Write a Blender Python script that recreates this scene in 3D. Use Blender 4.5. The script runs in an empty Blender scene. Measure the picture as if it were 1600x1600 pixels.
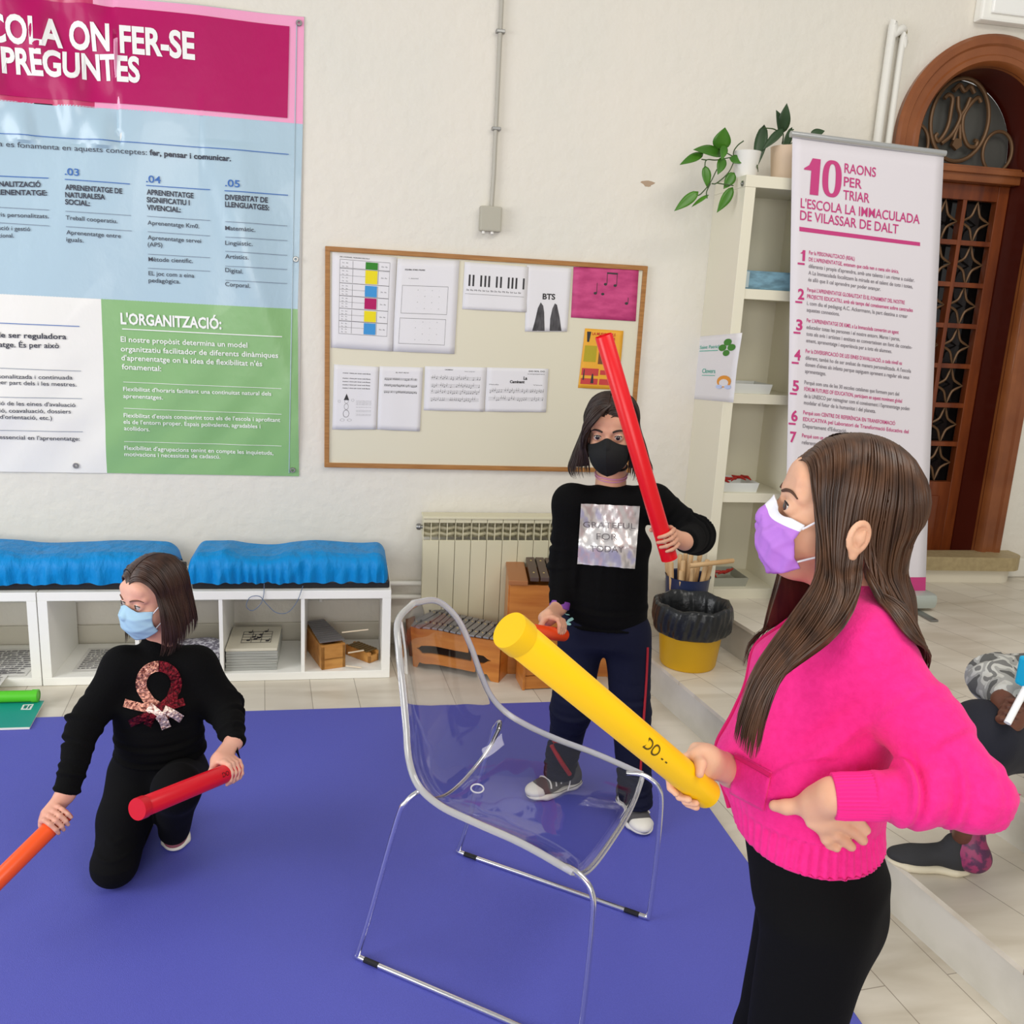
import bpy, bmesh, math, random, os
import numpy as np
from mathutils import Vector, Matrix
random.seed(7); rng = np.random.default_rng(11)
scn = bpy.context.scene
COL = scn.collection
PI = math.pi
def V(*a): return np.array(a, float)
def nz(v): v = np.asarray(v, float); return v/np.linalg.norm(v)
# ---------------- camera ----------------
CH, CD, YAW, PIT, ROL, FP = 1.683, 4.268, .188, .226, .052, 1395.0
CC = V(0, -CD, CH)
CW = V(math.sin(YAW)*math.cos(PIT), math.cos(YAW)*math.cos(PIT), -math.sin(PIT))
_r = V(math.cos(YAW), -math.sin(YAW), 0); _u = np.cross(_r, CW)
CR = _r*math.cos(ROL)+_u*math.sin(ROL); CU = _u*math.cos(ROL)-_r*math.sin(ROL)
cam = bpy.data.cameras.new('camera'); camo = bpy.data.objects.new('camera', cam); COL.objects.link(camo)
M = Matrix([[CR[i], CU[i], -CW[i], CC[i]] for i in range(3)]+[[0, 0, 0, 1]])
camo.matrix_world = M
cam.sensor_width = 36; cam.lens = FP/1600*36; cam.clip_start = .05
scn.camera = camo
# ---------------- light ----------------
scn.view_settings.view_transform = 'Standard'; scn.view_settings.look = 'None'
scn.view_settings.exposure = 0.15; scn.view_settings.gamma = 1.0
wd = bpy.data.worlds.new('world'); scn.world = wd; wd.use_nodes = True
wd.node_tree.nodes['Background'].inputs[0].default_value = (1.0, .985, .955, 1)
wd.node_tree.nodes['Background'].inputs[1].default_value = .40
def area(name, loc, target, sx, sy, power, col):
    l = bpy.data.lights.new(name, 'AREA'); l.shape = 'RECTANGLE'; l.size = sx; l.size_y = sy; l.energy = power; l.color = col
    o = bpy.data.objects.new(name, l); COL.objects.link(o); o.location = loc
    d = Vector(target)-Vector(loc); o.rotation_euler = d.to_track_quat('-Z', 'Y').to_euler(); return o
area('window_daylight_left', (-4.2, -3.0, 2.1), (0.6, -1.2, .9), 2.6, 2.2, 112, (.97, .985, 1))
area('window_daylight_rear', (-.6, -7.4, 2.1), (0.6, -0.5, 1.0), 3.4, 2.0, 118, (1, .985, .95))
area('ceiling_light', (2.0, -3.5, 4.3), (1.6, -2.8, 0), 2.6, 1.4, 66, (1, .95, .87))
# ---------------- pixel of the photo -> point on a real plane ----------------
def ray(x, y): return CW+CR*(x-800)/FP-CU*(y-800)/FP
def oz(x, y, z=0.): d = ray(x, y); return CC+d*((z-CC[2])/d[2])
def oy(x, y, Y=0.): d = ray(x, y); return CC+d*((Y-CC[1])/d[1])
def od(x, y, D): return CC+ray(x, y)*D
# ---------------- materials ----------------
def lin(c):
    c = c/255.; return c/12.92 if c <= .04045 else ((c+.055)/1.055)**2.4
def rgb(r, g, b): return (lin(r), lin(g), lin(b), 1)
MATS = {}
def mat(name, col, rough=.6, metal=0., spec=.5, bump=None, noise=None, sheen=0, coat=0, trans=0, ior=1.45, sss=0, extra=None):
    if name in MATS: return MATS[name]
    m = bpy.data.materials.new(name); m.use_nodes = True; nt = m.node_tree; N = nt.nodes; L = nt.links
    b = N['Principled BSDF']; col = rgb(*col) if len(col) == 3 else col
    b.inputs['Base Color'].default_value = col; b.inputs['Roughness'].default_value = rough
    b.inputs['Metallic'].default_value = metal; b.inputs['Specular IOR Level'].default_value = spec
    b.inputs['Sheen Weight'].default_value = sheen; b.inputs['Coat Weight'].default_value = coat
    b.inputs['Transmission Weight'].default_value = trans; b.inputs['IOR'].default_value = ior
    if sss: b.inputs['Subsurface Weight'].default_value = sss; b.inputs['Subsurface Radius'].default_value = (.012, .005, .003); b.inputs['Subsurface Scale'].default_value = 1.
    tc = N.new('ShaderNodeTexCoord')
    if noise:   # (scale, colour2, contrast, (sx,sy,sz))
        sc, c2, lo, hi, st = noise
        mp = N.new('ShaderNodeMapping'); mp.inputs['Scale'].default_value = st; L.new(tc.outputs['Object'], mp.inputs[0])
        n = N.new('ShaderNodeTexNoise'); n.inputs['Scale'].default_value = sc; n.inputs['Detail'].default_value = 6; L.new(mp.outputs[0], n.inputs[0])
        cr = N.new('ShaderNodeValToRGB'); cr.color_ramp.elements[0].position = lo; cr.color_ramp.elements[1].position = hi
        cr.color_ramp.elements[0].color = col; cr.color_ramp.elements[1].color = rgb(*c2)
        L.new(n.outputs[0], cr.inputs[0]); L.new(cr.outputs[0], b.inputs['Base Color'])
    if bump:    # (scale, strength, distance, stretch)
        sc, stg, dist, st = bump
        mp = N.new('ShaderNodeMapping'); mp.inputs['Scale'].default_value = st; L.new(tc.outputs['Object'], mp.inputs[0])
        n = N.new('ShaderNodeTexNoise'); n.inputs['Scale'].default_value = sc; n.inputs['Detail'].default_value = 5; L.new(mp.outputs[0], n.inputs[0])
        bp = N.new('ShaderNodeBump'); bp.inputs['Strength'].default_value = stg; bp.inputs['Distance'].default_value = dist
        L.new(n.outputs[0], bp.inputs['Height']); L.new(bp.outputs[0], b.inputs['Normal'])
    MATS[name] = m; return m
U1 = (1, 1, 1)
m_wall = mat('plaster', (228, 222, 210), .9, bump=(16, .55, .012, U1), noise=(1.3, (222, 219, 208), .35, .7, U1))
m_white = mat('white_laminate', (244, 243, 236), .35)
m_cream = mat('cream_laminate', (226, 221, 200), .45)
m_frame = mat('oak_frame', (176, 124, 66), .5, noise=(9, (150, 100, 48), .3, .7, (1, 1, 14)))
m_board = mat('cream_board', (219, 213, 190), .4)
m_paper = mat('white_paper', (226, 224, 226), .8, bump=(30, .25, .003, U1))
m_ink = mat('black_ink', (52, 50, 52), .7)
m_grey = mat('grey_ink', (120, 118, 120), .7)
m_rad = mat('cream_enamel', (214, 208, 178), .35)
m_raddark = mat('radiator_inside', (150, 142, 114), .6)
m_pipe = mat('white_pipe_paint', (228, 226, 218), .35)
m_black = mat('black_plastic', (20, 20, 22), .45)
m_chrome = mat('chrome', (236, 236, 240), .2, metal=1.)
m_steel = mat('grey_steel', (150, 150, 148), .35, metal=.9)
m_wood = mat('orange_wood', (204, 132, 58), .35, noise=(5, (176, 100, 36), .3, .75, (1, 1, 7)), coat=.2)
m_bar = mat('grey_bar', (136, 134, 136), .35, metal=.55)
m_rose = mat('dark_rosewood', (86, 68, 60), .45)
m_hair = None
# ---------------- object helpers ----------------
def mesh_np(name, verts, faces, m, parent=None, smooth=False, mats=None, midx=None):
    verts = np.asarray(verts, np.float32)
    me = bpy.data.meshes.new(name)
    if isinstance(faces, np.ndarray):
        nf, k = faces.shape
        me.vertices.add(len(verts)); me.vertices.foreach_set('co', verts.ravel())
        me.loops.add(nf*k); me.loops.foreach_set('vertex_index', faces.astype(np.int32).ravel())
        me.polygons.add(nf); me.polygons.foreach_set('loop_start', np.arange(0, nf*k, k, dtype=np.int32))
        me.update(calc_edges=True)
    else:
        me.from_pydata([tuple(v) for v in verts.tolist()], [], faces)
    for mm in (mats or [m]): me.materials.append(mm)
    if midx is not None: me.polygons.foreach_set('material_index', np.asarray(midx, np.int32))
    if smooth: me.polygons.foreach_set('use_smooth', np.ones(len(me.polygons), bool))
    o = bpy.data.objects.new(name, me); COL.objects.link(o)
    if parent is not None: o.parent = parent; o.matrix_parent_inverse = Matrix.Translation(-parent.location) if parent.rotation_euler.z == 0 else parent.matrix_basis.inverted()
    return o
def tag(o, label=None, cat=None, group=None, kind=None):
    if label: o['label'] = label
    if cat: o['category'] = cat
    if group: o['group'] = group
    if kind: o['kind'] = kind
    return o
def thing(name, loc, label, cat, group=None):
    o = bpy.data.objects.new(name, None); COL.objects.link(o); o.location = tuple(float(v) for v in loc); o.empty_display_size = .05
    return tag(o, label, cat, group)
class MB:
    """collects shapes in world space, builds ONE mesh"""
    def __init__(s): s.v = []; s.f = []; s.m = []; s.cur = 0
    def add(s, vs, fs):
        n = len(s.v); s.v += [tuple(map(float, v)) for v in vs]; s.f += [tuple(i+n for i in f) for f in fs]; s.m += [s.cur]*len(fs); return s
    def box(s, a, b, bev=0., fr=None):
        a = np.minimum(a, b) if fr is None else np.asarray(a, float); 
        lo = np.minimum(np.asarray(a, float), np.asarray(b, float)); hi = np.maximum(np.asarray(a, float), np.asarray(b, float))
        if bev <= 0:
            vs = [V(*[hi[i] if (k >> i) & 1 else lo[i] for i in range(3)]) for k in range(8)]
            fs = [(0, 2, 3, 1), (4, 5, 7, 6), (0, 1, 5, 4), (2, 6, 7, 3), (0, 4, 6, 2), (1, 3, 7, 5)]
        else:
            bm = bmesh.new(); bmesh.ops.create_cube(bm, size=1)
            for v in bm.verts: v.co = Vector([(lo[i]+hi[i])/2+v.co[i]*(hi[i]-lo[i]) for i in range(3)])
            bmesh.ops.bevel(bm, geom=bm.edges[:], offset=min(bev, min(hi-lo)*.45), segments=2, affect='EDGES', profile=.6)
            bm.verts.index_update(); vs = [V(*v.co) for v in bm.verts]; fs = [tuple(v.index for v in f.verts) for f in bm.faces]; bm.free()
        if fr is not None: vs = [fr(v) for v in vs]
        return s.add(vs, fs)
    def tube(s, pts, r, n=12, closed=False, cap=True, flat=None):
        pts = [np.asarray(p, float) for p in pts]; N_ = len(pts)
        rs = r if hasattr(r, '__len__') else [r]*N_
        tang = []
        for i in range(N_):
            if closed: t = pts[(i+1) % N_]-pts[i-1]
            else: t = pts[min(i+1, N_-1)]-pts[max(i-1, 0)]
            tang.append(nz(t+1e-12))
        up = V(0, 0, 1) if abs(tang[0][2]) < .9 else V(1, 0, 0)
        a = nz(np.cross(tang[0], up)); vs = []; fs = []
        for i in range(N_):
            a = nz(a-tang[i]*(a@tang[i])); b = np.cross(tang[i], a)
            for k in range(n):
                th = 2*PI*k/n; vs.append(pts[i]+rs[i]*(math.cos(th)*a+math.sin(th)*b))
        R_ = N_ if closed else N_-1
        for i in range(R_):
            j = (i+1) % N_
            for k in range(n): fs.append((i*n+k, i*n+(k+1) % n, j*n+(k+1) % n, j*n+k))
        if cap and not closed: fs.append(tuple(range(n))[::-1]); fs.append(tuple((N_-1)*n+k for k in range(n)))
        return s.add(vs, fs)
    def lathe(s, prof, c, ax=(0, 0, 1), n=32, close=False):
        ax = nz(ax); a = nz(np.cross(ax, V(1, 0, 0) if abs(ax[0]) < .9 else V(0, 1, 0))); b = np.cross(ax, a); c = np.asarray(c, float); vs = []; fs = []
        for r_, z_ in prof:
            for k in range(n): th = 2*PI*k/n; vs.append(c+ax*z_+r_*(math.cos(th)*a+math.sin(th)*b))
        for i in range(len(prof)-1):
            for k in range(n): fs.append((i*n+k, i*n+(k+1) % n, (i+1)*n+(k+1) % n, (i+1)*n+k))
        if close: fs.append(tuple(range(n))[::-1]); fs.append(tuple((len(prof)-1)*n+k for k in range(n)))
        return s.add(vs, fs)
    def grid(s, fn, nu, nv, thick=0, closed_u=False):
        vs = [fn(i/nu, j/nv) for j in range(nv+1) for i in range(nu+1)]
        fs = [(j*(nu+1)+i, j*(nu+1)+i+1, (j+1)*(nu+1)+i+1, (j+1)*(nu+1)+i) for j in range(nv) for i in range(nu)]
        return s.add(vs, fs)
    def poly(s, pts, depth=None):
        pts = [np.asarray(p, float) for p in pts]
        if depth is None: return s.add(pts, [tuple(range(len(pts)))])
        d = np.asarray(depth, float); n = len(pts)
        return s.add(pts+[p+d for p in pts], [tuple(range(n)), tuple(range(n, 2*n))[::-1]]+[(i, (i+1) % n, n+(i+1) % n, n+i)[::-1] for i in range(n)])
    def build(s, name, m, parent=None, smooth=False, mats=None):
        o = mesh_np(name, s.v, s.f, m, parent, smooth, mats, s.m if mats else None)
        bm = bmesh.new(); bm.from_mesh(o.data); bmesh.ops.recalc_face_normals(bm, faces=bm.faces[:]); bm.to_mesh(o.data); bm.free()
        if smooth: 
            try: o.data.set_sharp_from_angle(angle=math.radians(42))
            except Exception: pass
        return o
def solid(o, t, off=0.):
    md = o.modifiers.new('solid', 'SOLIDIFY'); md.thickness = t; md.offset = off; return o
def smooth_path(pts, n=8, closed=False):
    P = [np.asarray(p, float) for p in pts]; out = []; N_ = len(P)
    rg = range(N_ if closed else N_-1)
    for i in rg:
        p0 = P[i-1] if (closed or i > 0) else 2*P[0]-P[1]; p1 = P[i]; p2 = P[(i+1) % N_]; p3 = P[(i+2) % N_] if (closed or i+2 < N_) else 2*P[-1]-P[-2]
        for k in range(n):
            t = k/n; out.append(.5*((2*p1)+(p2-p0)*t+(2*p0-5*p1+4*p2-p3)*t*t+(3*p1-p0-3*p2+p3)*t**3))
    if not closed: out.append(P[-1])
    return out
# ---------------- text as mesh ----------------
_tc = {}
def text_mesh(s, bold=0.):
    key = (s, bold)
    if key in _tc: return _tc[key]
    cu = bpy.data.curves.new('t', 'FONT'); cu.body = s; cu.size = 1.; cu.resolution_u = 2 if (bold > .01 and not s.isascii()) else 4; cu.offset = bold
    o = bpy.data.objects.new('t', cu); COL.objects.link(o); dg = bpy.context.evaluated_depsgraph_get(); dg.update()
    me = bpy.data.meshes.new_from_object(o.evaluated_get(dg)); vs = np.array([v.co[:] for v in me.vertices]).reshape(-1, 3); fs = [tuple(p.vertices) for p in me.polygons]
    bpy.data.objects.remove(o); bpy.data.curves.remove(cu); bpy.data.meshes.remove(me)
    w0, w1 = (vs[:, 0].min(), vs[:, 0].max()) if len(vs) else (0, 1)
    _tc[key] = (vs, fs, w0, w1); return _tc[key]
def put_text(mb, s, p0, p1, up, size, bold=0., post=None):
    """text from p0 to p1 (baseline, world), cap height = size*0.7 along 'up'"""
    vs, fs, w0, w1 = text_mesh(s, bold)
    if not len(vs): return
    p0 = np.asarray(p0, float); p1 = np.asarray(p1, float); up = np.asarray(up, float); d = (p1-p0)/(w1-w0)
    P = [p0+d*(v[0]-w0)+up*(v[1]*size) for v in vs]
    if post: P = [post(p) for p in P]
    mb.add(P, fs)
# ---------------- SDF engine ----------------
def smin(a, b, k):
    if k <= 0: return np.minimum(a, b)
    h = np.maximum(k-np.abs(a-b), 0)/k; return np.minimum(a, b)-h*h*k*.25
def rc(a, b, ra, rb, k=.02, op='u'):
    a = np.asarray(a, float); b = np.asarray(b, float); ba = b-a; L2 = max(ba@ba, 1e-12)
    def f(X, Y, Z):
        x, y, z = X-a[0], Y-a[1], Z-a[2]; t = np.clip((x*ba[0]+y*ba[1]+z*ba[2])/L2, 0, 1)
        return np.sqrt((x-t*ba[0])**2+(y-t*ba[1])**2+(z-t*ba[2])**2)-(ra+(rb-ra)*t)
    r = max(ra, rb); return (f, np.minimum(a, b)-r, np.maximum(a, b)+r, k, op)
def el(c, r, A=None, k=.02, op='u'):
    c = np.asarray(c, float); r = np.asarray(r, float); A = np.eye(3) if A is None else np.asarray(A, float)   # rows = local axes
    mr = r.min()
    def f(X, Y, Z):
        x, y, z = X-c[0], Y-c[1], Z-c[2]
        u = [(x*A[i, 0]+y*A[i, 1]+z*A[i, 2])/r[i] for i in range(3)]
        k0 = np.sqrt(u[0]**2+u[1]**2+u[2]**2); k1 = np.sqrt((u[0]/r[0])**2+(u[1]/r[1])**2+(u[2]/r[2])**2)+1e-9
        return k0*(k0-1)/k1
    e = np.sqrt(((A*r[:, None])**2).sum(0)); return (f, c-e, c+e, k, op)
def ec(a, b, side, wa, da, wb, db, k=.02, op='u', cap=.03):
    """elliptic-section capsule; side = width direction"""
    a = np.asarray(a, float); b = np.asarray(b, float); ba = b-a; Ln = np.linalg.norm(ba); ax = ba/Ln
    s = nz(np.asarray(side, float)-ax*(ax@np.asarray(side, float))); g = np.cross(ax, s)
    def f(X, Y, Z):
        x, y, z = X-a[0], Y-a[1], Z-a[2]; w_ = x*ax[0]+y*ax[1]+z*ax[2]; t = np.clip(w_/Ln, 0, 1)
        u = x*s[0]+y*s[1]+z*s[2]; v = x*g[0]+y*g[1]+z*g[2]; q = (w_-t*Ln)/cap
        W = wa+(wb-wa)*t; D = da+(db-da)*t; k0 = np.sqrt((u/W)**2+(v/D)**2+q**2); k1 = np.sqrt((u/W/W)**2+(v/D/D)**2+(q/cap)**2)+1e-9
        return k0*(k0-1)/k1
    m_ = max(wa, da, wb, db); return (f, np.minimum(a, b)-m_, np.maximum(a, b)+m_, k, op)
def cut(n, p, k=.0):
    n = nz(n); c = n@np.asarray(p, float)
    return (lambda X, Y, Z: X*n[0]+Y*n[1]+Z*n[2]-c, None, None, k, 'x')
def sdf_mesh(prims, h, pad=.012, disp=None):
    lo = np.min([p[1] for p in prims if p[4] == 'u'], 0)-pad; hi = np.max([p[2] for p in prims if p[4] == 'u'], 0)+pad
    ax = [np.arange(lo[i], hi[i]+h, h) for i in range(3)]
    G = np.full([len(q) for q in ax], 1., np.float32)
    for f, a, b, k, op in prims:
        if op == 'x': sl = (slice(None),)*3
        else:
            mg = k+2.5*h+.004; sl = tuple(slice(max(0, int((a[i]-mg-lo[i])/h)), max(0, min(len(ax[i]), int((b[i]+mg-lo[i])/h)+2))) for i in range(3))
        X = ax[0][sl[0]][:, None, None]; Y = ax[1][sl[1]][None, :, None]; Z = ax[2][sl[2]][None, None, :]
        if X.size*Y.size*Z.size == 0: continue
        d = f(X, Y, Z).astype(np.float32); g = G[sl]
        if op == 'u': G[sl] = smin(g, d, k)
        elif op == 's': G[sl] = -smin(-g, d, k)
        else: G[sl] = -smin(-g, -d, k)
    G[0] = G[-1] = 1; G[:, 0] = G[:, -1] = 1; G[:, :, 0] = G[:, :, -1] = 1
    S = G < 0; nx, ny, nz_ = S.shape
    cn = np.zeros((nx-1, ny-1, nz_-1), np.int8)
    offs = [(i, j, k) for i in (0, 1) for j in (0, 1) for k in (0, 1)]
    for i, j, k in offs: cn += S[i:nx-1+i, j:ny-1+j, k:nz_-1+k]
    idx = np.argwhere((cn > 0) & (cn < 8)); idm = np.full(cn.shape, -1, np.int32); idm[tuple(idx.T)] = np.arange(len(idx))
    vals = np.stack([G[idx[:, 0]+i, idx[:, 1]+j, idx[:, 2]+k] for i, j, k in offs], 1)
    P = np.zeros((len(idx), 3)); cnt = np.zeros(len(idx)); O = np.array(offs, float)
    for a in range(8):
        for b in range(a+1, 8):
            if np.abs(O[a]-O[b]).sum() != 1: continue
            va, vb = vals[:, a], vals[:, b]; mk = (va < 0) != (vb < 0); t = va[mk]/(va[mk]-vb[mk])
            P[mk] += O[a]+(O[b]-O[a])*t[:, None]; cnt[mk] += 1
    P = lo+(idx+P/cnt[:, None])*h
    quads = []
    for axn in range(3):
        o1, o2 = (axn+1) % 3, (axn+2) % 3
        s0 = [slice(None)]*3; s1 = [slice(None)]*3; s0[axn] = slice(0, -1); s1[axn] = slice(1, None)
        E = np.argwhere(S[tuple(s0)] != S[tuple(s1)]); inside = S[tuple(E.T)]
        def cell(da, db):
            q = E.copy(); q[:, o1] += da; q[:, o2] += db; return idm[tuple(q.T)]
        Q = np.stack([cell(-1, -1), cell(0, -1), cell(0, 0), cell(-1, 0)], 1)
        Q[~inside] = Q[~inside][:, ::-1]; quads.append(Q)
    Q = np.concatenate(quads); Q = Q[(Q >= 0).all(1)]
    return P, Q
def normals(P, Q):
    n = np.cross(P[Q[:, 2]]-P[Q[:, 0]], P[Q[:, 3]]-P[Q[:, 1]]); N_ = np.zeros_like(P)
    for k in range(4): np.add.at(N_, Q[:, k], n)
    return N_/(np.linalg.norm(N_, axis=1)[:, None]+1e-12)
def relax(P, Q, it=2, lam=.5):
    e = np.concatenate([Q[:, [0, 1]], Q[:, [1, 2]], Q[:, [2, 3]], Q[:, [3, 0]]]); e = np.concatenate([e, e[:, ::-1]])
    c = np.bincount(e[:, 0], minlength=len(P))[:, None]
    for _ in range(it):
        A = np.stack([np.bincount(e[:, 0], weights=P[e[:, 1], i], minlength=len(P)) for i in range(3)], 1)/c; P = P+(A-P)*lam
    return P
def sdf_eval(prims, pts):
    pts = np.asarray(pts, float); G = np.full(len(pts), 1.); X, Y, Z = pts.T
    for f, a, b, k, op in prims:
        d = f(X, Y, Z)
        if op == 'u': G = smin(G, d, k)
        elif op == 's': G = -smin(-G, d, k)
        else: G = np.maximum(G, d)
    return G
def sdf_grad(prims, pts, e=.001):
    pts = np.asarray(pts, float)
    g = np.stack([sdf_eval(prims, pts+V(*[e*(i == k) for i in range(3)]))-sdf_eval(prims, pts-V(*[e*(i == k) for i in range(3)])) for k in range(3)], 1)
    return g/(np.linalg.norm(g, axis=1)[:, None]+1e-9)
def push_out(prims, pts, off, both=False, it=6):
    P = np.array(pts, float)
    for _ in range(it):
        d = sdf_eval(prims, P)-off; g = sdf_grad(prims, P)
        m_ = np.ones(len(P), bool) if both else d < 0
        P[m_] -= g[m_]*d[m_][:, None]*.9
    return P
def pnoise(P, s, seed=0):
    r = np.random.default_rng(seed); out = 0
    for i in range(7):
        d = r.normal(size=3); d = d/np.linalg.norm(d)*s*(.6+.25*i); out = out+np.sin(P@d+r.uniform(0, 6.28))/(1+.35*i)
    return out/3.
# ================= setting =================
def brick_floor(name, sc_rot):
    m = bpy.data.materials.new(name); m.use_nodes = True; N = m.node_tree.nodes; L = m.node_tree.links; b = N['Principled BSDF']
    b.inputs['Roughness'].default_value = .33
    tc = N.new('ShaderNodeTexCoord'); mp = N.new('ShaderNodeMapping'); mp.inputs['Rotation'].default_value = (0, 0, sc_rot); L.new(tc.outputs['Object'], mp.inputs[0])
    br = N.new('ShaderNodeTexBrick'); br.inputs['Scale'].default_value = 1; br.inputs['Brick Width'].default_value = 1.3; br.inputs['Row Height'].default_value = .195
    br.inputs['Mortar Size'].default_value = .0016; br.inputs['Mortar Smooth'].default_value = .2; br.offset = .37
    br.inputs['Color1'].default_value = rgb(224, 217, 202); br.inputs['Color2'].default_value = rgb(216, 208, 193); br.inputs['Mortar'].default_value = rgb(160, 150, 136)
    L.new(mp.outputs[0], br.inputs[0])
    mp2 = N.new('ShaderNodeMapping'); mp2.inputs['Rotation'].default_value = (0, 0, sc_rot); mp2.inputs['Scale'].default_value = (1., 5, 5); L.new(tc.outputs['Object'], mp2.inputs[0])
    n = N.new('ShaderNodeTexNoise'); n.inputs['Scale'].default_value = 1.6; n.inputs['Detail'].default_value = 8; n.inputs['Distortion'].default_value = .6; L.new(mp2.outputs[0], n.inputs[0])
    cr = N.new('ShaderNodeValToRGB'); cr.color_ramp.elements[0].position = .3; cr.color_ramp.elements[0].color = rgb(222, 218, 210); cr.color_ramp.elements[1].position = .62; cr.color_ramp.elements[1].color = (1, 1, 1, 1); L.new(n.outputs[0], cr.inputs[0])
    mx = N.new('ShaderNodeMix'); mx.data_type = 'RGBA'; mx.blend_type = 'MULTIPLY'; mx.inputs[0].default_value = .8
    L.new(br.outputs[0], mx.inputs[6]); L.new(cr.outputs[0], mx.inputs[7]); L.new(mx.outputs[2], b.inputs['Base Color'])
    return m
m_floor = brick_floor('greige_planks', PI/2-.09); m_plat = brick_floor('greige_planks_platform', PI/2-.3)
m_riser = mat('grey_stone_riser', (206, 202, 192), .45, noise=(6, (188, 184, 172), .35, .7, U1))
def struct(o): o['kind'] = 'structure'; return o
# floor, with the platform and its step laid on it
struct(MB().box(V(-4.2, -6.5, -.06), V(3.2, 0, 0)).build('floor', m_floor))
struct(MB().box(V(-4.2, 0, -.06), V(6.2, .12, 4.6)).build('wall_back', m_wall)) if False else None
# wall with the arched door opening cut out of it (door centre 3.09)
DX, DR, DZ = 3.09, .485, 2.59
mb = MB()
def wallpiece(pts): mb.poly([V(p[0], 0, p[1]) for p in pts], V(0, .3, 0))
wallpiece([(-4.2, -.06), (DX-DR, -.06), (DX-DR, DZ), (DX-DR, 4.6), (-4.2, 4.6)])
wallpiece([(DX+DR, -.06), (6.2, -.06), (6.2, 4.6), (DX+DR, 4.6), (DX+DR, DZ)])
for i in range(16):
    a0, a1 = PI-PI*i/16, PI-PI*(i+1)/16
    p0 = (DX+DR*math.cos(a0), DZ+DR*math.sin(a0)); p1 = (DX+DR*math.cos(a1), DZ+DR*math.sin(a1))
    wallpiece([p0, p1, (p1[0], 4.6), (p0[0], 4.6)])
struct(mb.build('wall_back', m_wall))
# step and platform: edges run a little askew to the wall
def ex(y, x0, s): return x0+s*(-y)
Z1, Z2 = .17, .34
def slab(name, x0, s, z0, z1, m, far=6.2, yn=-6.5):
    return MB().poly([V(x0, 0, z0), V(ex(yn, x0, s), yn, z0), V(far, yn, z0), V(far, 0, z0)], V(0, 0, z1-z0)).build(name, m)
struct(slab('floor', 1.262+.012, .142, 0, Z1-.014, m_riser, far=3.2))
mb = MB().poly([V(1.262, 0, Z1-.016), V(1.262+.142*6.5, -6.5, Z1-.016), V(3.2, -6.5, Z1-.016), V(3.2, 0, Z1-.016)], V(0, 0, .016))
struct(mb.build('trim_1', m_plat))
struct(slab('floor', 1.645+.012, .155, Z1, Z2-.014, m_riser))
struct(MB().poly([V(1.645, 0, Z2-.016), V(1.645+.155*6.5, -6.5, Z2-.016), V(6.2, -6.5, Z2-.016), V(6.2, 0, Z2-.016)], V(0, 0, .016)).build('trim_2', m_plat))
# skirting on the wall
mb = MB(); mb.box(V(-4.2, -.018, 0), V(1.262, 0, .12), .004); struct(mb.build('baseboard_back', mat('skirting', (206, 200, 184), .4)))
mb = MB(); mb.box(V(DX+DR+.02, -.03, Z2), V(6.2, 0, Z2+.11), .01); mb.box(V(DX+DR+.2, -.05, Z2+.11), V(6.2, 0, Z2+.19), .02); struct(mb.build('baseboard_right', mat('painted_skirting', (222, 218, 206), .5)))
# ---------------- door ----------------
m_cas = mat('varnished_casing', (150, 88, 46), .35, noise=(4, (118, 62, 28), .3, .7, (1, 1, 1)), coat=.3, bump=(30, .2, .002, (6, 6, 1)))
m_door = mat('dark_red_wood', (134, 66, 26), .35, noise=(5, (98, 42, 16), .3, .7, (4, 4, .6)), coat=.3)
m_reveal = mat('dark_red_reveal', (84, 24, 12), .4, coat=.2)
m_bronze = mat('bronze_lattice', (112, 84, 58), .45, metal=.35)
m_glass = mat('dark_door_glass', (22, 20, 20), .08, coat=.4)
m_glass2 = mat('frosted_glass', (84, 84, 80), .3)
door = thing('door_1', (DX, .1, Z2), None, None); door['kind'] = 'structure'
def arch(r, n=40, zb=None, y=0., c=DX): 
    zb = Z2 if zb is None else zb
    return [V(c-r, y, zb)]+[V(c+r*math.cos(PI-PI*i/n), y, DZ+r*math.sin(PI-PI*i/n)) for i in range(n+1)]+[V(c+r, y, zb)]
mb = MB(); prof = [(.485, .001), (.49, -.035), (.475, -.05), (.445, -.048), (.435, -.036), (.40, -.034), (.392, -.044), (.37, -.04), (.355, -.02), (.35, .02)]
rows = [arch(r, y=y) for r, y in prof]; n = len(rows[0])
mb.add([p for row in rows for p in row], [(i*n+k, i*n+k+1, (i+1)*n+k+1, (i+1)*n+k) for i in range(len(rows)-1) for k in range(n-1)])
mb.build('casing', m_cas, door, True)
mb = MB(); r0, r1 = arch(.352, y=.0), arch(.352, y=.26); mb.add(r0+r1, [(k, k+1, n+k+1, n+k) for k in range(n-1)]); mb.build('reveal', m_reveal, door, True)
TZ = 2.46   # transom bar
mb = MB(); mb.box(V(DX-.352, .12, TZ-.03), V(DX+.352, .25, TZ+.05), .008); mb.box(V(DX-.352, .10, TZ+.01), V(DX+.352, .14, TZ+.035), .004); mb.build('transom', m_cas, door)
mb = MB(); mb.poly(arch(.34, y=.245, zb=TZ)+[]); mb.build('transom_glass', m_glass2, door)
mb = MB(); mb.poly(arch(.352, y=.27, zb=Z2)); mb.build('door_backing', m_glass, door)
def ring(mb, cx, cz, rx, rz, y, r, n=40): mb.tube([V(cx+rx*math.cos(2*PI*i/n), y, cz+rz*math.sin(2*PI*i/n)) for i in range(n)], r, 8, True)
mb = MB(); ring(mb, DX, 2.735, .165, .20, .2, .011); ring(mb, DX-.245, 2.60, .085, .10, .2, .009); ring(mb, DX+.245, 2.60, .085, .10, .2, .009)
mb.build('grille_rings', m_bronze, door, True)
mb = MB()
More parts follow.
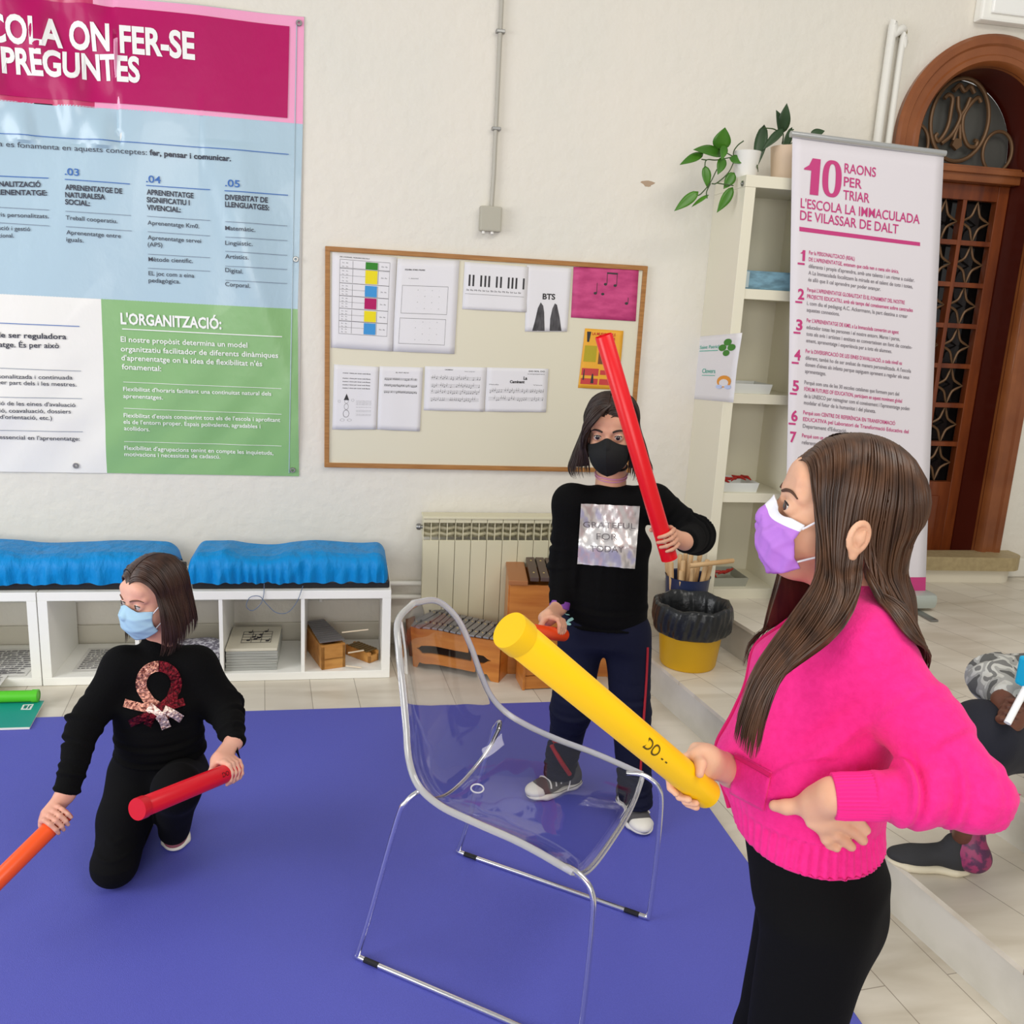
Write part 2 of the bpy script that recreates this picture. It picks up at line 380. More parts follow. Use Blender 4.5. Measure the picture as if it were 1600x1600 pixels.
def sc(pts, r): mb.tube(smooth_path([V(DX+x, .2, 2.735+z) for x, z in pts], 6), r, 8)
sc([(-.105, .095), (-.085, .115), (-.06, .10), (-.058, .05), (-.06, -.02), (-.075, -.07), (-.105, -.11), (-.125, -.09), (-.115, -.075)], .011)
sc([(.105, .095), (.085, .115), (.055, .09), (.02, .03), (.02, -.03), (.045, -.09), (.075, -.12), (.11, -.12), (.118, -.095), (.1, -.09)], .011)
sc([(-.03, .11), (-.02, .06), (.0, .02), (-.012, -.03), (-.04, -.08), (-.085, -.12)], .011)
sc([(.04, .11), (.025, .06), (.0, .02)], .011); sc([(-.02, -.1), (0, -.02), (.02, -.1)], .01)
mb.lathe([(0, -.012), (.03, -.012), (.034, 0), (.03, .012), (0, .012)], V(DX, .2, 2.735-.115), (0, 1, 0), 5); 
mb.tube(smooth_path([V(DX+x, .2, 2.735+z) for x, z in [(-.06, .135), (-.03, .165), (0, .14), (.03, .165), (.06, .135)]], 6), .012, 8)
mb.build('monogram', m_bronze, door, True)
leaf = mesh_np('door_leaf', *(lambda b: (b.v, b.f))(MB().box(V(DX-.35, .19, Z2), V(DX-.285, .235, TZ-.03), .004).box(V(DX+.285, .19, Z2), V(DX+.35, .235, TZ-.03), .004).box(V(DX-.285, .19, TZ-.11), V(DX+.285, .235, TZ-.03), .004).box(V(DX-.285, .19, Z2), V(DX+.285, .235, .84), .004)), m_door, door)
mb = MB(); zt, zb_ = TZ-.11, .84; ph = (zt-zb_)/7
for i in (1, 2): x = DX-.285+.19*i; mb.box(V(x-.012, .185, zb_), V(x+.012, .235, zt), .003)
for j in range(1, 7): z = zb_+ph*j; mb.box(V(DX-.285, .187, z-.013), V(DX+.285, .235, z+.013), .003)
mb.build('glazing_bar', m_door, leaf)
mb = MB().box(V(DX-.22, .178, .42), V(DX+.22, .192, .76), .01); mb.build('lower_panel', m_door, leaf)
mb = MB()
for i in range(3):
    for j in range(7):
        cx = DX-.285+.095+.19*i; cz = zb_+ph*(j+.5); q = []
        for k in range(4):
            a = V(.083*[0, 1, 0, -1][k], .105*[1, 0, -1, 0][k]); b = V(.083*[1, 0, -1, 0][k], .105*[0, -1, 0, 1][k])
            for s in range(6): t = s/6; p = a*(1-t)+b*t; p = p*(1-.42*4*t*(1-t)*.9); q.append(V(cx+p[0], .215, cz+p[1]))
        mb.tube(q, .007, 6, True)
mb.build('diamond_lattice', m_bronze, leaf, True)
# stone doorstep with a rounded end
m_step = mat('tan_stone', (176, 158, 118), .5, noise=(40, (160, 142, 104), .3, .7, U1))
ds = thing('door_step', (DX, -.08, Z2), 'low tan stone step with rounded end under the arched wooden door', 'step')
def dsp(o, z): 
    q = [V(2.50+o, .0, z), V(2.50+o, -.10+o, z)]; q += [V(3.56-o+(.10)*math.sin(a), -.13+.0+(.10)*(1-math.cos(a))-.03+o, z) for a in np.linspace(0, PI/2, 8)]; q += [V(3.66-o, .0, z)]; return q
MB().poly(dsp(.03, Z2), V(0, 0, .075)).build('base', mat('cream_stone', (224, 216, 196), .5), ds)
MB().poly(dsp(0, Z2+.075), V(0, 0, .075)).build('tread', m_step, ds)
# ---------------- exercise mat ----------------
m_mat = mat('violet_foam', (90, 94, 188), .5, bump=(420, .5, .0016, U1), spec=.35, noise=(260, (84, 88, 178), .3, .7, U1))
tag(MB().box(V(-3.0, -4.3, .0), V(1.258, -.755, .012), .003).build('exercise_mat', m_mat), 'large violet blue foam mat covering the floor under the chair', 'mat')
# ---------------- conduit + junction box ----------------
cj = thing('junction_box', (.64, -.02, 2.1), 'small square grey junction box at the end of the wall conduit above the board', 'junction box')
p = oy(765, 343); MB().box(V(p[0]-.05, -.045, p[2]-.055), V(p[0]+.05, 0, p[2]+.055), .007).build('box', mat('grey_box', (176, 172, 156), .5), cj)
mb = MB(); [mb.lathe([(0, 0), (.008, 0), (.008, .012), (0, .012)], V(p[0]+dx, -.03, p[2]-.066), (0, 0, 1), 12) for dx in (-.03, .01)]; mb.build('cable_gland', m_pipe, cj)
cb = thing('wall_conduit', (p[0], -.015, 3.2), 'thin grey vertical conduit pipe clipped to the wall above the junction box', 'pipe')
MB().tube([V(p[0]+.004, -.018, p[2]+.05), V(p[0]+.008, -.018, p[2]+.2), V(p[0]+.012, -.018, 4.6)], .0095, 12).build('pipe', mat('grey_conduit', (178, 174, 162), .4), cb, True)
for z in (2.45, 2.85, 3.3): MB().box(V(p[0]-.01, -.03, z), V(p[0]+.03, 0, z+.014), .003).build('clip', m_steel, cb)
# wall blemishes
for k, q in enumerate([(1012, 287), ]):
    w = oy(*q); tag(MB().poly([V(w[0]+.03*math.cos(a)*(1+.4*math.sin(3*a)), -.0006, w[2]+.014*math.sin(a)) for a in np.linspace(0, 2*PI, 14)[:-1]], V(0, .0004, 0)).build('paint_chip', mat('bare_plaster', (176, 152, 128), .9)), 'small brown paint chip on the wall right of the conduit', 'paint chip')
# ---------------- white heating pipes by the door ----------------
for i, (q, tops, rad, lab) in enumerate([((1383, 214), (1409, 50), .02, 'thicker left white heating pipe bending into the wall beside the arched door'), ((1399, 217), (1411, 66), .0155, 'thinner right white heating pipe bending into the wall beside the arched door')]):
    t = oy(*tops); b_ = oy(*q); x = t[0]-(.075 if i == 0 else .03)
    o = thing('heating_pipe', (x, -.04, Z2), lab, 'pipe', 'white heating pipes beside the door')
    pts = smooth_path([V(x, -.04, Z2), V(x, -.04, 1.5), V(x, -.04, t[2]-.10), V(x+.012, -.042, t[2]-.03), V(t[0]-.02, -.035, t[2]+.002), V(t[0]+.005, .01, t[2])], 5)
    MB().tube(pts, rad, 14).build('pipe', m_pipe, o, True)
    MB().lathe([(.0, 0), (rad+.008, 0), (rad+.008, .004), (0, .004)], V(t[0], -.004, t[2]), (0, 1, 0), 16).build('wall_hole', m_raddark, o)
# heating pipes that run behind the low shelves
for i, (z, r, lab) in enumerate([(.325, .013, 'upper horizontal white pipe running along the wall behind the low shelves'), (.255, .013, 'lower horizontal white pipe running along the wall behind the low shelves')]):
    o = thing('wall_pipe', (-1, -.035, z), lab, 'pipe', 'pipes behind the low shelves')
    MB().tube([V(-4, -.035, z), V(-1, -.035, z), V(.42, -.035, z)], r, 12).build('pipe', m_pipe, o, True)
    for x in (-1.6, -.75, -.12): MB().box(V(x-.008, -.052, z-.018), V(x+.008, 0, z+.018), .003).build('bracket', m_pipe, o)
# ---------------- emergency light ----------------
el_ = thing('emergency_light', (3.1, -.03, 3.2), 'white rectangular emergency light on the wall above the arched door', 'light')
a = oy(1519, 36); MB().box(V(a[0], -.06, a[2]), V(a[0]+.36, 0, a[2]+.13), .012).build('housing', m_white, el_)
MB().box(V(a[0]+.045, -.075, a[2]+.03), V(a[0]+.32, -.055, a[2]+.10), .012).build('diffuser', mat('diffuser', (246, 246, 242), .15), el_)
# ---------------- radiator ----------------
rd = thing('radiator', (.75, -.08, .1), 'cream sectional wall radiator with a row of top openings below the board', 'radiator')
RX, RW, RZ0, RZ1 = .362, .0775, .1, .688; NS = 10
for i in range(NS):
    x0 = RX+i*RW; x1 = x0+RW-.0022; mb = MB()
    mb.box(V(x0, -.125, RZ0), V(x1, -.113, RZ1-.118), .002)            # flat front panel
    mb.box(V(x0, -.125, RZ1-.032), V(x1, -.035, RZ1-.014), .003)        # top bar
    mb.box(V(x0+.5*RW-.003, -.12, RZ1-.118), V(x0+.5*RW+.001, -.04, RZ1-.02)) # fins
    mb.box(V(x0+.004, -.112, RZ0+.02), V(x1-.004, -.035, RZ1-.14))
    for z in (RZ1-.062, RZ1-.092): mb.tube([V(x0, -.08, z), V(x0+RW/2, -.09, z-.006), V(x1, -.08, z)], .009, 8)
    mb.box(V(x0-.0005, -.124, RZ1-.118), V(x0+.0022, -.04, RZ1-.02))
    mb.box(V(x0+.003, -.05, RZ1-.12), V(x1-.003, -.045, RZ1-.02))
    mb.build('section', m_rad, rd)
MB().box(V(RX-.004, -.13, RZ1-.014), V(RX+NS*RW, -.03, RZ1), .005).build('top_cover', m_rad, rd)
MB().lathe([(0, 0), (.012, 0), (.016, .006), (.016, .018), (.010, .022), (.010, .03)], V(RX-.03, -.08, RZ1-.062), (1, 0, 0), 16, True).build('bleed_valve', m_steel, rd, True)
# ---------------- bulletin board ----------------
BQ = [oy(*q, -.02) for q in [(503, 732), (991, 737), (1007, 415), (512, 385)]]   # BL BR TR TL
bx0, bx1 = (BQ[0][0]+BQ[3][0])/2, (BQ[1][0]+BQ[2][0])/2; bz0, bz1 = (BQ[0][2]+BQ[1][2])/2, (BQ[2][2]+BQ[3][2])/2
bb = thing('bulletin_board', ((bx0+bx1)/2, -.01, bz0), 'cream bulletin board with a thin oak frame covered with music sheets', 'bulletin board')
MB().box(V(bx0+.01, -.014, bz0+.01), V(bx1-.01, -.001, bz1-.01)).build('panel', m_board, bb)
for nm, a, b in (('frame_rail', V(bx0, -.024, bz1-.022), V(bx1, 0, bz1)), ('frame_rail', V(bx0, -.024, bz0), V(bx1, 0, bz0+.022)), ('frame_stile', V(bx0, -.0235, bz0), V(bx0+.022, 0, bz1)), ('frame_stile', V(bx1-.022, -.0235, bz0), V(bx1, 0, bz1))):
    MB().box(a, b, .003).build(nm, m_frame, bb)
YB = -.0155
class Sheet:
    """a paper defined by its four photo corners on the plane y=Y; u right, v up"""
    def __init__(s, q, Y=YB, plane=None): s.q = [plane(*p) if plane else oy(*p, Y) for p in q]; s.Y = Y  # TL TR BR BL
    def p(s, u, v, o=0.):
        tl, tr, br, bl = s.q; w = (bl*(1-u)+br*u)*(1-v)+(tl*(1-u)+tr*u)*v
        w = w+s.nrm*(s.bend(u, v)+o); return w
    nrm = V(0, -1, 0)
    def bend(s, u, v): return .0025*math.sin(3.1*u+2*v)**2+.002*(1-v)*math.sin(5*u)**2+.006*max(0, u+(1-v)-1.75)
    def paper(s, name, m, label, cat='sheet', group='papers pinned to the bulletin board'):
        s.o = MB().grid(lambda a, b: s.p(a, b), 10, 12).build(name, m, None, True); solid(s.o, .0006, 1); return tag(s.o, label, cat, group)
    def rects(s, name, rs, m, o=.0014):
        mb = MB()
        for u0, v0, u1, v1 in rs:
            n_ = max(1, int(abs(u1-u0)*12)); k_ = max(1, int(abs(v1-v0)*12)); mb.grid(lambda a, b: s.p(u0+(u1-u0)*a, v0+(v1-v0)*b, o), n_, k_)
        return mb.build(name, m, s.o)
    def box(s, u0, v0, u1, v1, t=.004): return [(u0, v0, u1, v0+t), (u0, v1-t, u1, v1), (u0, v0, u0+t, v1), (u1-t, v0, u1, v1)]
    def text(s, mb, t, u, v, h, width=None, bold=0, o=.0018):
        vs, fs, w0, w1 = text_mesh(t, bold)
        W_ = np.linalg.norm(s.q[1]-s.q[0]); H_ = np.linalg.norm(s.q[0]-s.q[3])
        k = h/.7; kx = k*H_/W_ if width is None else width/(w1-w0)
        mb.add([s.p(u+(a[0]-w0)*kx, v+a[1]*k, o) for a in vs], fs)
def staff(s, rows, u0, u1, mb1, mb2, h=.035, dens=26, red=None):
    for v in rows:
        for k in range(5): mb1.grid(lambda a, b: s.p(u0+(u1-u0)*a, v+h*k/4+b*.0022, .0014), 3, 1)
        for i in range(dens):
            u = u0+(u1-u0)*(i+.7)/dens+rng.uniform(-.004, .004); z = v+h*rng.uniform(-.1, .8); r = .008
            if rng.random() < .18: continue
            mb2.poly([s.p(u+r*math.cos(a), z+r*1.0*math.sin(a), .0019) for a in np.linspace(0, 2*PI, 8)[:-1]]); mb2.poly([s.p(u+r*.8, z, .0018), s.p(u+r*1.1, z, .0018), s.p(u+r*1.1, z+h*.9, .0018), s.p(u+r*.8, z+h*.9, .0018)])
m_cg, m_cy, m_cb, m_cm = mat('print_green', (48, 130, 36), .7), mat('print_yellow', (232, 214, 20), .7), mat('print_blue', (60, 146, 208), .7), mat('print_magenta', (176, 6, 92), .7)
s = Sheet([(519, 394), (620, 402), (613, 549), (517, 543)]); s.paper('timetable_sheet', m_paper, 'white sheet with green, yellow, blue and magenta squares in the upper left board corner')
fr = []; V0 = [.905, .80, .67, .545, .42, .295]; Hh = [.07, .13, .12, .115, .115, .115]
VB = [(.85, .925), (.70, .84), (.565, .68), (.435, .55), (.30, .415), (.165, .285)]
for (a, b) in VB: fr += s.box(.12, a-.01, .9, b+.012, .004)+[(.32, a, .325, b), (.72, a, .725, b)]
for k, (a, b) in enumerate(VB):
    fr += [(.12, (a+b)/2, .7, (a+b)/2+.003)] if k else []
s.rects('table_lines', fr, m_grey)
for nm, mm, ks in (('green_square', m_cg, [0]), ('yellow_square', m_cy, [1, 4]), ('blue_square', m_cb, [2, 5]), ('magenta_square', m_cm, [3])):
    s.rects(nm, [(.52, VB[k][0], .71, VB[k][1]) for k in ks], mm, .002)
mb = MB(); s.text(mb, 'DE L\'HORARI. HORARIS ESCOLA', .12, .955, .012, .46, .01)
for k, (a, b) in enumerate(VB):
    nr = 2 if k == 0 else 4
    for r_ in range(nr):
        for u in (.16, .22): s.text(mb, 'Do Re'[:2+(r_ % 2)], u, b-(b-a)*(r_+.75)/nr, .010, .03)
    s.text(mb, 'Do - Re', .77, (a+b)/2-.005, .012, .09)
mb.build('printed_text', m_ink, s.o)
s = Sheet([(621, 404), (718, 407), (710, 553), (613, 549)]); s.paper('exercise_sheet', m_paper, 'white sheet with two empty ruled boxes beside the coloured timetable')
s.rects('box_outline', s.box(.1, .42, .84, .72)+s.box(.09, .09, .83, .37), m_grey)
mb = MB(); s.text(mb, 'ESQUEMA. RITMES I FIGURES', .13, .88, .014, .32, .02); s.text(mb, '1. exercici', .2, .79, .012, .15)
for r_ in range(4):
    for c_ in range(4):
        s.text(mb, 'o-'[(r_+c_) % 2], .35+.115*c_, .67-.065*r_, .012); s.text(mb, '-o'[(r_+c_) % 2], .34+.115*c_, .33-.065*r_, .012)
mb.build('printed_text', m_ink, s.o)
s = Sheet([(726, 409), (826, 417), (822, 488), (722, 483)]); s.paper('keyboard_sheet', m_paper, 'white sheet with printed piano keys along the top of the board')
keys = [.08, .135, .255, .315, .375, .50, .56, .68, .74, .80, .86, .94][:12]
s.rects('black_keys', [(u-.016, .50, u+.016, .74) for u in (.09, .145, .26, .325, .385, .50, .565, .685, .745, .805, .865)][:0]+[(u-.015, .50, u+.013, .74) for u in (.09, .15, .27, .335, .395, .515, .58, .70, .76, .82, .935)], m_ink)
mb = MB(); [s.text(mb, t, .05+.062*i, .40, .035, .04) for i, t in enumerate('Do Re Mi Fa Sol La Si Do Re Mi Fa Sol La Si'.split())]; mb.build('printed_text', m_ink, s.o); s.rects('key_line', [(.03, .33, .95, .337)], m_grey)
s = Sheet([(823, 414), (893, 419), (886, 518), (820, 518)]); s.paper('pencil_drawing', m_paper, 'white pencil drawing with the letters B T S above two dark shapes')
mb = MB(); s.text(mb, 'BTS', .38, .50, .085, .29, .03); mb.build('lettering', m_ink, s.o)
mb = MB(); m_pencil = mat('pencil_grey', (92, 90, 92), .8, noise=(60, (60, 58, 60), .35, .65, (1, 1, .3)))
for pts in ([(.17, .01), (.46, .01), (.43, .3), (.40, .40), (.34, .45), (.28, .36), (.22, .15)], [(.58, .01), (.86, .01), (.80, .22), (.72, .42), (.67, .44), (.62, .36), (.58, .2)]): mb.poly([s.p(u, v, .0016) for u, v in pts])
mb.build('shaded_shape', m_pencil, s.o)
s = Sheet([(896, 417), (998, 419), (993, 502), (892, 496)]); m_pk = mat('pink_paint', (202, 72, 128), .6, noise=(14, (178, 50, 108), .35, .65, (1, 1, 2.5)))
s.paper('pink_painting', m_pk, 'pink painted card with small black music notes in the upper right board corner')
mb = MB()
for u, v, h_ in ((.50, .68, .22), (.65, .66, .22), (.35, .50, .2), (.465, .49, .0), (.84, .33, .11)):
    r = .026; mb.poly([s.p(u+r*math.cos(a), v+r*1.0*math.sin(a), .0016) for a in np.linspace(0, 2*PI, 12)[:-1]])
    if h_: mb.poly([s.p(u+.018, v, .0016), s.p(u+.026, v, .0016), s.p(u+.026, v+h_, .0016), s.p(u+.018, v+h_, .0016)])
mb.poly([s.p(.515, .88, .0016), s.p(.68, .87, .0016), s.p(.68, .90, .0016), s.p(.515, .91, .0016)])
mb.build('painted_notes', m_ink, s.o)
s = Sheet([(914, 513), (974, 517), (966, 609), (903, 606)]); s.paper('instrument_poster', mat('poster_orange', (232, 168, 48), .6), 'orange and red instrument poster behind the raised red tube')
s.rects('red_field', [(.04, .07, .46, .17), (.5, .07, .96, .17), (.04, .22, .46, .34), (.5, .24, .96, .32), (.6, .4, .95, .55)], mat('poster_red', (196, 62, 60), .6))
s.rects('green_field', [(.05, .45, .36, .72)], mat('poster_olive', (176, 158, 30), .6)); s.rects('brown_field', [(.42, .42, .58, .68)], mat('poster_brown', (120, 70, 40), .6))
mb = MB(); s.text(mb, 'LA MUSICA I ELS', .2, .90, .045, .6, .03); s.text(mb, 'INSTRUMENTS', .3, .83, .045, .5, .03); mb.build('lettering', mat('poster_ink', (190, 60, 20), .6), s.o)
mb = MB(); mb.poly([s.p(u, v, .0018) for u, v in [(.09, .78), (.14, .78), (.17, .95), (.06, .95)]]); mb.poly([s.p(u, v, .0018) for u, v in [(.28, .09), (.36, .09), (.33, .25), (.30, .25)]]); mb.poly([s.p(u, v, .0018) for u, v in [(.08, .14), (.12, .14), (.11, .32), (.09, .32)]]); mb.build('printed_instrument', m_ink, s.o)
lowq = [([(522, 569), (592, 573), (588, 671), (519, 671)], 'recorder_sheet', 'white sheet with text lines and a drawn doll in the lower left of the board'),
        ([(593, 572), (661, 574), (656, 674), (589, 671)], 'score_sheet', 'white sheet with three staves on its upper half, second of the lower row'),
        ([(664, 572), (761, 574), (756, 643), (662, 641)], 'score_sheet', 'wide white score with four staves, third of the lower row'),
        ([(761, 574), (857, 576), (853, 644), (757, 643)], 'score_sheet', 'wide white score with a handwritten title, right end of the lower row')]
for k, (q, nm, lab) in enumerate(lowq):
    s = Sheet(q); s.paper(nm, m_paper, lab); a, b = MB(), MB()
    if k == 0:
        for v in (.87, .79, .74, .69, .64): s.text(b, 'musica i ritme per tocar amb flauta', .2, v, .016, .62, .02)
        for v in (.45, .43, .41, .39, .35, .30, .28, .24, .22): s.text(a, 'text de la lletra de la can', .52, v, .009, .34)
        for pts in ([(.3, .56), (.24, .46), (.36, .46)], ): b.poly([s.p(u, v, .0016) for u, v in pts])
        for cx, cy, rx, ry in ((.3, .44, .045, .03), (.14, .44, .03, .02), (.44, .46, .035, .02), (.3, .36, .05, .05), (.3, .25, .07, .06), (.22, .15, .05, .02), (.38, .15, .05, .02)):
            q_ = [(cx+rx*math.cos(t), cy+ry*math.sin(t)) for t in np.linspace(0, 2*PI, 14)]
            for (u0, v0), (u1, v1) in zip(q_[:-1], q_[1:]): a.poly([s.p(u0, v0, .0016), s.p(u1, v1, .0016), s.p(cx+(u1-cx)*.88, cy+(v1-cy)*.88, .0016), s.p(cx+(u0-cx)*.88, cy+(v0-cy)*.88, .0016)])
    elif k == 1: s.text(b, 'EL POT PETIT', .38, .90, .016, .3, .01); staff(s, (.79, .69, .59), .12, .88, a, b, .03, 20)
    elif k == 2: s.text(b, 'CARAMBOLE', .32, .92, .022, .13, .02); s.text(a, 'lletra popular', .64, .89, .02, .17); staff(s, (.70, .53, .39, .22), .10, .9, a, b, .07, 24)
    else:
        s.text(b, 'La', .60, .74, .07, .06, .04); s.text(b, 'Caminant', .38, .66, .06, .24, .04); s.text(b, 'DO SOL DO', .68, .92, .03, .26, .02); s.text(a, 'acompanyament', .66, .86, .03, .28); s.text(a, 'Melodia', .05, .61, .025, .15); s.text(a, 'Veus', .76, .61, .025, .15); staff(s, (.44, .26), .05, .94, a, b, .07, 26)
    a.build('staff_lines', m_grey, s.o); b.build('printed_text', m_ink, s.o)
# ================= large vinyl banner on the left =================
m_vin = {}
def vinyl(name, c): return mat(name, c, .3, spec=.55, bump=(5, .35, .02, (1, 1, .7)), coat=.15)
BN = thing('school_banner', (-1.4, -.02, .85), 'large vinyl school banner with magenta, light blue, white and green fields hanging on the wall', 'banner')
xr = -.205
def bz_top(x): return 2.84+.012*(x-xr)*5.6 if x > -1.6 else 2.84+.012*(-1.4)*5.6
def bdepth(x, z):
    e = min(1, max(0, (xr-x)/.25)); q = min(1, max(0, (z-.85)/.25))
    d = .022+.010*math.sin(4.2*x+1.9*z)+.006*math.sin(9*x-4.3*z+1)*(.4+.6*q)
    d += .012*math.exp(-((x+.42+.22*(z-1.9))/.09)**2)*(1 if z < 2.3 else .3)
    if z < 1.5: d += .0045*math.sin(26*x-22*z+2*math.sin(3*x))*(1.5-z)/.6*(1 if x > -1.3 else .7)
    if x > -.62: d += .006*math.exp(-((x+.40+.35*(z-1.7))/.05)**2)
    if z > 2.25 and x < -.95: d += .012*math.sin(21*x+13*z)+.006*math.sin(40*x-9*z)
    return max(.006, d*(.35+.65*e)*(.35+.65*min(q, 1)))
def BW(px, py):  # photo pixel -> point of the banner plane
    w = oy(px, py, -.02); return w[0], w[2]
def bpt(x, z, o=0.): return V(x, -bdepth(x, z)-o*1.6, z)
def bquad(name, q, m, o, nu=1, nv=1, parent=BN):   # q TL TR BR BL in (x,z)
    q = [np.array(t) for t in q]; L_ = max(np.linalg.norm(q[0]-q[1]), .02); H_ = max(np.linalg.norm(q[0]-q[3]), .005); nu = max(1, int(L_/.012)); nv = max(1, int(H_/.012))
    def f(u, v): w = (q[3]*(1-u)+q[2]*u)*(1-v)+(q[0]*(1-u)+q[1]*u)*v; return bpt(w[0], w[1], o)
    return MB().grid(f, nu, nv).build(name, m, parent, True)
XL = -3.1
def edge(px0, px1, x):  # z at x of the line through two photo pixels
    a, b = BW(*px0), BW(*px1); return a[1]+(b[1]-a[1])/(b[0]-a[0])*(x-a[0])
def lz(pa, pb): return (XL, edge(pa, pb, XL)*.0+edge(pa, pb, -1.9))
TOP = ((200, 0), (475, 25)); BOT = ((0, 738), (467, 745)); T1 = ((145, 160), (449, 184)); T2 = ((0, 158), (473, 193)); T3 = ((0, 459), (465, 483))
cl = bquad('vinyl_sheet', [lz(*TOP), BW(476, 24), BW(467, 745), lz(*BOT)], vinyl('vinyl_back', (214, 214, 210)), -.003); solid(cl, .001, 1)
bquad('blue_field', [lz(*T2), BW(473, 193), BW(465, 483), lz(*T3)], vinyl('vinyl_blue', (172, 198, 212)), .0)
bquad('pink_border', [(BW(147, 0)[0], edge(*TOP, BW(147, 0)[0])), BW(475, 25), BW(473, 193), BW(148, 169)], vinyl('vinyl_pink', (240, 160, 196)), .0)
bquad('crimson_border', [lz(*TOP), (BW(147, 0)[0], edge(*TOP, BW(147, 0)[0])), BW(148, 169), lz(*T2)], vinyl('vinyl_crimson', (196, 50, 100)), .0)
bquad('magenta_field', [lz((146, 9), (452, 40)), BW(452, 40), BW(449, 184), lz((0, 150), (449, 184))], mat('vinyl_magenta', (178, 0, 92), .42, spec=.3, bump=(5, .35, .02, (1, 1, .7)), coat=.05), .0024)
bquad('white_field', [lz(*T3), BW(157, 467), BW(166, 740), lz(*BOT)], vinyl('vinyl_white', (236, 234, 228)), .0)
bquad('green_field', [BW(157, 467), BW(465, 483), BW(467, 745), BW(166, 740)], vinyl('vinyl_green', (136, 182, 120)), .0)
for nm, q in (('hem', [BW(463, 24), BW(476, 24), BW(467, 745), BW(455, 745)]),): pass
hem = MB().tube([bpt(*BW(463.5-1.2*k, 30+71*k), .001) for k in range(11)], .0022, 6).build('hem_seam', vinyl('vinyl_hem', (168, 190, 200)), BN, True)
for q in ((467, 35), (462, 405), (457, 735), (118, 728)):
    w = BW(*q); c = bpt(*w, .003); MB().lathe([(.005, 0), (.012, 0), (.013, .002), (.011, .005), (.006, .005), (.005, 0)], c+V(0, 0, 0), (0, -1, 0), 20).build('eyelet', m_steel, BN, True)
bl, kt, wt, lines = MB(), MB(), MB(), MB(); blt = MB()
def bt(mb, s, p0, p1, h, bold=.0, yo=.003):
    """photo baseline from pixel p0 to p1, cap height h px"""
    a = V(*(lambda w: (w[0], 0, w[1]))(BW(*p0))); b = V(*(lambda w: (w[0], 0, w[1]))(BW(*p1))); c = V(*(lambda w: (w[0], 0, w[1]))(BW(p0[0], p0[1]-h)))
    put_text(mb, s, a, b, V(0, 0, 1), (c[2]-a[2])/.7, bold, post=lambda p: bpt(p[0], p[2], yo))
def bline(mb, p0, p1, t=1.2):
    a, b = BW(*p0), BW(*p1); n = max(2, int(abs(b[0]-a[0])/.03)); th = .0013*t
    q = [(a[0]+(b[0]-a[0])*i/n, a[1]+(b[1]-a[1])*i/n) for i in range(n+1)]
    mb.add([bpt(x, z+s_*th, .003) for x, z in q for s_ in (-1, 1)], [(2*i, 2*i+2, 2*i+3, 2*i+1) for i in range(n)])
bt(wt, 'ESCOLA ON FER-SE', (-62, 58), (306, 94), 42, .034, .0042); bt(wt, 'PREGUNTES', (3, 112), (221, 130), 39, .034, .0042)
bt(kt, "L'escola es fonamenta en aquests conceptes:", (-46, 225), (231, 243), 8.5); bt(kt, 'fer, pensar i comunicar.', (235, 243), (362, 253), 8.5, .03)
bline(bl, (-120, 199), (451, 241))
for n_, x, y in (('.03', 101, 273), ('.04', 229, 285), ('.05', 353, 292)): bt(bl, n_, (x, y), (x+23, y+2), 11, .01)
for a, b in (((-60, 272), (75, 278)), ((101, 280), (204, 288)), ((229, 290), (329, 297)), ((352, 299), (450, 305))): bline(bl, a, b, 1.3)
for s_, p0, p1 in (('PERSONALITZACIÓ', (-36, 290), (63, 292)), ("DE L'APRENENTATGE:", (-50, 303), (73, 305)), ('APRENENTATGE DE', (102, 296), (192, 303)), ('NATURALESA', (102, 308), (165, 312)), ('SOCIAL:', (102, 319), (141, 322)),
    ('APRENENTATGE', (230, 304), (303, 310)), ('SIGNIFICATIU I', (230, 316), (297, 321)), ('VIVENCIAL:', (230, 328), (283, 332)), ('DIVERSITAT DE', (353, 313), (419, 317)), ('LLENGUATGES:', (353, 324), (421, 329))): bt(kt, s_, p0, p1, 8, .03)
for a, b in (((-30, 322), (76, 328)), ((-30, 346), (77, 353)), ((102, 330), (205, 337)), ((103, 354), (206, 361)), ((230, 338), (329, 345)), ((231, 362), (329, 369)), ((231, 397), (329, 403)), ((231, 419), (329, 424)), ((353, 347), (449, 353)), ((353, 371), (449, 376)), ((353, 393), (449, 399)), ((353, 416), (449, 421)), ((353, 438), (449, 443))): bline(lines, a, b, .8)
for s_, p0, p1 in (('Horaris personalitzats.', (-28, 337), (76, 341)), ('Educació i gestió', (-24, 358), (47, 361)), ('emocional.', (-20, 371), (21, 371)), ('Treball cooperatiu.', (103, 343), (184, 349)), ('Aprenentatge entre', (104, 366), (189, 372)), ('iguals.', (104, 377), (131, 379)), ('Aprenentatge Km0.', (231, 351), (312, 357)), ('Aprenentatge servei', (231, 374), (315, 380)), ('(APS)', (231, 385), (254, 386)), ('Mètode científic.', (232, 408), (302, 411)), ('EL joc com a eina', (232, 430), (304, 434)), ('pedagògica.', (232, 441), (282, 443)), ('Matemàtic.', (353, 360), (400, 363)), ('Lingüistic.', (353, 383), (396, 385)), ('Artístics.', (353, 404), (390, 406)), ('Digital.', (353, 425), (381, 428)), ('Corporal.', (353, 447), (392, 450))): bt(kt, s_, p0, p1, 6.6, .006)
bt(wt, "L'ORGANITZACIÓ:", (188, 506), (347, 514), 17, .03); bline(wt, (190, 514), (441, 526), 1.6)
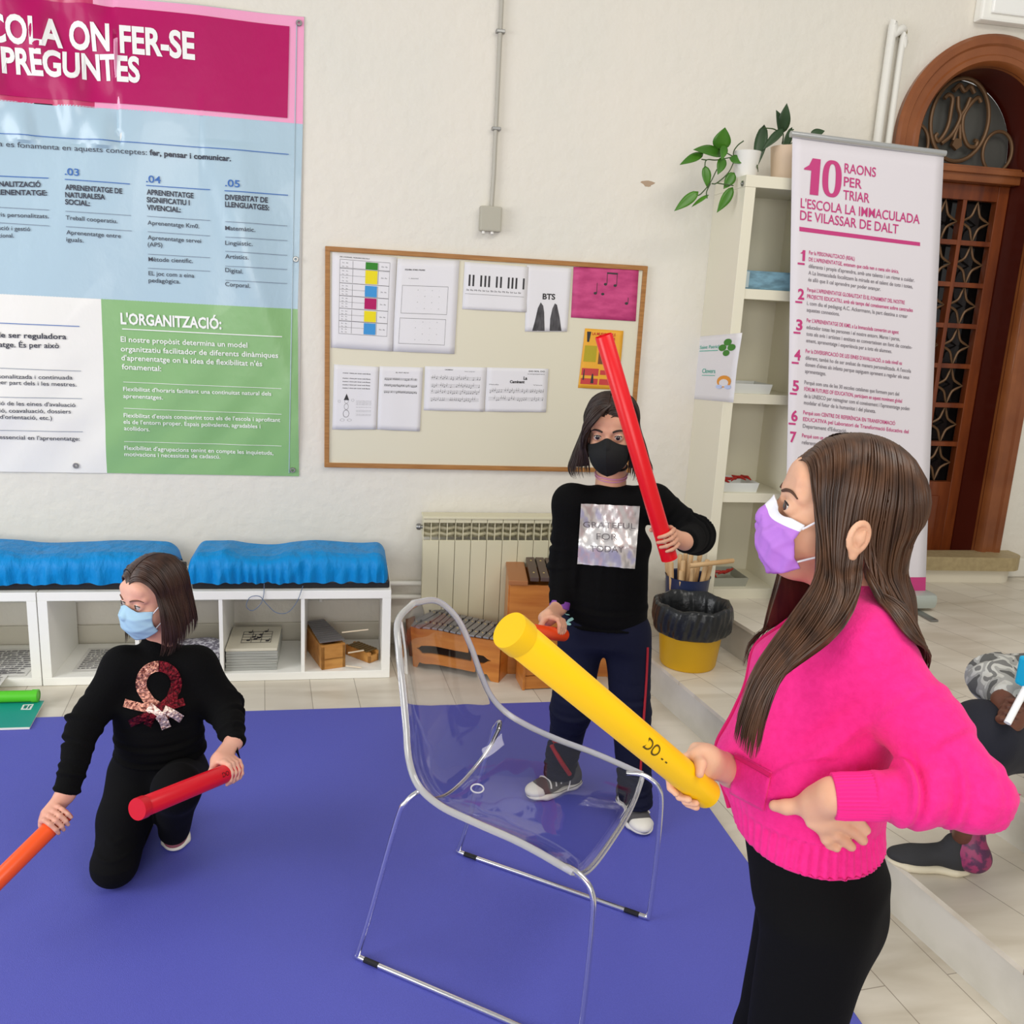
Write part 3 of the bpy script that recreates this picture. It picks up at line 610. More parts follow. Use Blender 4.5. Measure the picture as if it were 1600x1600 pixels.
for s_, p0, p1 in (('El nostre propòsit determina un model', (188, 534), (387, 543)), ('organitzatiu facilitador de diferents dinàmiques', (188, 549), (435, 559)), ("d'aprenentatge on la idea de flexibilitat n'és", (189, 563), (410, 572)), ('fonamental:', (190, 577), (252, 580))): bt(wt, s_, p0, p1, 8.4, .012)
for s_, p0, p1 in (("Flexibilitat d'horaris facilitant una continuitat natural dels", (192, 611), (424, 618)), ('aprenentatges.', (192, 622), (255, 624)), ("Flexibilitat d'espais conquerint tots els de l'escola i aprofitant", (193, 652), (438, 659)), ("els de l'entorn proper. Espais polivalents, agradables i", (193, 662), (407, 669)), ('acollidors.', (194, 672), (234, 674)), ("Flexibilitat d'agrupacions tenint en compte les inquietuds,", (194, 703), (427, 711)), ('motivacions i necessitats de cadascú.', (194, 713), (344, 717))): bt(wt, s_, p0, p1, 6.4, .01)
for a, b in (((192, 597), (440, 607)), ((193, 638), (440, 647)), ((194, 690), (440, 697))): bline(wt, a, b, .8)
bline(bl, (-60, 502), (124, 510), 1.2)
for s_, p0, p1, bo in (("L'avaluació ha de ser reguladora", (-95, 524), (104, 530), .02), ("de l'aprenentatge. És per això", (-75, 540), (93, 544), .015)): bt(kt, s_, p0, p1, 8.4, bo)
for s_, p0, p1 in (('Avaluació personalitzada i continuada', (-68, 589), (113, 593)), ('sempre per part dels i les mestres.', (-40, 598), (119, 604)), ('Creació de les eines d\'avaluació', (-26, 631), (118, 636)), ('(autoavaluació, coavaluació, dossiers', (-55, 642), (111, 646)), ("pautes d'orientació, etc.)", (-30, 652), (82, 656)), ("Element essencial en l'aprenentatge:", (-40, 684), (124, 689))): bt(kt, s_, p0, p1, 6.4, .006)
for a, b in (((-60, 572), (126, 580)), ((-60, 618), (128, 623)), ((-60, 670), (129, 675))): bline(lines, a, b, .8)
wt.build('white_lettering', mat('print_white', (240, 240, 236), .35), BN); kt.build('black_lettering', mat('print_black', (44, 46, 62), .4), BN); bl.build('blue_lettering', mat('print_navy_blue', (40, 100, 176), .4), BN); lines.build('thin_rules', mat('print_rule', (110, 122, 140), .4), BN)
# ================= tall shelf unit =================
SX0, SX1, SY, ST = 1.715, 2.135, -.352, 2.30
cab = thing('tall_bookshelf', ((SX0+SX1)/2, SY/2, Z2), 'tall narrow cream open bookshelf against the wall with plants on top', 'bookshelf')
MB().box(V(SX0, SY, Z2), V(SX0+.05, 0, ST-.0505), .002).build('side_panel', m_cream, cab); MB().box(V(SX1-.05, SY, Z2), V(SX1, 0, ST-.0505), .002).build('side_panel', m_cream, cab)
MB().box(V(SX0, SY, ST-.05), V(SX1, 0, ST), .002).build('top_panel', m_cream, cab); MB().box(V(SX0+.05, SY, Z2), V(SX1-.05, 0, Z2+.05)).build('bottom_panel', m_cream, cab)
MB().box(V(SX0+.05, -.02, Z2+.05), V(SX1-.05, -.005, ST-.05)).build('back_panel', m_cream, cab)
shz = [.823, 1.296, 1.77]
for z in shz: MB().box(V(SX0+.05, SY+.004, z), V(SX1-.05, -.02, z+.045), .002).build('shelf', m_cream, cab)
w = V(SX0-.002, SY+.03, ST-.035); MB().lathe([(0, 0), (.012, 0), (.012, .004), (.005, .004), (.004, .008), (0, .008)], w+V(.001, 0, 0), (-1, 0, 0), 20).build('hook', m_steel, cab)
def tray(x0, z, lab, red, w=.2, col=(214, 216, 212), d=.2):
    o = thing('paper_tray', (x0+w/2, SY+.12, z), lab, 'tray', 'shallow trays on the tall bookshelf')
    y0 = SY+.03; mb = MB(); h = .045
    mb.box(V(x0+.01, y0+.01, z), V(x0+w-.01, y0+d-.01, z+.005))
    for a, b in ((V(x0, y0, 0), V(x0+w, y0, 0)), (V(x0+w, y0, 0), V(x0+w, y0+d, 0)), (V(x0+w, y0+d, 0), V(x0, y0+d, 0)), (V(x0, y0+d, 0), V(x0, y0, 0))):
        c = V(x0+w/2, y0+d/2, 0); ia = c+(a-c)*.92; ib = c+(b-c)*.92; e = V(0, 0, z+h); g = V(0, 0, z)
        mb.poly([ia+g, ib+g, b+e, a+e]); mb.poly([a+e, b+e, c+(b-c)*.97+e, c+(a-c)*.97+e]); mb.poly([c+(a-c)*.97+e, c+(b-c)*.97+e, c+(ib-c)*.97+g+V(0, 0, .005), c+(ia-c)*.97+g+V(0, 0, .005)])
    mb.build('tray_body', mat('tray_plastic%d' % col[0], col, .4), o)
    return o
sx = SX0+.052
tray(sx, shz[1]+.045, 'white shallow tray on the shelf level with the clover sheet', 0, .2)
tray(sx, shz[0]+.045, 'white shallow tray holding red pieces on the second lowest shelf', 1, .19)
tray(sx, Z2+.05, 'grey shallow tray with red pieces on the bottom of the bookshelf', 1, .19, (160, 160, 146))
m_redp = mat('red_plastic', (170, 40, 34), .4)
for k, (z, n_) in enumerate(((shz[0]+.05, 5), (Z2+.055, 4))):
    for i in range(n_):
        a = rng.uniform(0, PI); c = V(sx+.04+.03*i, SY+.12+.015*(i % 2), z+.034+.004*i); d_ = V(math.cos(a), math.sin(a), .1)*.04
        tag(MB().tube([c-d_, c-d_*.3+V(0, 0, .006), c+d_*.3, c+d_], [.003, .008, .008, .004], 8).build('red_toy_piece', m_redp, None, True), ('small red piece lying in the white tray on the second lowest shelf', 'small red piece lying in the grey tray at the bottom of the bookshelf')[k], 'toy', ('red pieces in the upper tray', 'red pieces in the lower tray')[k])  # small red toy pieces of unknown kind
bk = thing('storage_box', (sx+.1, SY+.1, shz[2]+.045), 'flat blue grey box with faded print lying on the top shelf of the bookshelf', 'box')
MB().box(V(sx, SY+.02, shz[2]+.045), V(sx+.3, SY+.26, shz[2]+.045+.082), .003).build('box_body', mat('blue_grey_card', (96, 128, 142), .5, noise=(14, (120, 160, 178), .4, .6, (1, 1, 3))), bk)
mb = MB(); mb.box(V(sx-.0, SY+.0185, shz[2]+.052), V(sx+.02, SY+.02, shz[2]+.122)); mb.build('end_label', mat('pale_label', (176, 192, 196), .5), bk)
mb = MB(); put_text(mb, 'naipes i jocs', V(sx+.03, SY+.0185, shz[2]+.06), V(sx+.2, SY+.0185, shz[2]+.06), V(0, 0, 1), .03, .01); mb.build('faded_print', mat('pale_label', (176, 192, 196), .5), bk) if False else None
# clover sheet taped on the side of the bookshelf
class SideSheet(Sheet):
    nrm = V(-1, 0, 0)
    def bend(s, u, v): return .001+.004*u*math.sin(3*v)**2
def xplane(px, py, X=SX0-.001):
    d = ray(px, py); return CC+d*((X-CC[0])/d[0])
s = SideSheet([(1077, 527), (1160, 520), (1146, 629), (1068, 622)], plane=lambda x, y: xplane(x, y))
# keep the sheet the size it has: it hangs from the side panel and stands a little proud of the front edge
s.paper('clover_sheet', m_paper, 'white drawing with shamrock, rainbow and two small figures taped to the bookshelf side', 'drawing', None)
for nm, mm, sh in (('green_clover', mat('crayon_green', (60, 130, 40), .7), [(.78, .72, .06, .045), (.70, .80, .07, .05), (.86, .80, .07, .05), (.78, .88, .07, .05), (.14, .72, .03, .09), (.17, .89, .06, .03), (.12, .26, .03, .06)]), ('rainbow_arc', mat('crayon_orange', (226, 150, 50), .7), [(.80, .30, .13, .09)]), ('rainbow_inner', m_paper, [(.80, .28, .085, .055)]), ('figure_face', mat('crayon_skin', (222, 170, 110), .7), [(.16, .83, .035, .03), (.12, .42, .035, .03)]), ('figure_coat', mat('crayon_ochre', (176, 140, 50), .7), [(.12, .32, .05, .06), (.13, .48, .05, .03)]), ('cloud', mat('crayon_blue', (190, 205, 240), .7), [(.72, .22, .06, .03), (.88, .22, .06, .03)])):
    mb = MB(); o_ = {'rainbow_inner': .0024, 'cloud': .0028}.get(nm, .002)
    for cx, cy, rx, ry in sh: mb.poly([s.p(cx+rx*math.cos(a), cy+ry*math.sin(a), o_) for a in np.linspace(0, 2*PI, 16)[:-1]])
    mb.build(nm, mm, s.o)
mb = MB(); s.text(mb, 'Saint Patrick', .26, .80, .05, .4, .01); s.text(mb, 'Clovers', .36, .42, .07, .26, .01); s.rects('underline', [(.26, .76, .62, .772), (.36, .38, .62, .39)], mat('crayon_teal', (90, 180, 160), .7)); mb.build('lettering', mat('crayon_teal', (90, 180, 160), .7), s.o)
# ================= plants =================
m_leaf = mat('leaf_green', (74, 130, 28), .35, noise=(8, (52, 104, 22), .3, .7, U1)); m_leafd = mat('leaf_dark', (52, 78, 46), .4, noise=(8, (40, 62, 36), .3, .7, U1)); m_stem = mat('stem', (66, 88, 50), .5)
def leaf(mb, base, tip, wid, nrm, cup=.15, droop=.12):
    base = np.asarray(base); tip = np.asarray(tip); d = tip-base; L_ = np.linalg.norm(d); d = d/L_; nrm = nz(nrm-d*(d@nrm)); s_ = np.cross(d, nrm); vs = []; fs = []; nu = 10
    for i in range(nu+1):
        t = i/nu; w = wid*(math.sin(PI*min(1, t*1.02)**.72))**.8*(1-.15*t) if t < .98 else .0; back = -.09*L_*(1-t)**6
        for k in (-1, -.5, 0, .5, 1): vs.append(base+d*(t*L_+back*abs(k)*1.2)+s_*(k*w)+nrm*(cup*w*abs(k)**1.5-droop*L_*t*t))
    for i in range(nu):
        for k in range(4): a = i*5+k; fs.append((a, a+1, a+6, a+5))
    mb.add(vs, fs)
def plant(name, lab, px, top, col, leaves, stems, Y, Dn, m, potr=.07, poth=.13, potc=(222, 220, 214)):
    o = thing(name, (px, top[1], ST), lab, 'plant'); mb = MB()
    mb.lathe([(0, 0), (potr*.8, 0), (potr, poth), (potr*.93, poth), (potr*.9, poth-.02), (0, poth-.02)], V(px, top[1], ST), (0, 0, 1), 32); mb.build('pot', mat(name+'_pot', potc, .5), o, True)
    MB().lathe([(0, 0), (potr*.9, 0)], V(px, top[1], ST+poth-.022), (0, 0, 1), 20).build('soil', mat('soil', (60, 44, 34), .9), o)
    ms = MB()
    for st in stems: ms.tube(smooth_path([oy(x, y, Y_) for x, y, Y_ in st], 5), .0028, 6)
    ms.build('stem', m_stem, o, True)
    for (x0, y0, Y0, x1, y1, Y1, wd, nv) in leaves:
        mb = MB(); leaf(mb, oy(x0, y0, Y0), oy(x1, y1, Y1), wd, V(*nv)); l = mb.build('leaf', m, o, True); solid(l, .0012)
    return o
PY = -.20
L1 = [(1138, 212, -.2, 1155, 220, -.22, .036, (0, -1, .3)), (1126, 240, -.2, 1089, 229, -.3, .032, (0, -1, .5)), (1096, 241, -.24, 1065, 254, -.3, .021, (0, -1, .4)), (1132, 228, -.22, 1129, 248, -.26, .02, (0, -1, .2)), (1130, 248, -.22, 1123, 271, -.26, .024, (0, -1, .2)),
      (1142, 248, -.22, 1163, 252, -.24, .026, (0, -1, .6)), (1102, 262, -.26, 1107, 293, -.28, .023, (0, -1, .2)), (1146, 272, -.26, 1132, 294, -.28, .026, (0, -1, .2)), (1143, 296, -.28, 1122, 331, -.3, .025, (0, -1, .2)), (1088, 302, -.3, 1055, 328, -.32, .024, (0, -1, .3)), (1105, 306, -.3, 1080, 321, -.3, .012, (0, -.6, .8))]
L1[0] = (1124, 232, -.2, 1134, 200, -.24, .045, (0, -1, .2))
plant('trailing_pothos', 'bright green trailing pothos in a white pot hanging over the left edge of the bookshelf', 1.775, V(0, -.20, 0), None, L1,
      [[(1150, 262, -.2), (1146, 240, -.2), (1152, 228, -.22), (1162, 220, -.24)], [(1148, 250, -.2), (1138, 270, -.26), (1120, 286, -.28), (1112, 287, -.28)], [(1120, 265, -.24), (1110, 285, -.28), (1100, 298, -.3), (1092, 305, -.3), (1087, 303, -.3)], [(1110, 287, -.28), (1104, 300, -.3), (1105, 310, -.3)], [(1146, 245, -.2), (1120, 250, -.22), (1104, 250, -.25), (1101, 262, -.26)], [(1104, 250, -.25), (1096, 249, -.25)], [(1148, 246, -.2), (1130, 236, -.2), (1124, 232, -.2)], [(1120, 286, -.28), (1132, 288, -.28), (1146, 290, -.28)]],
      0, 0, m_leaf, .062, .12)
L2 = [(1222, 205, -.2, 1230, 163, -.26, .03, (-.3, -1, .1)), (1222, 205, -.2, 1216, 172, -.24, .028, (.3, -1, .1)), (1193, 201, -.2, 1181, 262, -.26, .03, (-.4, -1, .2)), (1222, 203, -.22, 1193, 231, -.26, .021, (-.2, -1, .5)), (1236, 203, -.2, 1222, 245, -.24, .022, (.3, -1, .2)), (1268, 210, -.2, 1290, 203, -.2, .02, (0, -1, .4))]
plant('dark_leaf_plant', 'dark leaved plant in a beige pot on top of the bookshelf behind the roll-up banner', 1.985, V(0, -.19, 0), None, L2,
      [[(1222, 225, -.19), (1224, 212, -.2), (1222, 204, -.2)], [(1222, 212, -.2), (1210, 202, -.2), (1193, 200, -.2)], [(1225, 225, -.19), (1232, 210, -.2), (1240, 202, -.2)], [(1183, 258, -.26), (1184, 268, -.22)], [(1235, 225, -.19), (1255, 212, -.2), (1268, 210, -.2)]], 0, 0, m_leafd, .088, .155, (214, 190, 164))
# ================= roll-up banner =================
RQ = [V(1.894, -.385, 2.475), V(2.631, -.385, 2.452), V(2.795, -.52, .405), V(2.05, -.52, .40)]   # TL TR BR BL
ru = thing('rollup_banner', (2.42, -.52, Z2), 'white roll-up banner with magenta headline 10 RAONS standing before the bookshelf', 'banner')
rn = nz(np.cross(RQ[1]-RQ[0], RQ[3]-RQ[0])); rn = rn if rn[1] < 0 else -rn
def rp(u, v, o=0.): q = (RQ[3]*(1-u)+RQ[2]*u)*(1-v)+(RQ[0]*(1-u)+RQ[1]*u)*v; return q+rn*(o+.004*math.sin(3*u+4*v)+.0025*math.sin(14*u+2*v)*(1-v))
def rpx(px, py):
    o = RQ[0]; d = ray(px, py); t = ((o-CC)@rn)/(d@rn); P_ = CC+d*t; a = (RQ[1]-RQ[0])*.5+(RQ[2]-RQ[3])*.5; h_ = RQ[0]-RQ[3]
    v = ((P_-RQ[3])@nz(np.cross(rn, a)))/(h_@nz(np.cross(rn, a))); L_ = RQ[3]*(1-v)+RQ[0]*v; Rr_ = RQ[2]*(1-v)+RQ[1]*v; u = ((P_-L_)@(Rr_-L_))/((Rr_-L_)@(Rr_-L_)); return u, v
o = MB().grid(lambda a, b: rp(a, b), 16, 30).build('fabric', mat('banner_fabric', (222, 217, 222), .6), ru, True); solid(o, .0008, -1)
tp = [rp(0, 1.0)+(RQ[0]-RQ[1])*.012, rp(1, 1.0)+(RQ[1]-RQ[0])*.008]; MB().tube([tp[0], tp[1]], .014, 12).build('top_rail', mat('satin_aluminium', (196, 198, 198), .3, metal=.7), ru, True)
b0, b1 = RQ[3], RQ[2]; mb = MB(); mb.box(V(2.02, -.585, Z2+.012), V(2.83, -.455, Z2+.09), .03); mb.build('base', mat('silver_base', (186, 194, 186), .35, metal=.2), ru, True)
MB().box(V(2.70, -.72, Z2+.001), V(2.74, -.42, Z2+.011), .003).build('foot', m_steel, ru); MB().box(V(2.12, -.72, Z2+.001), V(2.16, -.42, Z2+.011), .003).build('foot', m_steel, ru)
MB().tube([V(2.40, -.46, Z2+.05), V(2.30, -.37, 2.44)], .006, 8).build('support_pole', m_steel, ru) if False else None
m_mg = mat('print_rose', (196, 60, 124), .5)
def rquad(name, p, m, o=.001): 
    q = [rpx(*t) for t in p]; q = [np.array(t) for t in q]; return MB().grid(lambda a, b: rp(*((q[3]*(1-a)+q[2]*a)*(1-b)+(q[0]*(1-a)+q[1]*a)*b), o), 14, 2).build(name, m, ru)
MB().grid(lambda a, b: rp(a, .045*b, .001), 16, 3).build('magenta_foot_band', m_mg, ru)
rquad('headline_rule', [(1249, 354), (1438, 376), (1438, 382), (1249, 361)], m_mg)
mt, gt = MB(), MB()
def rt(mb, s, p0, p1, h, bold=.0):
    a, b = np.array(rpx(*p0)), np.array(rpx(*p1)); up = np.array(rpx(p0[0]+h*.03, p0[1]-h))-a; vs, fs, w0, w1 = text_mesh(s, bold)
    mb.add([rp(*(a+(b-a)*(v[0]-w0)/(w1-w0)+up*v[1]/.7), .002) for v in vs], fs)
def rpoly(mb, pts, org, ux, uy): mb.add([rp(*(np.array(rpx(*org))+(np.array(rpx(*ux))-np.array(rpx(*org)))*a+(np.array(rpx(*uy))-np.array(rpx(*org)))*b), .002) for a, b in pts], [tuple(range(len(pts)))])
ONE = [(0, .70), (.28, .80), (.45, 1.), (.92, 1.), (.92, 0), (.42, 0), (.42, .66), (0, .66)]
rpoly(mt, ONE, (1254, 302), (1281, 305), (1258, 245))
def rzero(mb, org, ux, uy, w=.30):
    n = 40; pt = lambda a, k: (.5+.5*k*math.copysign(abs(math.cos(a))**.8, math.cos(a)), .5+.5*(k if k == 1 else .80)*math.copysign(abs(math.sin(a))**.8, math.sin(a)))
    for i in range(n): a0, a1 = 2*PI*i/n, 2*PI*(i+1)/n; rpoly(mb, [pt(a0, 1), pt(a1, 1), pt(a1, .38), pt(a0, .38)], org, ux, uy)
rzero(mt, (1284, 305), (1314, 309), (1287, 247))
for s_, p0, p1, h in (('RAONS', (1320, 268), (1369, 274), 15), ('PER', (1319, 289), (1347, 293), 15), ('TRIAR', (1318, 310), (1359, 315), 15), ("L'ESCOLA LA IMMACULADA", (1251, 324), (1437, 347), 15), ('DE VILASSAR DE DALT', (1250, 343), (1404, 363), 15)): rt(mt, s_, p0, p1, h, .010)
for i, (y, x) in enumerate([(407, 1254), (467, 1250), (515, 1247), (562, 1244), (610, 1241), (657, 1239), (690, 1237)]):
    (rpoly(mt, ONE, (x-4, y), (x+4, y+1), (x-3, y-17)) if i == 0 else rt(mt, str(i+1), (x-4, y), (x+6, y+1), 16, .03))
    if i < 6: mb = mt; q = [np.array(rpx(*t)) for t in ((x-8, y+3), (x+3, y+4), (x+3, y+7), (x-8, y+6))]; mb.add([rp(*t, .002) for t in q], [(0, 1, 2, 3)])
txt = [[(1264, 397), ['Per la PERSONALITZACIÓ (REAL)', "DE L'APRENENTATGE, entenem que cada nen o nena són únics,", "diferents i propis d'aprendre, amb uns talents i un ritme a cuidar.", 'A La Immaculada focalitzem la mirada en el talent de tots i totes,', 'és allò que li cal aprendre per poder avançar.'], 2],
 [(1261, 455), ["Perquè L'APRENENTATGE GLOBALITZAT ÉS EL FONAMENT DEL NOSTRE", 'PROJECTE EDUCATIU, amb els temps del coneixement sobre centrades', 'i, com diu el pedagog A.C. Ackermann, la part destina a crear', 'aquestes connexions.'], 2],
 [(1260, 503), ["Per L'APRENENTATGE DE KM0, a La Immaculada convertim un agent", "educador totes les persones i el nostre entorn. Mares i pares,", 'tots els avis i artistes i entitats es converteixen en font de coneix-', 'ement, aprenentatge i experiència per a tots els alumnes.'], 1],
 [(1258, 551), ["Per la DIVERSIFICACIÓ DE LES EINES D'AVALUACIÓ, a cada nivell es", "diferent, també ho de ser avaluat de manera personalitzada. A l'escola", "donem d'eines als infants perque sapiguem aprenent a regular els seus", 'aprenentatges.'], 1],
 [(1256, 600), ['Perquè som una de les 30 escoles catalanes que formem part del', 'FÒRUM FUTURES OF EDUCATION, participem en aquest moviment global', 'de la UNESCO per reimaginar com el coneixement i l\'aprenentatge poden', 'modelar el futur de la humanitat i del planeta.'], -1],
 [(1254, 647), ['Perquè som CENTRE DE REFERÈNCIA EN TRANSFORMACIÓ', 'EDUCATIVA pel Laboratori de Transformació Educativa del', "Departament d'Educació."], 2],
 [(1252, 683), ['Perquè som un centre obert a la INNOVACIÓ I RECERCA DE', 'referents de projectes de la nostra comunitat.'], 1]]
m_gt = mat('print_grey_text', (132, 126, 132), .6)
for (x, y), ls, nm in txt:
    for j, l in enumerate(ls):
        y0 = y+j*10.5; x0 = x-j*.35; full = max(len(q) for q in ls); W_ = 166*len(l)/full
        if full < 55: W_ *= .85
        rt(mt if (0 <= j < nm or (nm == -1 and j == 1)) else gt, l, (x0, y0), (x0+W_, y0+W_*.125), 6, .012)
mt.build('magenta_lettering', m_mg, ru); gt.build('grey_lettering', m_gt, ru)
# ================= low cube shelves =================
KY, KH, KD = -.43, .42, .39
def lowshelf(x0, lab):
    w = 1.47; o = thing('low_cube_shelf', (x0+w/2, KY+KD/2, 0), lab, 'shelf', 'low white cube shelves along the wall')
    y1 = KY+KD; T = .038
    MB().box(V(x0, KY, KH-T), V(x0+w, y1, KH), .002).build('top_panel', m_white, o); MB().box(V(x0, KY, .001), V(x0+w, y1, T), .002).build('bottom_panel', m_white, o)
    for x in (x0, x0+w-T): MB().box(V(x, KY, T), V(x+T, y1, KH-T), .001).build('side_panel', m_white, o)
    for i in (1, 2, 3): x = x0+T+(w-2*T)*i/4; MB().box(V(x-.008, KY+.003, T), V(x+.008, y1, KH-T)).build('divider', m_white, o)
    return o
K1 = .200-1.47; K0 = K1-1.474
lowshelf(K1, 'low white cube shelf with four open bays behind the kneeling girl'); lowshelf(K0, 'low white cube shelf cut by the left edge of the picture')
# sheet music lying in the bays
m_sheetmus = mat('sheet_music', (222, 220, 214), .7)
def flat_score(x0, y0, x1, y1, z, lab, rot=0., rows=5, name='sheet_music'):
    c = V((x0+x1)/2, (y0+y1)/2, 0); cs, sn = math.cos(rot), math.sin(rot)
    def P(u, v, o=0.): x = (u-.5)*(x1-x0); y = (v-.5)*(y1-y0); return V(c[0]+x*cs-y*sn, c[1]+x*sn+y*cs, z+o+.004*max(0, .5-v)*math.sin(3*u))
    o = MB().grid(lambda a, b: P(a, b, .001), 8, 8).build(name, m_sheetmus, None, True); tag(o, lab, 'sheet music', 'music sheets in the low shelves')
    mb = MB()
    for r_ in range(rows*2):
        v = .08+.86*r_/(rows*2)
        u = .07
        while u < .9:
            l = rng.uniform(.03, .12); mb.poly([P(u, v, .003), P(u+l, v+.01, .003), P(u+l, v+.045*rng.uniform(.6, 1.1), .003), P(u, v+.04, .003)]); u += l+rng.uniform(.008, .03)
    mb.build('printed_staves', m_grey, o); return o
T = .0385
flat_score(K0+1.09, KY+.02, K0+1.40, KY+.34, T, 'printed music pages spread in the bay at the far left', .0, 6)
flat_score(K0+1.02, KY-.10, K0+1.33, KY+.12, T+.002, 'printed music pages sticking out of the bay at the far left', .05, 5)
flat_score(K1+.10, KY+.06, K1+.33, KY+.33, T, 'music page lying in the bay just left of the kneeling girl', .0, 5)
# fabric in bay 2
def bay(i): w = (1.47-.076)/4; return K1+.038+w*i, K1+.038+w*(i+1)
a, b = bay(1); P_, Q_ = sdf_mesh([el(V(b-.12, KY+.17, .075), V(.12, .12, .04), k=0), el(V(b-.08, KY+.14, .10), V(.09, .10, .04)), el(V(b-.17, KY+.19, .09), V(.08, .09, .03)), cut((0, 0, -1), (0, 0, T+.001))], .006)
P_ = P_+normals(P_, Q_)*(.004*pnoise(P_, 60, 3))[:, None]
tag(mesh_np('folded_cloth', P_, Q_, mat('dotted_cloth', (120, 116, 128), .8, noise=(60, (200, 198, 206), .5, .55, U1)), None, True), 'grey dotted cloth bundle in the shelf bay behind the kneeling girl', 'cloth')
# stack of bound boards with notes on top (bay 3)
a, b = bay(2); st = []
m_bind = mat('clear_binder', (178, 178, 170), .35, noise=(40, (150, 152, 146), .35, .65, (.2, .2, 12)))
for k in range(8):
    z = T+.013*k; dx = rng.uniform(-.004, .004); o = MB().box(V(a+.012+dx, KY+.03, z+.0005), V(a+.235+dx, KY+.31, z+.0125), .002).build('ring_binder', m_bind if k < 7 else mat('cream_cover', (214, 208, 188), .5))
    tag(o, 'clear bound music folder in the stack in the third shelf bay' if k < 7 else 'cream cover with printed notes, topmost of the folder stack in the third bay', 'folder', 'folders stacked in the third bay'); top = o
zt = T+.013*8+.0008; mb = MB(); ox, oy_ = a+.07, KY+.10
for i in range(5): y = oy_+i*.034; mb.box(V(ox, y, zt), V(ox+.13, y+.0025, zt+.0006))
for i in range(4): x = ox+i*.043; mb.box(V(x, oy_, zt), V(x+.002, oy_+.136, zt+.0006))
for x, y in ((.03, .03), (.05, .07), (.08, .10), (.10, .14), (.075, .06), (.115, .02), (.03, .13), (.06, .045)): mb.lathe([(0, 0), (.009, 0), (.009, .0008), (0, .0008)], V(ox+x, oy_+y, zt), (0, 0, 1), 10); mb.box(V(ox+x+.006, oy_+y, zt), V(ox+x+.009, oy_+y+.03, zt+.0008))
mb.build('printed_notes', m_ink, top)
# glockenspiel in bay 4
a, b = bay(3)
def frame(o, th): 
    cs, sn = math.cos(th), math.sin(th)
    return lambda v: V(o[0]+v[0]*cs-v[1]*sn, o[1]+v[0]*sn+v[1]*cs, o[2]+v[2])
g = thing('metallophone', (a+.12, KY+.2, T), 'long wooden metallophone with grey bars standing endways in the right shelf bay', 'metallophone', None)
fr = frame((a+.135, KY+.03, T), PI/2+.30); m_wl = mat('light_wood', (206, 150, 78), .4, noise=(4, (176, 118, 54), .3, .7, (.6, 8, 8)))
L_ = .335
MB().box(V(0, -.055, 0), V(L_, -.04, .11), .002, fr=fr).box(V(0, .04, 0), V(L_, .055, .11), .002, fr=fr).box(V(0, -.055, 0), V(.015, .055, .115), .002, fr=fr).box(V(L_-.015, -.055, 0), V(L_, .055, .115), .002, fr=fr).box(V(0, -.05, .045), V(L_, .05, .052), fr=fr).build('resonator_box', m_wl, g)
for i in range(11):
    x = .02+.027*i; h_ = .058-.0015*i; MB().box(V(x, -h_, .122), V(x+.021, h_, .127), .001, fr=fr).build('metal_bar', m_bar, g)
g2 = thing('glockenspiel', (a+.27, KY+.2, T), 'small wooden glockenspiel lying behind the metallophone in the right shelf bay', 'glockenspiel', None)
fr = frame((b-.03, KY+.1, T), PI/2+.75); MB().box(V(0, -.03, 0), V(.16, -.018, .05), .002, fr=fr).box(V(0, .018, 0), V(.16, .03, .05), .002, fr=fr).box(V(0, -.03, 0), V(.012, .03, .035), .002, fr=fr).box(V(.148, -.03, 0), V(.16, .03, .035), .002, fr=fr).build('frame', m_wl, g2)
for i in range(7): MB().box(V(.014+.019*i, -.034, .0505), V(.028+.019*i, .034, .054), .001, fr=fr).build('metal_bar', mat('brass_bar', (130, 104, 60), .4, metal=.6), g2)
for k, (p0, p1) in enumerate(((V(a+.17, KY+.10, .185), V(a+.29, KY+.12, .19)), (V(a+.2, KY+.05, .105), V(a+.27, KY+.09, .10)), (V(a+.19, KY+.03, .05), V(a+.26, KY+.015, .046)))): tag(MB().tube([p0, p1], .0035, 8).build('mallet_stick', mat('pale_stick', (226, 210, 184), .5), None, True), ('thin pale stick lying across the metallophone bars', 'thin pale stick between the metallophone and the small glockenspiel', 'short pale stick lying low beside the small glockenspiel')[k], 'stick', 'thin sticks in the right shelf bay')
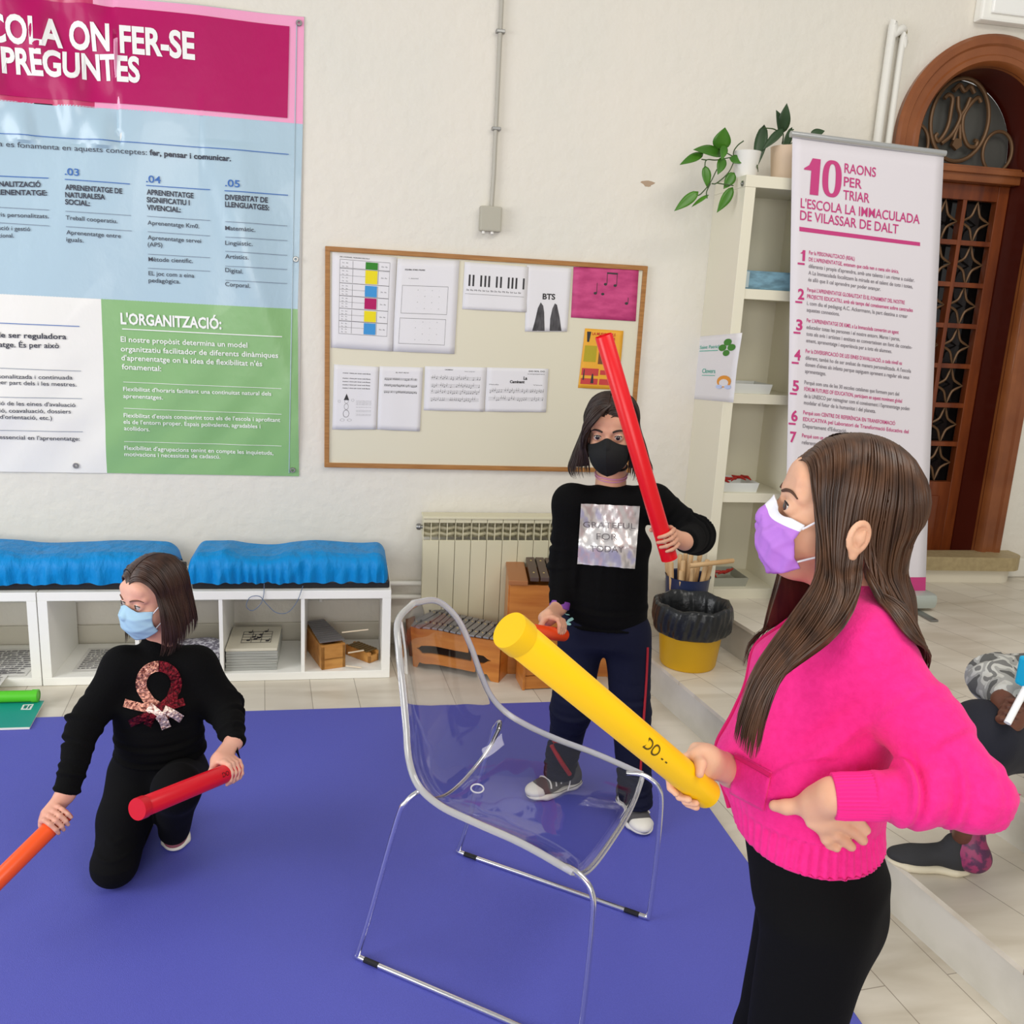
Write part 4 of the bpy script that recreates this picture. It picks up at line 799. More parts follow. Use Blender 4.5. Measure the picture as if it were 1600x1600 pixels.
# ---------------- covered instruments on the shelf ----------------
m_blue = mat('blue_nylon', (0, 134, 204), .5, spec=.28, bump=(11, .8, .03, (1.6, 1, .5)))
def cover(x0, x1, zt, lab, seed, lab2, tails=False):
    y0, y1 = KY+.02, KY+.345
    tag(MB().box(V(x0+.02, y0+.01, KH+.001), V(x1-(-.008), y1, KH+.034), .006).build('keyboard_case', m_black), lab2, 'case', 'black cases under the blue covers')
    zb = KH+.0345; nu, nv = 150, 26; W_ = x1-x0
    r_ = np.random.default_rng(seed); pk = [(r_.uniform(.08, .95), r_.uniform(.02, .05), r_.uniform(.3, 1)) for _ in range(7)]
    vs = []; 
    # closed surface: ring around section for each x
    NS_ = 40
    for i in range(nu+1):
        u = i/nu; x = x0+W_*u; e = min(1, u/.055, (1-u)/.055); e = math.sqrt(max(0, 1-(1-e)**2)) if e < 1 else 1.
        top = zb+(zt-zb)*(.35+.65*e)*(.90+.07*math.sin(5*u+seed)+.05*math.sin(13*u+2*seed))*(1 if u < .6 else 1-.25*(u-.6))
        for k in range(NS_+1):
            t = k/NS_; # from front bottom over the top to back bottom
            if t < .42: s_ = t/.42; y = y0-.012*math.sin(PI*s_)+.05*s_**2; z = zb-.004+(top-zb)*math.sin(s_*PI/2)**.8
            else: s_ = (t-.42)/.58; y = y0+.05+(y1-y0-.05)*s_; z = top-(top-zb)*.9*max(0, s_-.75)/.25
            yc = (y0+y1)/2; y = yc+(y-yc)*(.82+.18*e)
            fold = 0
            if t < .42:
                s_ = t/.42
                fold = .007*math.sin(120*u+5*math.sin(9*u+seed))*(1-s_)**1.7+.012*sum(a_*math.exp(-((u-c_-(.1*s_*(1 if a_ > .6 else -1)))/w_)**2) for c_, w_, a_ in pk)*(1-.5*s_)
            cr_ = 0
            for c_, w_, a_ in pk:
                dd = u-c_-.06*(a_-.6)*(t*3); cr_ += .010*a_*(max(0, 1-abs(dd)/(.035+.04*a_)))*(1-max(0, (t-.5)/.5))*(1 if t > .25 else t/.25)
            vs.append(V(x, y-fold, z+cr_*(e if t > .1 else 0)+(.004*math.sin(60*u+seed)*(1-t/.42)**3 if t < .42 else 0)))
    n = NS_+1; fs = [(i*n+k, i*n+k+1, (i+1)*n+k+1, (i+1)*n+k) for i in range(nu) for k in range(NS_)]
    o = MB().add(vs, fs).build('instrument_cover', m_blue, None, True); tag(o, lab, 'cover', 'blue drawstring covers on the low shelves')
    if tails:
        MB().tube(smooth_path([V(-.35, y0-.02, zb), V(-.352, y0-.025, zb-.05), V(-.365, y0-.03, zb-.09), V(-.40, y0-.03, zb-.12), V(-.425, y0-.03, zb-.10), V(-.41, y0-.03, zb-.06), V(-.37, y0-.03, zb-.055), V(-.34, y0-.03, zb-.09), V(-.30, y0-.03, zb-.13), V(-.25, y0-.03, zb-.13), V(-.21, y0-.028, zb-.08), V(-.185, y0-.025, zb-.01)], 6), .0016, 6).build('drawstring', mat('blue_cord', (90, 110, 140), .6), o, True)
cover(-.675, .185, .585, 'bright blue drawstring cloth cover bulging over the right case on the low shelf', 3, 'flat black case under the right blue cover at the shelf end', True)
cover(-2.0, -.735, .592, 'bright blue drawstring cloth cover on the left, behind the kneeling girl', 8, 'flat black case under the left blue cover')
# ---------------- notebook and green tube on the floor ----------------
nb = thing('notebook', (-1.3, -.72, .013), 'teal notebook lying on the edge of the mat under the green tube', 'notebook')
q = [oz(*p_, .02) for p_ in [(-60, 1094), (69, 1095), (46, 1137), (-90, 1141)]]
MB().poly([p_*V(1, 1, 0)+V(0, 0, .0135) for p_ in q], V(0, 0, .006)).build('pages', mat('pages', (232, 230, 222), .7), nb)
MB().poly([p_*V(1, 1, 0)+V(0, 0, .0196) for p_ in [q[0], q[1], q[2]+V(.0, .006, 0), q[3]+V(0, .006, 0)]], V(0, 0, .0012)).build('cover', mat('teal_cover', (22, 150, 136), .4), nb)
lg = [oz(*p_, .0212) for p_ in [(36, 1101), (53, 1100), (48, 1109), (32, 1109)]]; lg2 = [oz(*p_, .0216) for p_ in [(38.5, 1102), (44, 1102), (40.5, 1107), (36, 1107)]]; lg3 = [oz(*p_, .0216) for p_ in [(46, 1102), (50.5, 1101.5), (47, 1104), (46, 1107), (42.5, 1107.5)]]
MB().poly(lg).build('logo_patch', m_paper, nb); MB().poly(lg2).poly(lg3).build('logo_mark', mat('teal_dark', (20, 120, 112), .5), nb)
m_gtube = mat('green_plastic', (86, 196, 40), .35)
gt_ = thing('green_tube', (-1.4, -.62, .02), 'bright green plastic tube lying on the teal notebook at the left edge', 'tube')
p1 = oz(60, 1087, .045); p0 = p1+V(-.6, .0, 0); MB().tube([p0, p1], .0235, 24).build('tube_body', m_gtube, gt_, True); MB().lathe([(.0235, 0), (.0265, 0), (.0265, .022), (.02, .024)], p1-V(.022, 0, 0), (1, 0, 0), 24).build('end_collar', m_gtube, gt_, True)
# ================= xylophones =================
def barinstrument(name, lab, c, th, L_, w0, w1, h, bars, mbar, legs=True, cutout=True, bw=None, over=.0, mw=m_wood, barh=None):
    o = thing(name, (c[0], c[1], c[2]), lab, 'xylophone'); fr = frame(c, th)   # local x along the length, -y toward viewer
    T_ = .012
    # front face with an oval slot and a cut-out foot line
    for sy, nm in ((-1, 'front_board'), (1, 'rear_board')):
        mb = MB(); n = 24
        def yy(x): t = (x+L_/2)/L_; return sy*((w0+(w1-w0)*t)/2)
        up, lo = [], []
        for i in range(n+1):
            x = -L_/2+L_*i/n; e = abs(x)/(L_/2)
            foot = .0 if (not legs or e > .84) else h*.16*min(1, (.84-e)/.08)
            s_lo = h*.40; s_hi = h*.60; a_ = .76
            if cutout and e < a_: k_ = min(1, (a_-e)/.10)**.5; up.append((x, foot, h*.5-(h*.5-s_lo)*k_, h*.5+(s_hi-h*.5)*k_))
            else: up.append((x, foot, h*.5, h*.5))
        vs = []; fs = []
        for x, f0, a0, a1 in up:
            for z in (f0, a0, a1, h):
                for d in (0, T_*-sy): vs.append(fr(V(x, yy(x)+d, z)))
        for i in range(n):
            for k in (0, 2):
                A = i*8+k*2; B = (i+1)*8+k*2
                fs += [(A, A+2, B+2, B), (A+1, B+1, B+3, A+3), (A, B, B+1, A+1), (A+2, A+3, B+3, B+2)]
        fs += [(0, 1, 7, 6), (n*8, n*8+6, n*8+7, n*8+1)]
        mb.add(vs, fs); mb.build(nm, mw, o)
    for sx_ in (-1, 1):
        ww = w0 if sx_ < 0 else w1; MB().box(V(sx_*L_/2-(T_ if sx_ > 0 else 0), -ww/2+.001, 0), V(sx_*L_/2+(0 if sx_ > 0 else T_), ww/2-.001, h), .001, fr=fr).build('end_board', mw, o)
    MB().poly([fr(V(-L_/2+.01, -w0/2+.012, h*.3)), fr(V(L_/2-.01, -w1/2+.012, h*.3)), fr(V(L_/2-.01, w1/2-.012, h*.3)), fr(V(-L_/2+.01, w0/2-.012, h*.3))]).build('inner_board', m_rose, o)
    n = bars; sp = L_*.94/n
    for i in range(n):
        x = -L_*.47+sp*i; t = i/(n-1); ww = (w0+(w1-w0)*t)/2*1.16+over
        MB().box(V(x, -ww, h+.008), V(x+sp*.84, ww, h+.008+(barh or .008)), .0015, fr=fr).build('sound_bar', mbar, o)
    mb = MB()
    for i in range(n+1):
        x = -L_*.47+sp*i-sp*.08
        for sy in (-1, 1): mb.lathe([(0, 0), (.003, 0), (.003, .026), (0, .026)], fr(V(x, sy*(w0+(w1-w0)*i/n)*.3, h-.002)), (0, 0, 1), 8)
    mb.build('pins', m_black, o); mb = MB()
    for i in range(n): x = -L_*.47+sp*(i+.42); [mb.lathe([(0, 0), (.0045, 0), (.003, .002), (0, .002)], fr(V(x, sy*(w0+(w1-w0)*i/n)*.3, h+.008+(barh or .008))), (0, 0, 1), 10) for sy in (-1, 1)]
    mb.build('bar_screws', mat('brass', (214, 190, 130), .3, metal=.8), o)
    return o, fr
p0 = oz(652, 1040); p1 = oz(782, 1066)
thx = math.atan2(p1[1]-p0[1], p1[0]-p0[0]); Lx = np.linalg.norm(p1-p0)+.04; cx = (p0+p1)/2+V(-.03, 0, 0)+V(-math.sin(thx), math.cos(thx), 0)*.09
barinstrument('metallophone', 'light wooden metallophone with grey metal bars standing on the floor behind the chair back', (cx[0], cx[1], 0), thx, Lx, .24, .17, .2, 13, m_bar)
# taller bass xylophone against the radiator
pl = oz(800, 1046); th2 = -.13; fr2c = (1.03, -.305, 0)
bx = thing('bass_xylophone', fr2c, 'tall orange wooden bass xylophone with dark bars in front of the radiator', 'xylophone'); fr = frame(fr2c, th2); L2_, h2 = .54, .44
MB().box(V(-L2_/2, -.15, .0), V(L2_/2, -.135, h2), .002, fr=fr).build('front_board', m_wood, bx); MB().box(V(-L2_/2, .135, .0), V(L2_/2, .15, h2), .002, fr=fr).build('rear_board', m_wood, bx)
for sx_ in (-1, 1): MB().box(V(sx_*L2_/2-.0075, -.135, 0), V(sx_*L2_/2+.0075, .135, h2), .001, fr=fr).build('end_board', m_wood, bx)
MB().box(V(-L2_/2-.01, -.160, h2), V(-L2_/2+.08, .155, h2+.022), .003, fr=fr).build('end_cap', mat('brown_cap', (168, 108, 62), .4), bx); MB().box(V(L2_/2-.06, -.165, h2), V(L2_/2+.01, .155, h2+.022), .003, fr=fr).build('end_cap', mat('brown_cap', (168, 108, 62), .4), bx)
for i in range(8): x = -L2_/2+.088+.047*i; MB().box(V(x, -.175+.004*i, h2+.026), V(x+.04, .17-.004*i, h2+.046), .003, fr=fr).build('sound_bar', m_rose, bx)
mb = MB(); [mb.lathe([(0, 0), (.005, 0), (.003, .003), (0, .003)], fr(V(-L2_/2+.108+.047*i, sy*.1, h2+.046)), (0, 0, 1), 10) for i in range(8) for sy in (-1, 1)]; mb.build('bar_screws', mat('brass', (214, 190, 130), .3, metal=.8), bx)
ml = thing('mallet', fr(V(-.1, -.09, h2+.05)), 'mallet with a white felt ball lying on the dark xylophone bars', 'mallet'); c = fr(V(-.035, -.1, h2+.062)); MB().lathe([(0, -.015)]+[(.0155*math.cos(a), .0155*math.sin(a)) for a in np.linspace(-PI/2+.1, PI/2-.1, 12)]+[(0, .0155)], c, (0, 0, 1), 20).build('felt_head', mat('felt_white', (232, 228, 216), .8), ml, True); MB().tube([c, fr(V(.14, -.02, h2+.052))], .004, 8).build('stick', m_steel, ml, True)
# small box on the floor right of it
sxc = oz(816, 1079); o = thing('sound_box', (sxc[0]+.12, sxc[1]+.1, 0), 'small plain wooden resonator box on the floor behind the raised yellow tube', 'box'); fr = frame((sxc[0]+.0, sxc[1]+.0, 0), .04)
MB().box(V(0, 0, 0), V(.012, .14, .14), .002, fr=fr).build('end_board', m_wood, o); MB().box(V(.288, 0, 0), V(.30, .14, .14), .002, fr=fr).build('end_board', m_wood, o)
MB().box(V(.012, .004, .004), V(.288, .016, .065), .002, fr=fr).build('lower_front_board', m_wood, o); MB().box(V(.012, .004, .069), V(.288, .016, .128), .002, fr=fr).build('upper_front_board', m_wood, o); MB().box(V(.012, .12, .004), V(.288, .136, .13), .002, fr=fr).build('rear_board', m_wood, o)
for i in range(7): MB().box(V(.02+.038*i, -.006, .142), V(.052+.038*i, .145, .150), .002, fr=fr).build('sound_bar', m_rose, o)
# plain brown box between shelf and metallophone
tag(MB().box(V(.245, -.20, 0), V(.33, -.06, .16), .003).build('wooden_block', mat('brown_wood', (128, 80, 48), .5)), 'dark brown wooden block between the low shelf end and the radiator', 'block')
# ================= yellow bin with black liner =================
BX, BY = 1.505, -.735
bn = thing('waste_bin', (BX, BY, Z1), 'yellow plastic bin with a black bin bag standing on the lower step', 'bin')
MB().lathe([(0, .001), (.118, .001), (.124, .012), (.148, .245), (.153, .25), (.145, .248), (.12, .02), (0, .018)], V(BX, BY, Z1), (0, 0, 1), 48).build('bucket', mat('yellow_plastic', (206, 158, 10), .4), bn, True)
NB = 120; rows = [(.150, .155, .0), (.160, .158, .4), (.168, .18, 1), (.174, .21, 1.), (.176, .245, .8), (.172, .285, .5), (.156, .297, .5), (.138, .275, .4), (.126, .22, .5), (.118, .17, .5)]
vs = []
for r_, z_, w_ in rows:
    for k in range(NB):
        a_ = 2*PI*k/NB; rr = r_+w_*(.006*math.sin(17*a_+9*z_*10)+.005*math.sin(31*a_-40*z_)+.004*math.sin(8*a_)); zz = z_+(.014*math.sin(5*a_+1)+.008*math.sin(13*a_) if z_ < .15 else .008*math.sin(7*a_+2)*w_); vs.append(V(BX+rr*math.cos(a_), BY+rr*math.sin(a_), Z1+zz))
fs = [(i*NB+k, i*NB+(k+1) % NB, (i+1)*NB+(k+1) % NB, (i+1)*NB+k) for i in range(len(rows)-1) for k in range(NB)]
ln = MB().add(vs, fs).build('bin_liner', mat('black_bag', (30, 32, 34), .3, bump=(18, .6, .01, U1)), bn, True); md = ln.modifiers.new('s', 'SUBSURF'); md.levels = 1; md.render_levels = 1
# dark blue bucket of sticks behind it
QX, QY, QZ = 1.590, -.44, Z1
bu = thing('stick_bucket', (QX, QY, QZ), 'dark blue bucket full of wooden rhythm sticks behind the black bin bag', 'bucket')
MB().lathe([(0, .001), (.078, .001), (.082, .01), (.104, .31), (.108, .32), (.102, .315), (.078, .02), (0, .018)], V(QX, QY, QZ), (0, 0, 1), 40).build('bucket_body', mat('navy_plastic', (44, 54, 88), .4), bu, True)
m_st1 = mat('stick_wood', (214, 180, 134), .5, noise=(20, (188, 148, 100), .3, .7, (1, 1, .2))); m_st2 = mat('stick_dark', (150, 108, 62), .5)
spots = [(-.085, .0, .02), (-.07, .05, .015), (-.05, -.05, .04), (-.03, .02, .05), (-.01, -.06, .01), (.01, .05, .045), (.02, -.02, .03), (.045, -.055, .02), (.05, .03, .05), (.07, -.01, .035), (.08, -.04, .03), (-.06, -.07, .0), (.0, .0, .055), (-.09, -.03, .03)]
stk = None
for i, (dx, dy, dz) in enumerate(spots):
    if stk is None:
        mb = MB(); mb.lathe([(0, 0), (.009, 0), (.0115, .004), (.0115, .30), (.009, .305), (0, .305)], V(0, 0, 0), (0, 0, 1), 14); stk = mb.build('rhythm_stick', m_st1, None, True); o = stk
    else: o = stk.copy(); COL.objects.link(o)
    o.location = (QX+dx*.7, QY+dy*.7, QZ+.06+dz); d = Vector((dx*1.6+rng.uniform(-.04, .05), dy*1.2, 1)); o.rotation_euler = d.to_track_quat('Z', 'Y').to_euler()
    tag(o, 'pale wooden rhythm stick standing in the dark blue bucket', 'stick', 'rhythm sticks in the dark blue bucket')
e0, e1 = oy(1078, 884, -.56), oy(1146, 876, -.50); o = stk.copy(); COL.objects.link(o); o.data = stk.data; o.location = tuple(e0); o.rotation_euler = Vector(e1-e0).to_track_quat('Z', 'Y').to_euler(); o.scale = (1., 1., np.linalg.norm(e1-e0)/.305); tag(o, 'pale wooden stick lying flat across the bucket and pointing at the bookshelf', 'stick')
# ================= chair =================
CO = V(.442, -2.211, .012); CF = nz(V(.806, -.592, 0)); CRt = nz(V(.592, .806, 0)); CZ = V(0, 0, 1)
def cl_(f_, r_, z_): return CO+CF*f_+CRt*r_+CZ*(z_-.012)
ch = thing('clear_chair', CO, 'transparent acrylic shell chair on chrome sled legs in the middle of the mat', 'chair')
rim = [(.261, .249, .459), (.132, .244, .484), (.011, .243, .497), (-.087, .245, .513), (-.156, .236, .542), (-.197, .216, .592), (-.221, .194, .663), (-.246, .174, .746), (-.278, .146, .831), (-.315, .095, .888), (-.330, .0, .906)]
cen = [(.262, .0, .418), (.14, .0, .412), (.03, 0, .408), (-.06, 0, .408), (-.145, 0, .424), (-.21, 0, .475), (-.25, 0, .56), (-.275, 0, .66), (-.298, 0, .77), (-.318, 0, .86), (-.331, 0, .905)]
rimS = smooth_path(rim, 6); cenS = smooth_path(cen, 6); nR = len(rimS)
m_acr = bpy.data.materials.new('clear_acrylic'); m_acr.use_nodes = True; b_ = m_acr.node_tree.nodes['Principled BSDF']
b_.inputs['Base Color'].default_value = rgb(238, 238, 242); b_.inputs['Transmission Weight'].default_value = 1; b_.inputs['Roughness'].default_value = .02; b_.inputs['IOR'].default_value = 1.38
def seat_pt(i, s_):   # s in -1..1
    R_, C_ = rimS[i], cenS[i]; a_ = abs(s_); w = R_[1]*math.copysign(1, s_)*(a_**.9)
    k = a_**2.6
    return cl_(C_[0]+(R_[0]-C_[0])*k, w, C_[2]+(R_[2]-C_[2])*k)
NU = 36; vs = []; rows_ = []
for i in range(nR-1):
    rows_.append([seat_pt(i, -1+2*k/NU) for k in range(NU+1)])
front = []
for d_ in (.026, .014): front.append([seat_pt(0, -1+2*k/NU)+CF*(.012*(1-d_/.03))*(1)-CZ*d_*(1-(abs(-1+2*k/NU))**4) for k in range(NU+1)])
rows_ = front+rows_; hole_c = None
vs = [p for r_ in rows_ for p in r_]; n = NU+1; fs = []
for i in range(len(rows_)-1):
    for k in range(NU): fs.append((i*n+k, i*n+k+1, (i+1)*n+k+1, (i+1)*n+k))
# drain hole: drop faces near the centre back of the seat, round it with a ring
hc = seat_pt(26, 0.0); keep = []
for f_ in fs:
    c = sum(vs[j] for j in f_)/4; keep.append(f_)
sh = MB().add(vs, keep).build('seat_shell', m_acr, ch, True); solid(sh, .0065, 0); md = sh.modifiers.new('s', 'SUBSURF'); md.levels = 1; md.render_levels = 2
rp_ = [cl_(*(V(*p_)*V(1, -1, 1))) for p_ in rimS]+[cl_(*p_) for p_ in rimS[::-1][1:]]
mb = MB(); mb.tube(rp_, .0088, 12); fl = [front[0][k] for k in range(NU+1)]; mb.tube([cl_(*(V(*rimS[0])*V(1, -1, 1)))]+fl[1:-1]+[cl_(*rimS[0])], .007, 12)
m_rim = bpy.data.materials.new('acrylic_edge'); m_rim.use_nodes = True; b_ = m_rim.node_tree.nodes['Principled BSDF']
b_.inputs['Base Color'].default_value = rgb(240, 240, 238); b_.inputs['Transmission Weight'].default_value = .58; b_.inputs['Roughness'].default_value = .08; b_.inputs['IOR'].default_value = 1.5; b_.inputs['Coat Weight'].default_value = .6  # part-opaque white paints in the bright refraction along the clear edge
mb.build('rolled_rim', m_rim, ch, True)
h0 = cl_(-.115, 0, .424); hp = [h0+CF*(.016*math.cos(t))+CRt*(.02*math.sin(t))+CZ*(.0-.14*.0*math.cos(t)+.004-.003*math.cos(t)) for t in np.linspace(0, 2*PI, 28)[:-1]]; MB().tube(hp, .0022, 8, True).build('drain_hole_ring', mat('clear_edge', (232, 232, 240), .15), ch, True)
# sled frame, one bent rod each side joined under the seat
RD = .0070
def rod(s_):
    P_ = [cl_(-.158, s_*.20, .50), cl_(-.166, s_*.222, .512), cl_(-.185, s_*.243, .49), cl_(-.205, s_*.250, .44), cl_(-.27, s_*.262, .16), cl_(-.303, s_*.265, .035), cl_(-.306, s_*.265, .024), cl_(-.292, s_*.265, .0195), cl_(-.2, s_*.265, .0195), cl_(.1, s_*.265, .0195), cl_(.285, s_*.265, .0195), cl_(.305, s_*.265, .022), cl_(.312, s_*.265, .036), cl_(.318, s_*.262, .20), cl_(.318, s_*.256, .38), cl_(.308, s_*.252, .43), cl_(.285, s_*.248, .452), cl_(.255, s_*.243, .462), cl_(.22, s_*.235, .458)]
    return P_
def fillet(P_, n=5):
    out = [P_[0]]
    for a, b, c in zip(P_[:-2], P_[1:-1], P_[2:]):
        for t in np.linspace(.25, .75, n) if True else []: 
            q = (a*(1-t)+b*t) if t < .5 else None
        out += [b]
    out.append(P_[-1]); return out
for s_ in (-1, 1):
    lg_ = MB().tube(smooth_path(rod(s_), 5), RD, 12).build('sled_leg', m_chrome, ch, True)
    for f_ in (-.262, .262): MB().tube([cl_(f_-.022, s_*.265, .0197), cl_(f_+.022, s_*.265, .0197)], .0075, 10).build('rubber_glide', m_black, lg_)
cr1 = smooth_path([cl_(-.158, -.20, .50), cl_(-.165, -.15, .455), cl_(-.175, -.05, .418), cl_(-.175, .05, .418), cl_(-.165, .15, .455), cl_(-.158, .20, .50)], 6)
MB().tube(cr1, .0055, 10).build('rear_cross_rod', m_chrome, ch, True)
MB().tube(smooth_path([cl_(.22, -.235, .452), cl_(.20, -.16, .408), cl_(.20, .16, .408), cl_(.22, .235, .452)], 6), .0055, 10).build('front_cross_rod', m_chrome, ch, True) if False else None
# ================= people =================
def skinmat(name, c, c2): return mat(name, c, .48, sss=.12, spec=.35, noise=(14, c2, .35, .75, U1))
def hairmat(name, c, c2):
    m = mat(name, c, .38, spec=.5, noise=(55, c2, .35, .7, (1, 1, .12))); return m
def axes(F, U=(0, 0, 1)):
    f = nz(F); u = np.asarray(U, float); u = nz(u-f*(f@u)); return f, np.cross(u, f), u
def head_prims(H, F, U, S=1., er=1.):
    f, l, u = axes(F, U); A = np.array([f, l, u])
    def p(x, y, z): return H+S*(x*f+y*l+z*u)
    def E(c, r, k, op='u'): return el(p(*c), V(*r)*S, A, k*S, op)
    P = [E((-.014, 0, .034), (.090, .072, .078), .0), E((.018, 0, -.028), (.064, .056, .076), .03), E((.052, 0, -.086), (.026, .030, .020), .03), E((-.02, 0, -.03), (.055, .056, .05), .03),
         E((.048, .033, -.034), (.028, .024, .03), .02), E((.048, -.033, -.034), (.028, .024, .03), .02), E((.072, 0, -.062), (.020, .024, .016), .02),
         rc(p(.080, 0, .006), p(.098, 0, -.026), .007*S, .0095*S, .012*S), E((.086, .010, -.031), (.009, .008, .007), .006), E((.086, -.010, -.031), (.009, .008, .007), .006),
         E((.070, 0, .045), (.012, .045, .02), .03)]
    for s in (-1, 1):
        P += [rc(p(.079, s*.012, .022), p(.064, s*.047, .020), .007*S, .006*S, .014*S), E((.089, s*.031, .003), (.012, .0165, .010), .010, 's'), E((.0695, s*.031, .003), (.0158, .0158, .0150), .004),
              E((.087, s*.0325, .0028), (.012, .0142, .0056), .002, 's')]
        # ear: helix, lobe, concha
        ec_ = p(-.008, s*(.074-.008*(1-er)), -.008); ax_ = nz(s*l*.85-f*.5)*er
        B = np.array([nz(np.cross(u, ax_)), nz(ax_), u])
        P += [el(ec_+ax_*.017*S, V(.0195, .0065, .0255)*S, B, .006*S), el(ec_+ax_*.0262*S, V(.0140, .0130, .0190)*S, B, .001*S, 's'), rc(ec_+ax_*.019*S+B[0]*s*.004*S+u*.008*S, ec_+ax_*.019*S+B[0]*s*.002*S-u*.010*S, .0035*S, .0035*S, .003*S), rc(ec_+ax_*.014*S-u*.02*S, ec_+ax_*.016*S-u*.028*S, .007*S, .006*S, .005*S), rc(ec_+ax_*.004*S, ec_+ax_*.019*S+B[0]*.004*S-u*.004*S, .007*S, .004*S, .004*S), rc(ec_, ec_+ax_*.012*S, .012*S, .010*S, .006*S)]
    P += [E((.088, 0, -.056), (.008, .021, .0045), .006), E((.086, 0, -.067), (.009, .019, .006), .006)]
    return P, p, (f, l, u)
def make_eyes(parent, p, fr, S, look, iris=(70, 44, 30)):
    f, l, u = fr; look = nz(look)
    for s in (-1, 1):
        c = p(.0722, s*.031, .003); mb = MB(); R_ = .0128*S; a = nz(np.cross(look, u)); b = np.cross(a, look); n = 24; rows = [0, .2, .22, .54, .56]+list(np.linspace(.7, PI, 9)); vs = []; 
        for th in rows:
            for k in range(n): ph = 2*PI*k/n; vs.append(c+R_*(math.cos(th)*look+math.sin(th)*(math.cos(ph)*a+math.sin(ph)*b)))
        fs = []; mi = []
        for i in range(len(rows)-1):
            for k in range(n): fs.append((i*n+k, i*n+(k+1) % n, (i+1)*n+(k+1) % n, (i+1)*n+k)); mi.append(2 if i < 1 else 1 if i < 3 else 0)
        mb.v = [tuple(v) for v in vs]; mb.f = fs; mb.m = mi
        mb.build('eye', None, parent, True, [mat('eye_white', (188, 178, 170), .15, coat=.5), mat('iris%d' % iris[0], iris, .12, coat=.6), mat('pupil', (8, 6, 6), .08, coat=.6)])
def brows(parent, p, S, m, hp, w=.0028, dz=0.):
    for s in (-1, 1):
        pts = smooth_path([p(.085, s*.014, .021+dz), p(.083, s*.026, .0242+dz), p(.077, s*.038, .0250+dz), p(.068, s*.050, .0195+dz)], 6); pts = push_out(hp, pts, .0008, True); n_ = len(pts)
        mb = MB(); mb.tube(list(pts), [w*S*(.6+.7*math.sin(PI*(.15+.8*i/n_)))*(1-.45*i/n_) for i in range(n_)], 8); mb.build('eyebrow', m, parent, True)
        lp = smooth_path([p(.084, s*.0195, .0045), p(.0882, s*.026, .0088), p(.0872, s*.034, .0092), p(.081, s*.0435, .0045)], 6); lp = push_out(hp, lp, .0, True)
        MB().tube(list(lp), .0012*S, 6).build('eyelashes', mat('lash', (28, 20, 18), .6), parent, True)
def make_mask(parent, p, S, hp, m, mband=None, style='pleat', ear=True, mstrap=None, seed=0):
    """fabric wrapped over nose, cheeks and chin, pushed off the face surface"""
    nu, nv = 44, 30; vs = []; 
    for j in range(nv+1):
        v = j/nv                                   # 0 bottom 1 top
        for i in range(nu+1):
            u = -1+2*i/nu; a = u*1.12
            if style == 'cup':
                ztop = -.010+.012*math.exp(-(u/.3)**2)-.018*abs(u)**1.5; zbot = -.118+.048*abs(u)**1.6
            else: ztop = -.006+.014*math.exp(-(u/.28)**2)-.008*abs(u)**2; zbot = -.106+.030*abs(u)**1.7
            z = zbot+(ztop-zbot)*v; fx = .098+.012*math.sin(PI*min(1, v*1.05))-.022*(1-v)**2.5+(-.008)*max(0, v-.8)*5*.5
            if style == 'cup': fx += .008*math.sin(PI*v)*math.exp(-(u/.5)**2)-.004*math.exp(-(u/.04)**2)*0
            W = .062; x = .006+(fx-.006)*math.cos(a)**.8 if abs(a) < 1.5 else .01; y = W*math.sin(a)/math.sin(1.12)*.98
            vs.append(p(x, y, z))
    P = push_out(hp, np.array(vs), (.0062 if style == 'crumple' else .0045)*S, False, 8).reshape(nv+1, nu+1, 3)
    c0 = p(.0, 0, -.05); 
    for j in range(nv+1):
        for i in range(nu+1):
            v = j/nv; u = -1+2*i/nu; d = nz(P[j, i]-c0)
            if style == 'pleat': o_ = .0034*(1-abs(math.sin(2.6*PI*v+.3)))**1.5*(1-.3*abs(u))+.0012*math.sin(9*u+12*v+seed)*math.sin(7*v+5*u)
            elif style == 'crumple': o_ = (.0034*(1-abs(math.sin(5*u+7*v)))**1.6+.0026*(1-abs(math.sin(8*v-6*u+1)))**1.6+.0010*math.sin(19*u-13*v))*(1 if v < .8 else .15)
            else: o_ = .0018*math.exp(-(u/.035)**2)
            P[j, i] += d*o_*S
    P = P.reshape(-1, 3); n = nu+1
    fs = [(j*n+i, j*n+i+1, (j+1)*n+i+1, (j+1)*n+i) for j in range(nv) for i in range(nu)]
    mi = [1 if (mband and j/nv > .80) else 0 for j in range(nv) for i in range(nu)]
    mb = MB(); mb.v = [tuple(v) for v in P]; mb.f = fs; mb.m = mi; o = mb.build('face_mask', m, parent, True, [m]+([mband] if mband else [m])); solid(o, .0016, 1)
    if ear:
        mb = MB()
        for s in (-1, 1):
            i = nu if s > 0 else 0
            top = P[int(nv*.90)*n+i]; bot = P[int(nv*.15)*n+i]; e1 = p(-.006, s*.076, .018); e2 = p(-.018, s*.078, -.01); e3 = p(-.008, s*.074, -.036)
            path = smooth_path([top, p(.03, s*.0735, .004), e1, e2, e3, p(.025, s*.062, -.055), bot], 6); path = np.array(path); q_ = (path-p(0, 0, 0))@nz(p(1, 0, 0)-p(0, 0, 0)); k_ = q_ > .012*S; path[k_] = push_out(hp, path[k_], .0022*S, False, 4); mb.tube(list(path), .0016*S, 6)
        mb.build('ear_loop', mstrap or mband or m, o, True)
    return o
def resamp(P, n):
    P = np.array(smooth_path(P, 8)); d = np.r_[0, np.cumsum(np.linalg.norm(np.diff(P, axis=0), axis=1))]; t = np.linspace(0, d[-1], n)
    return np.stack([np.interp(t, d, P[:, k]) for k in range(3)], 1)
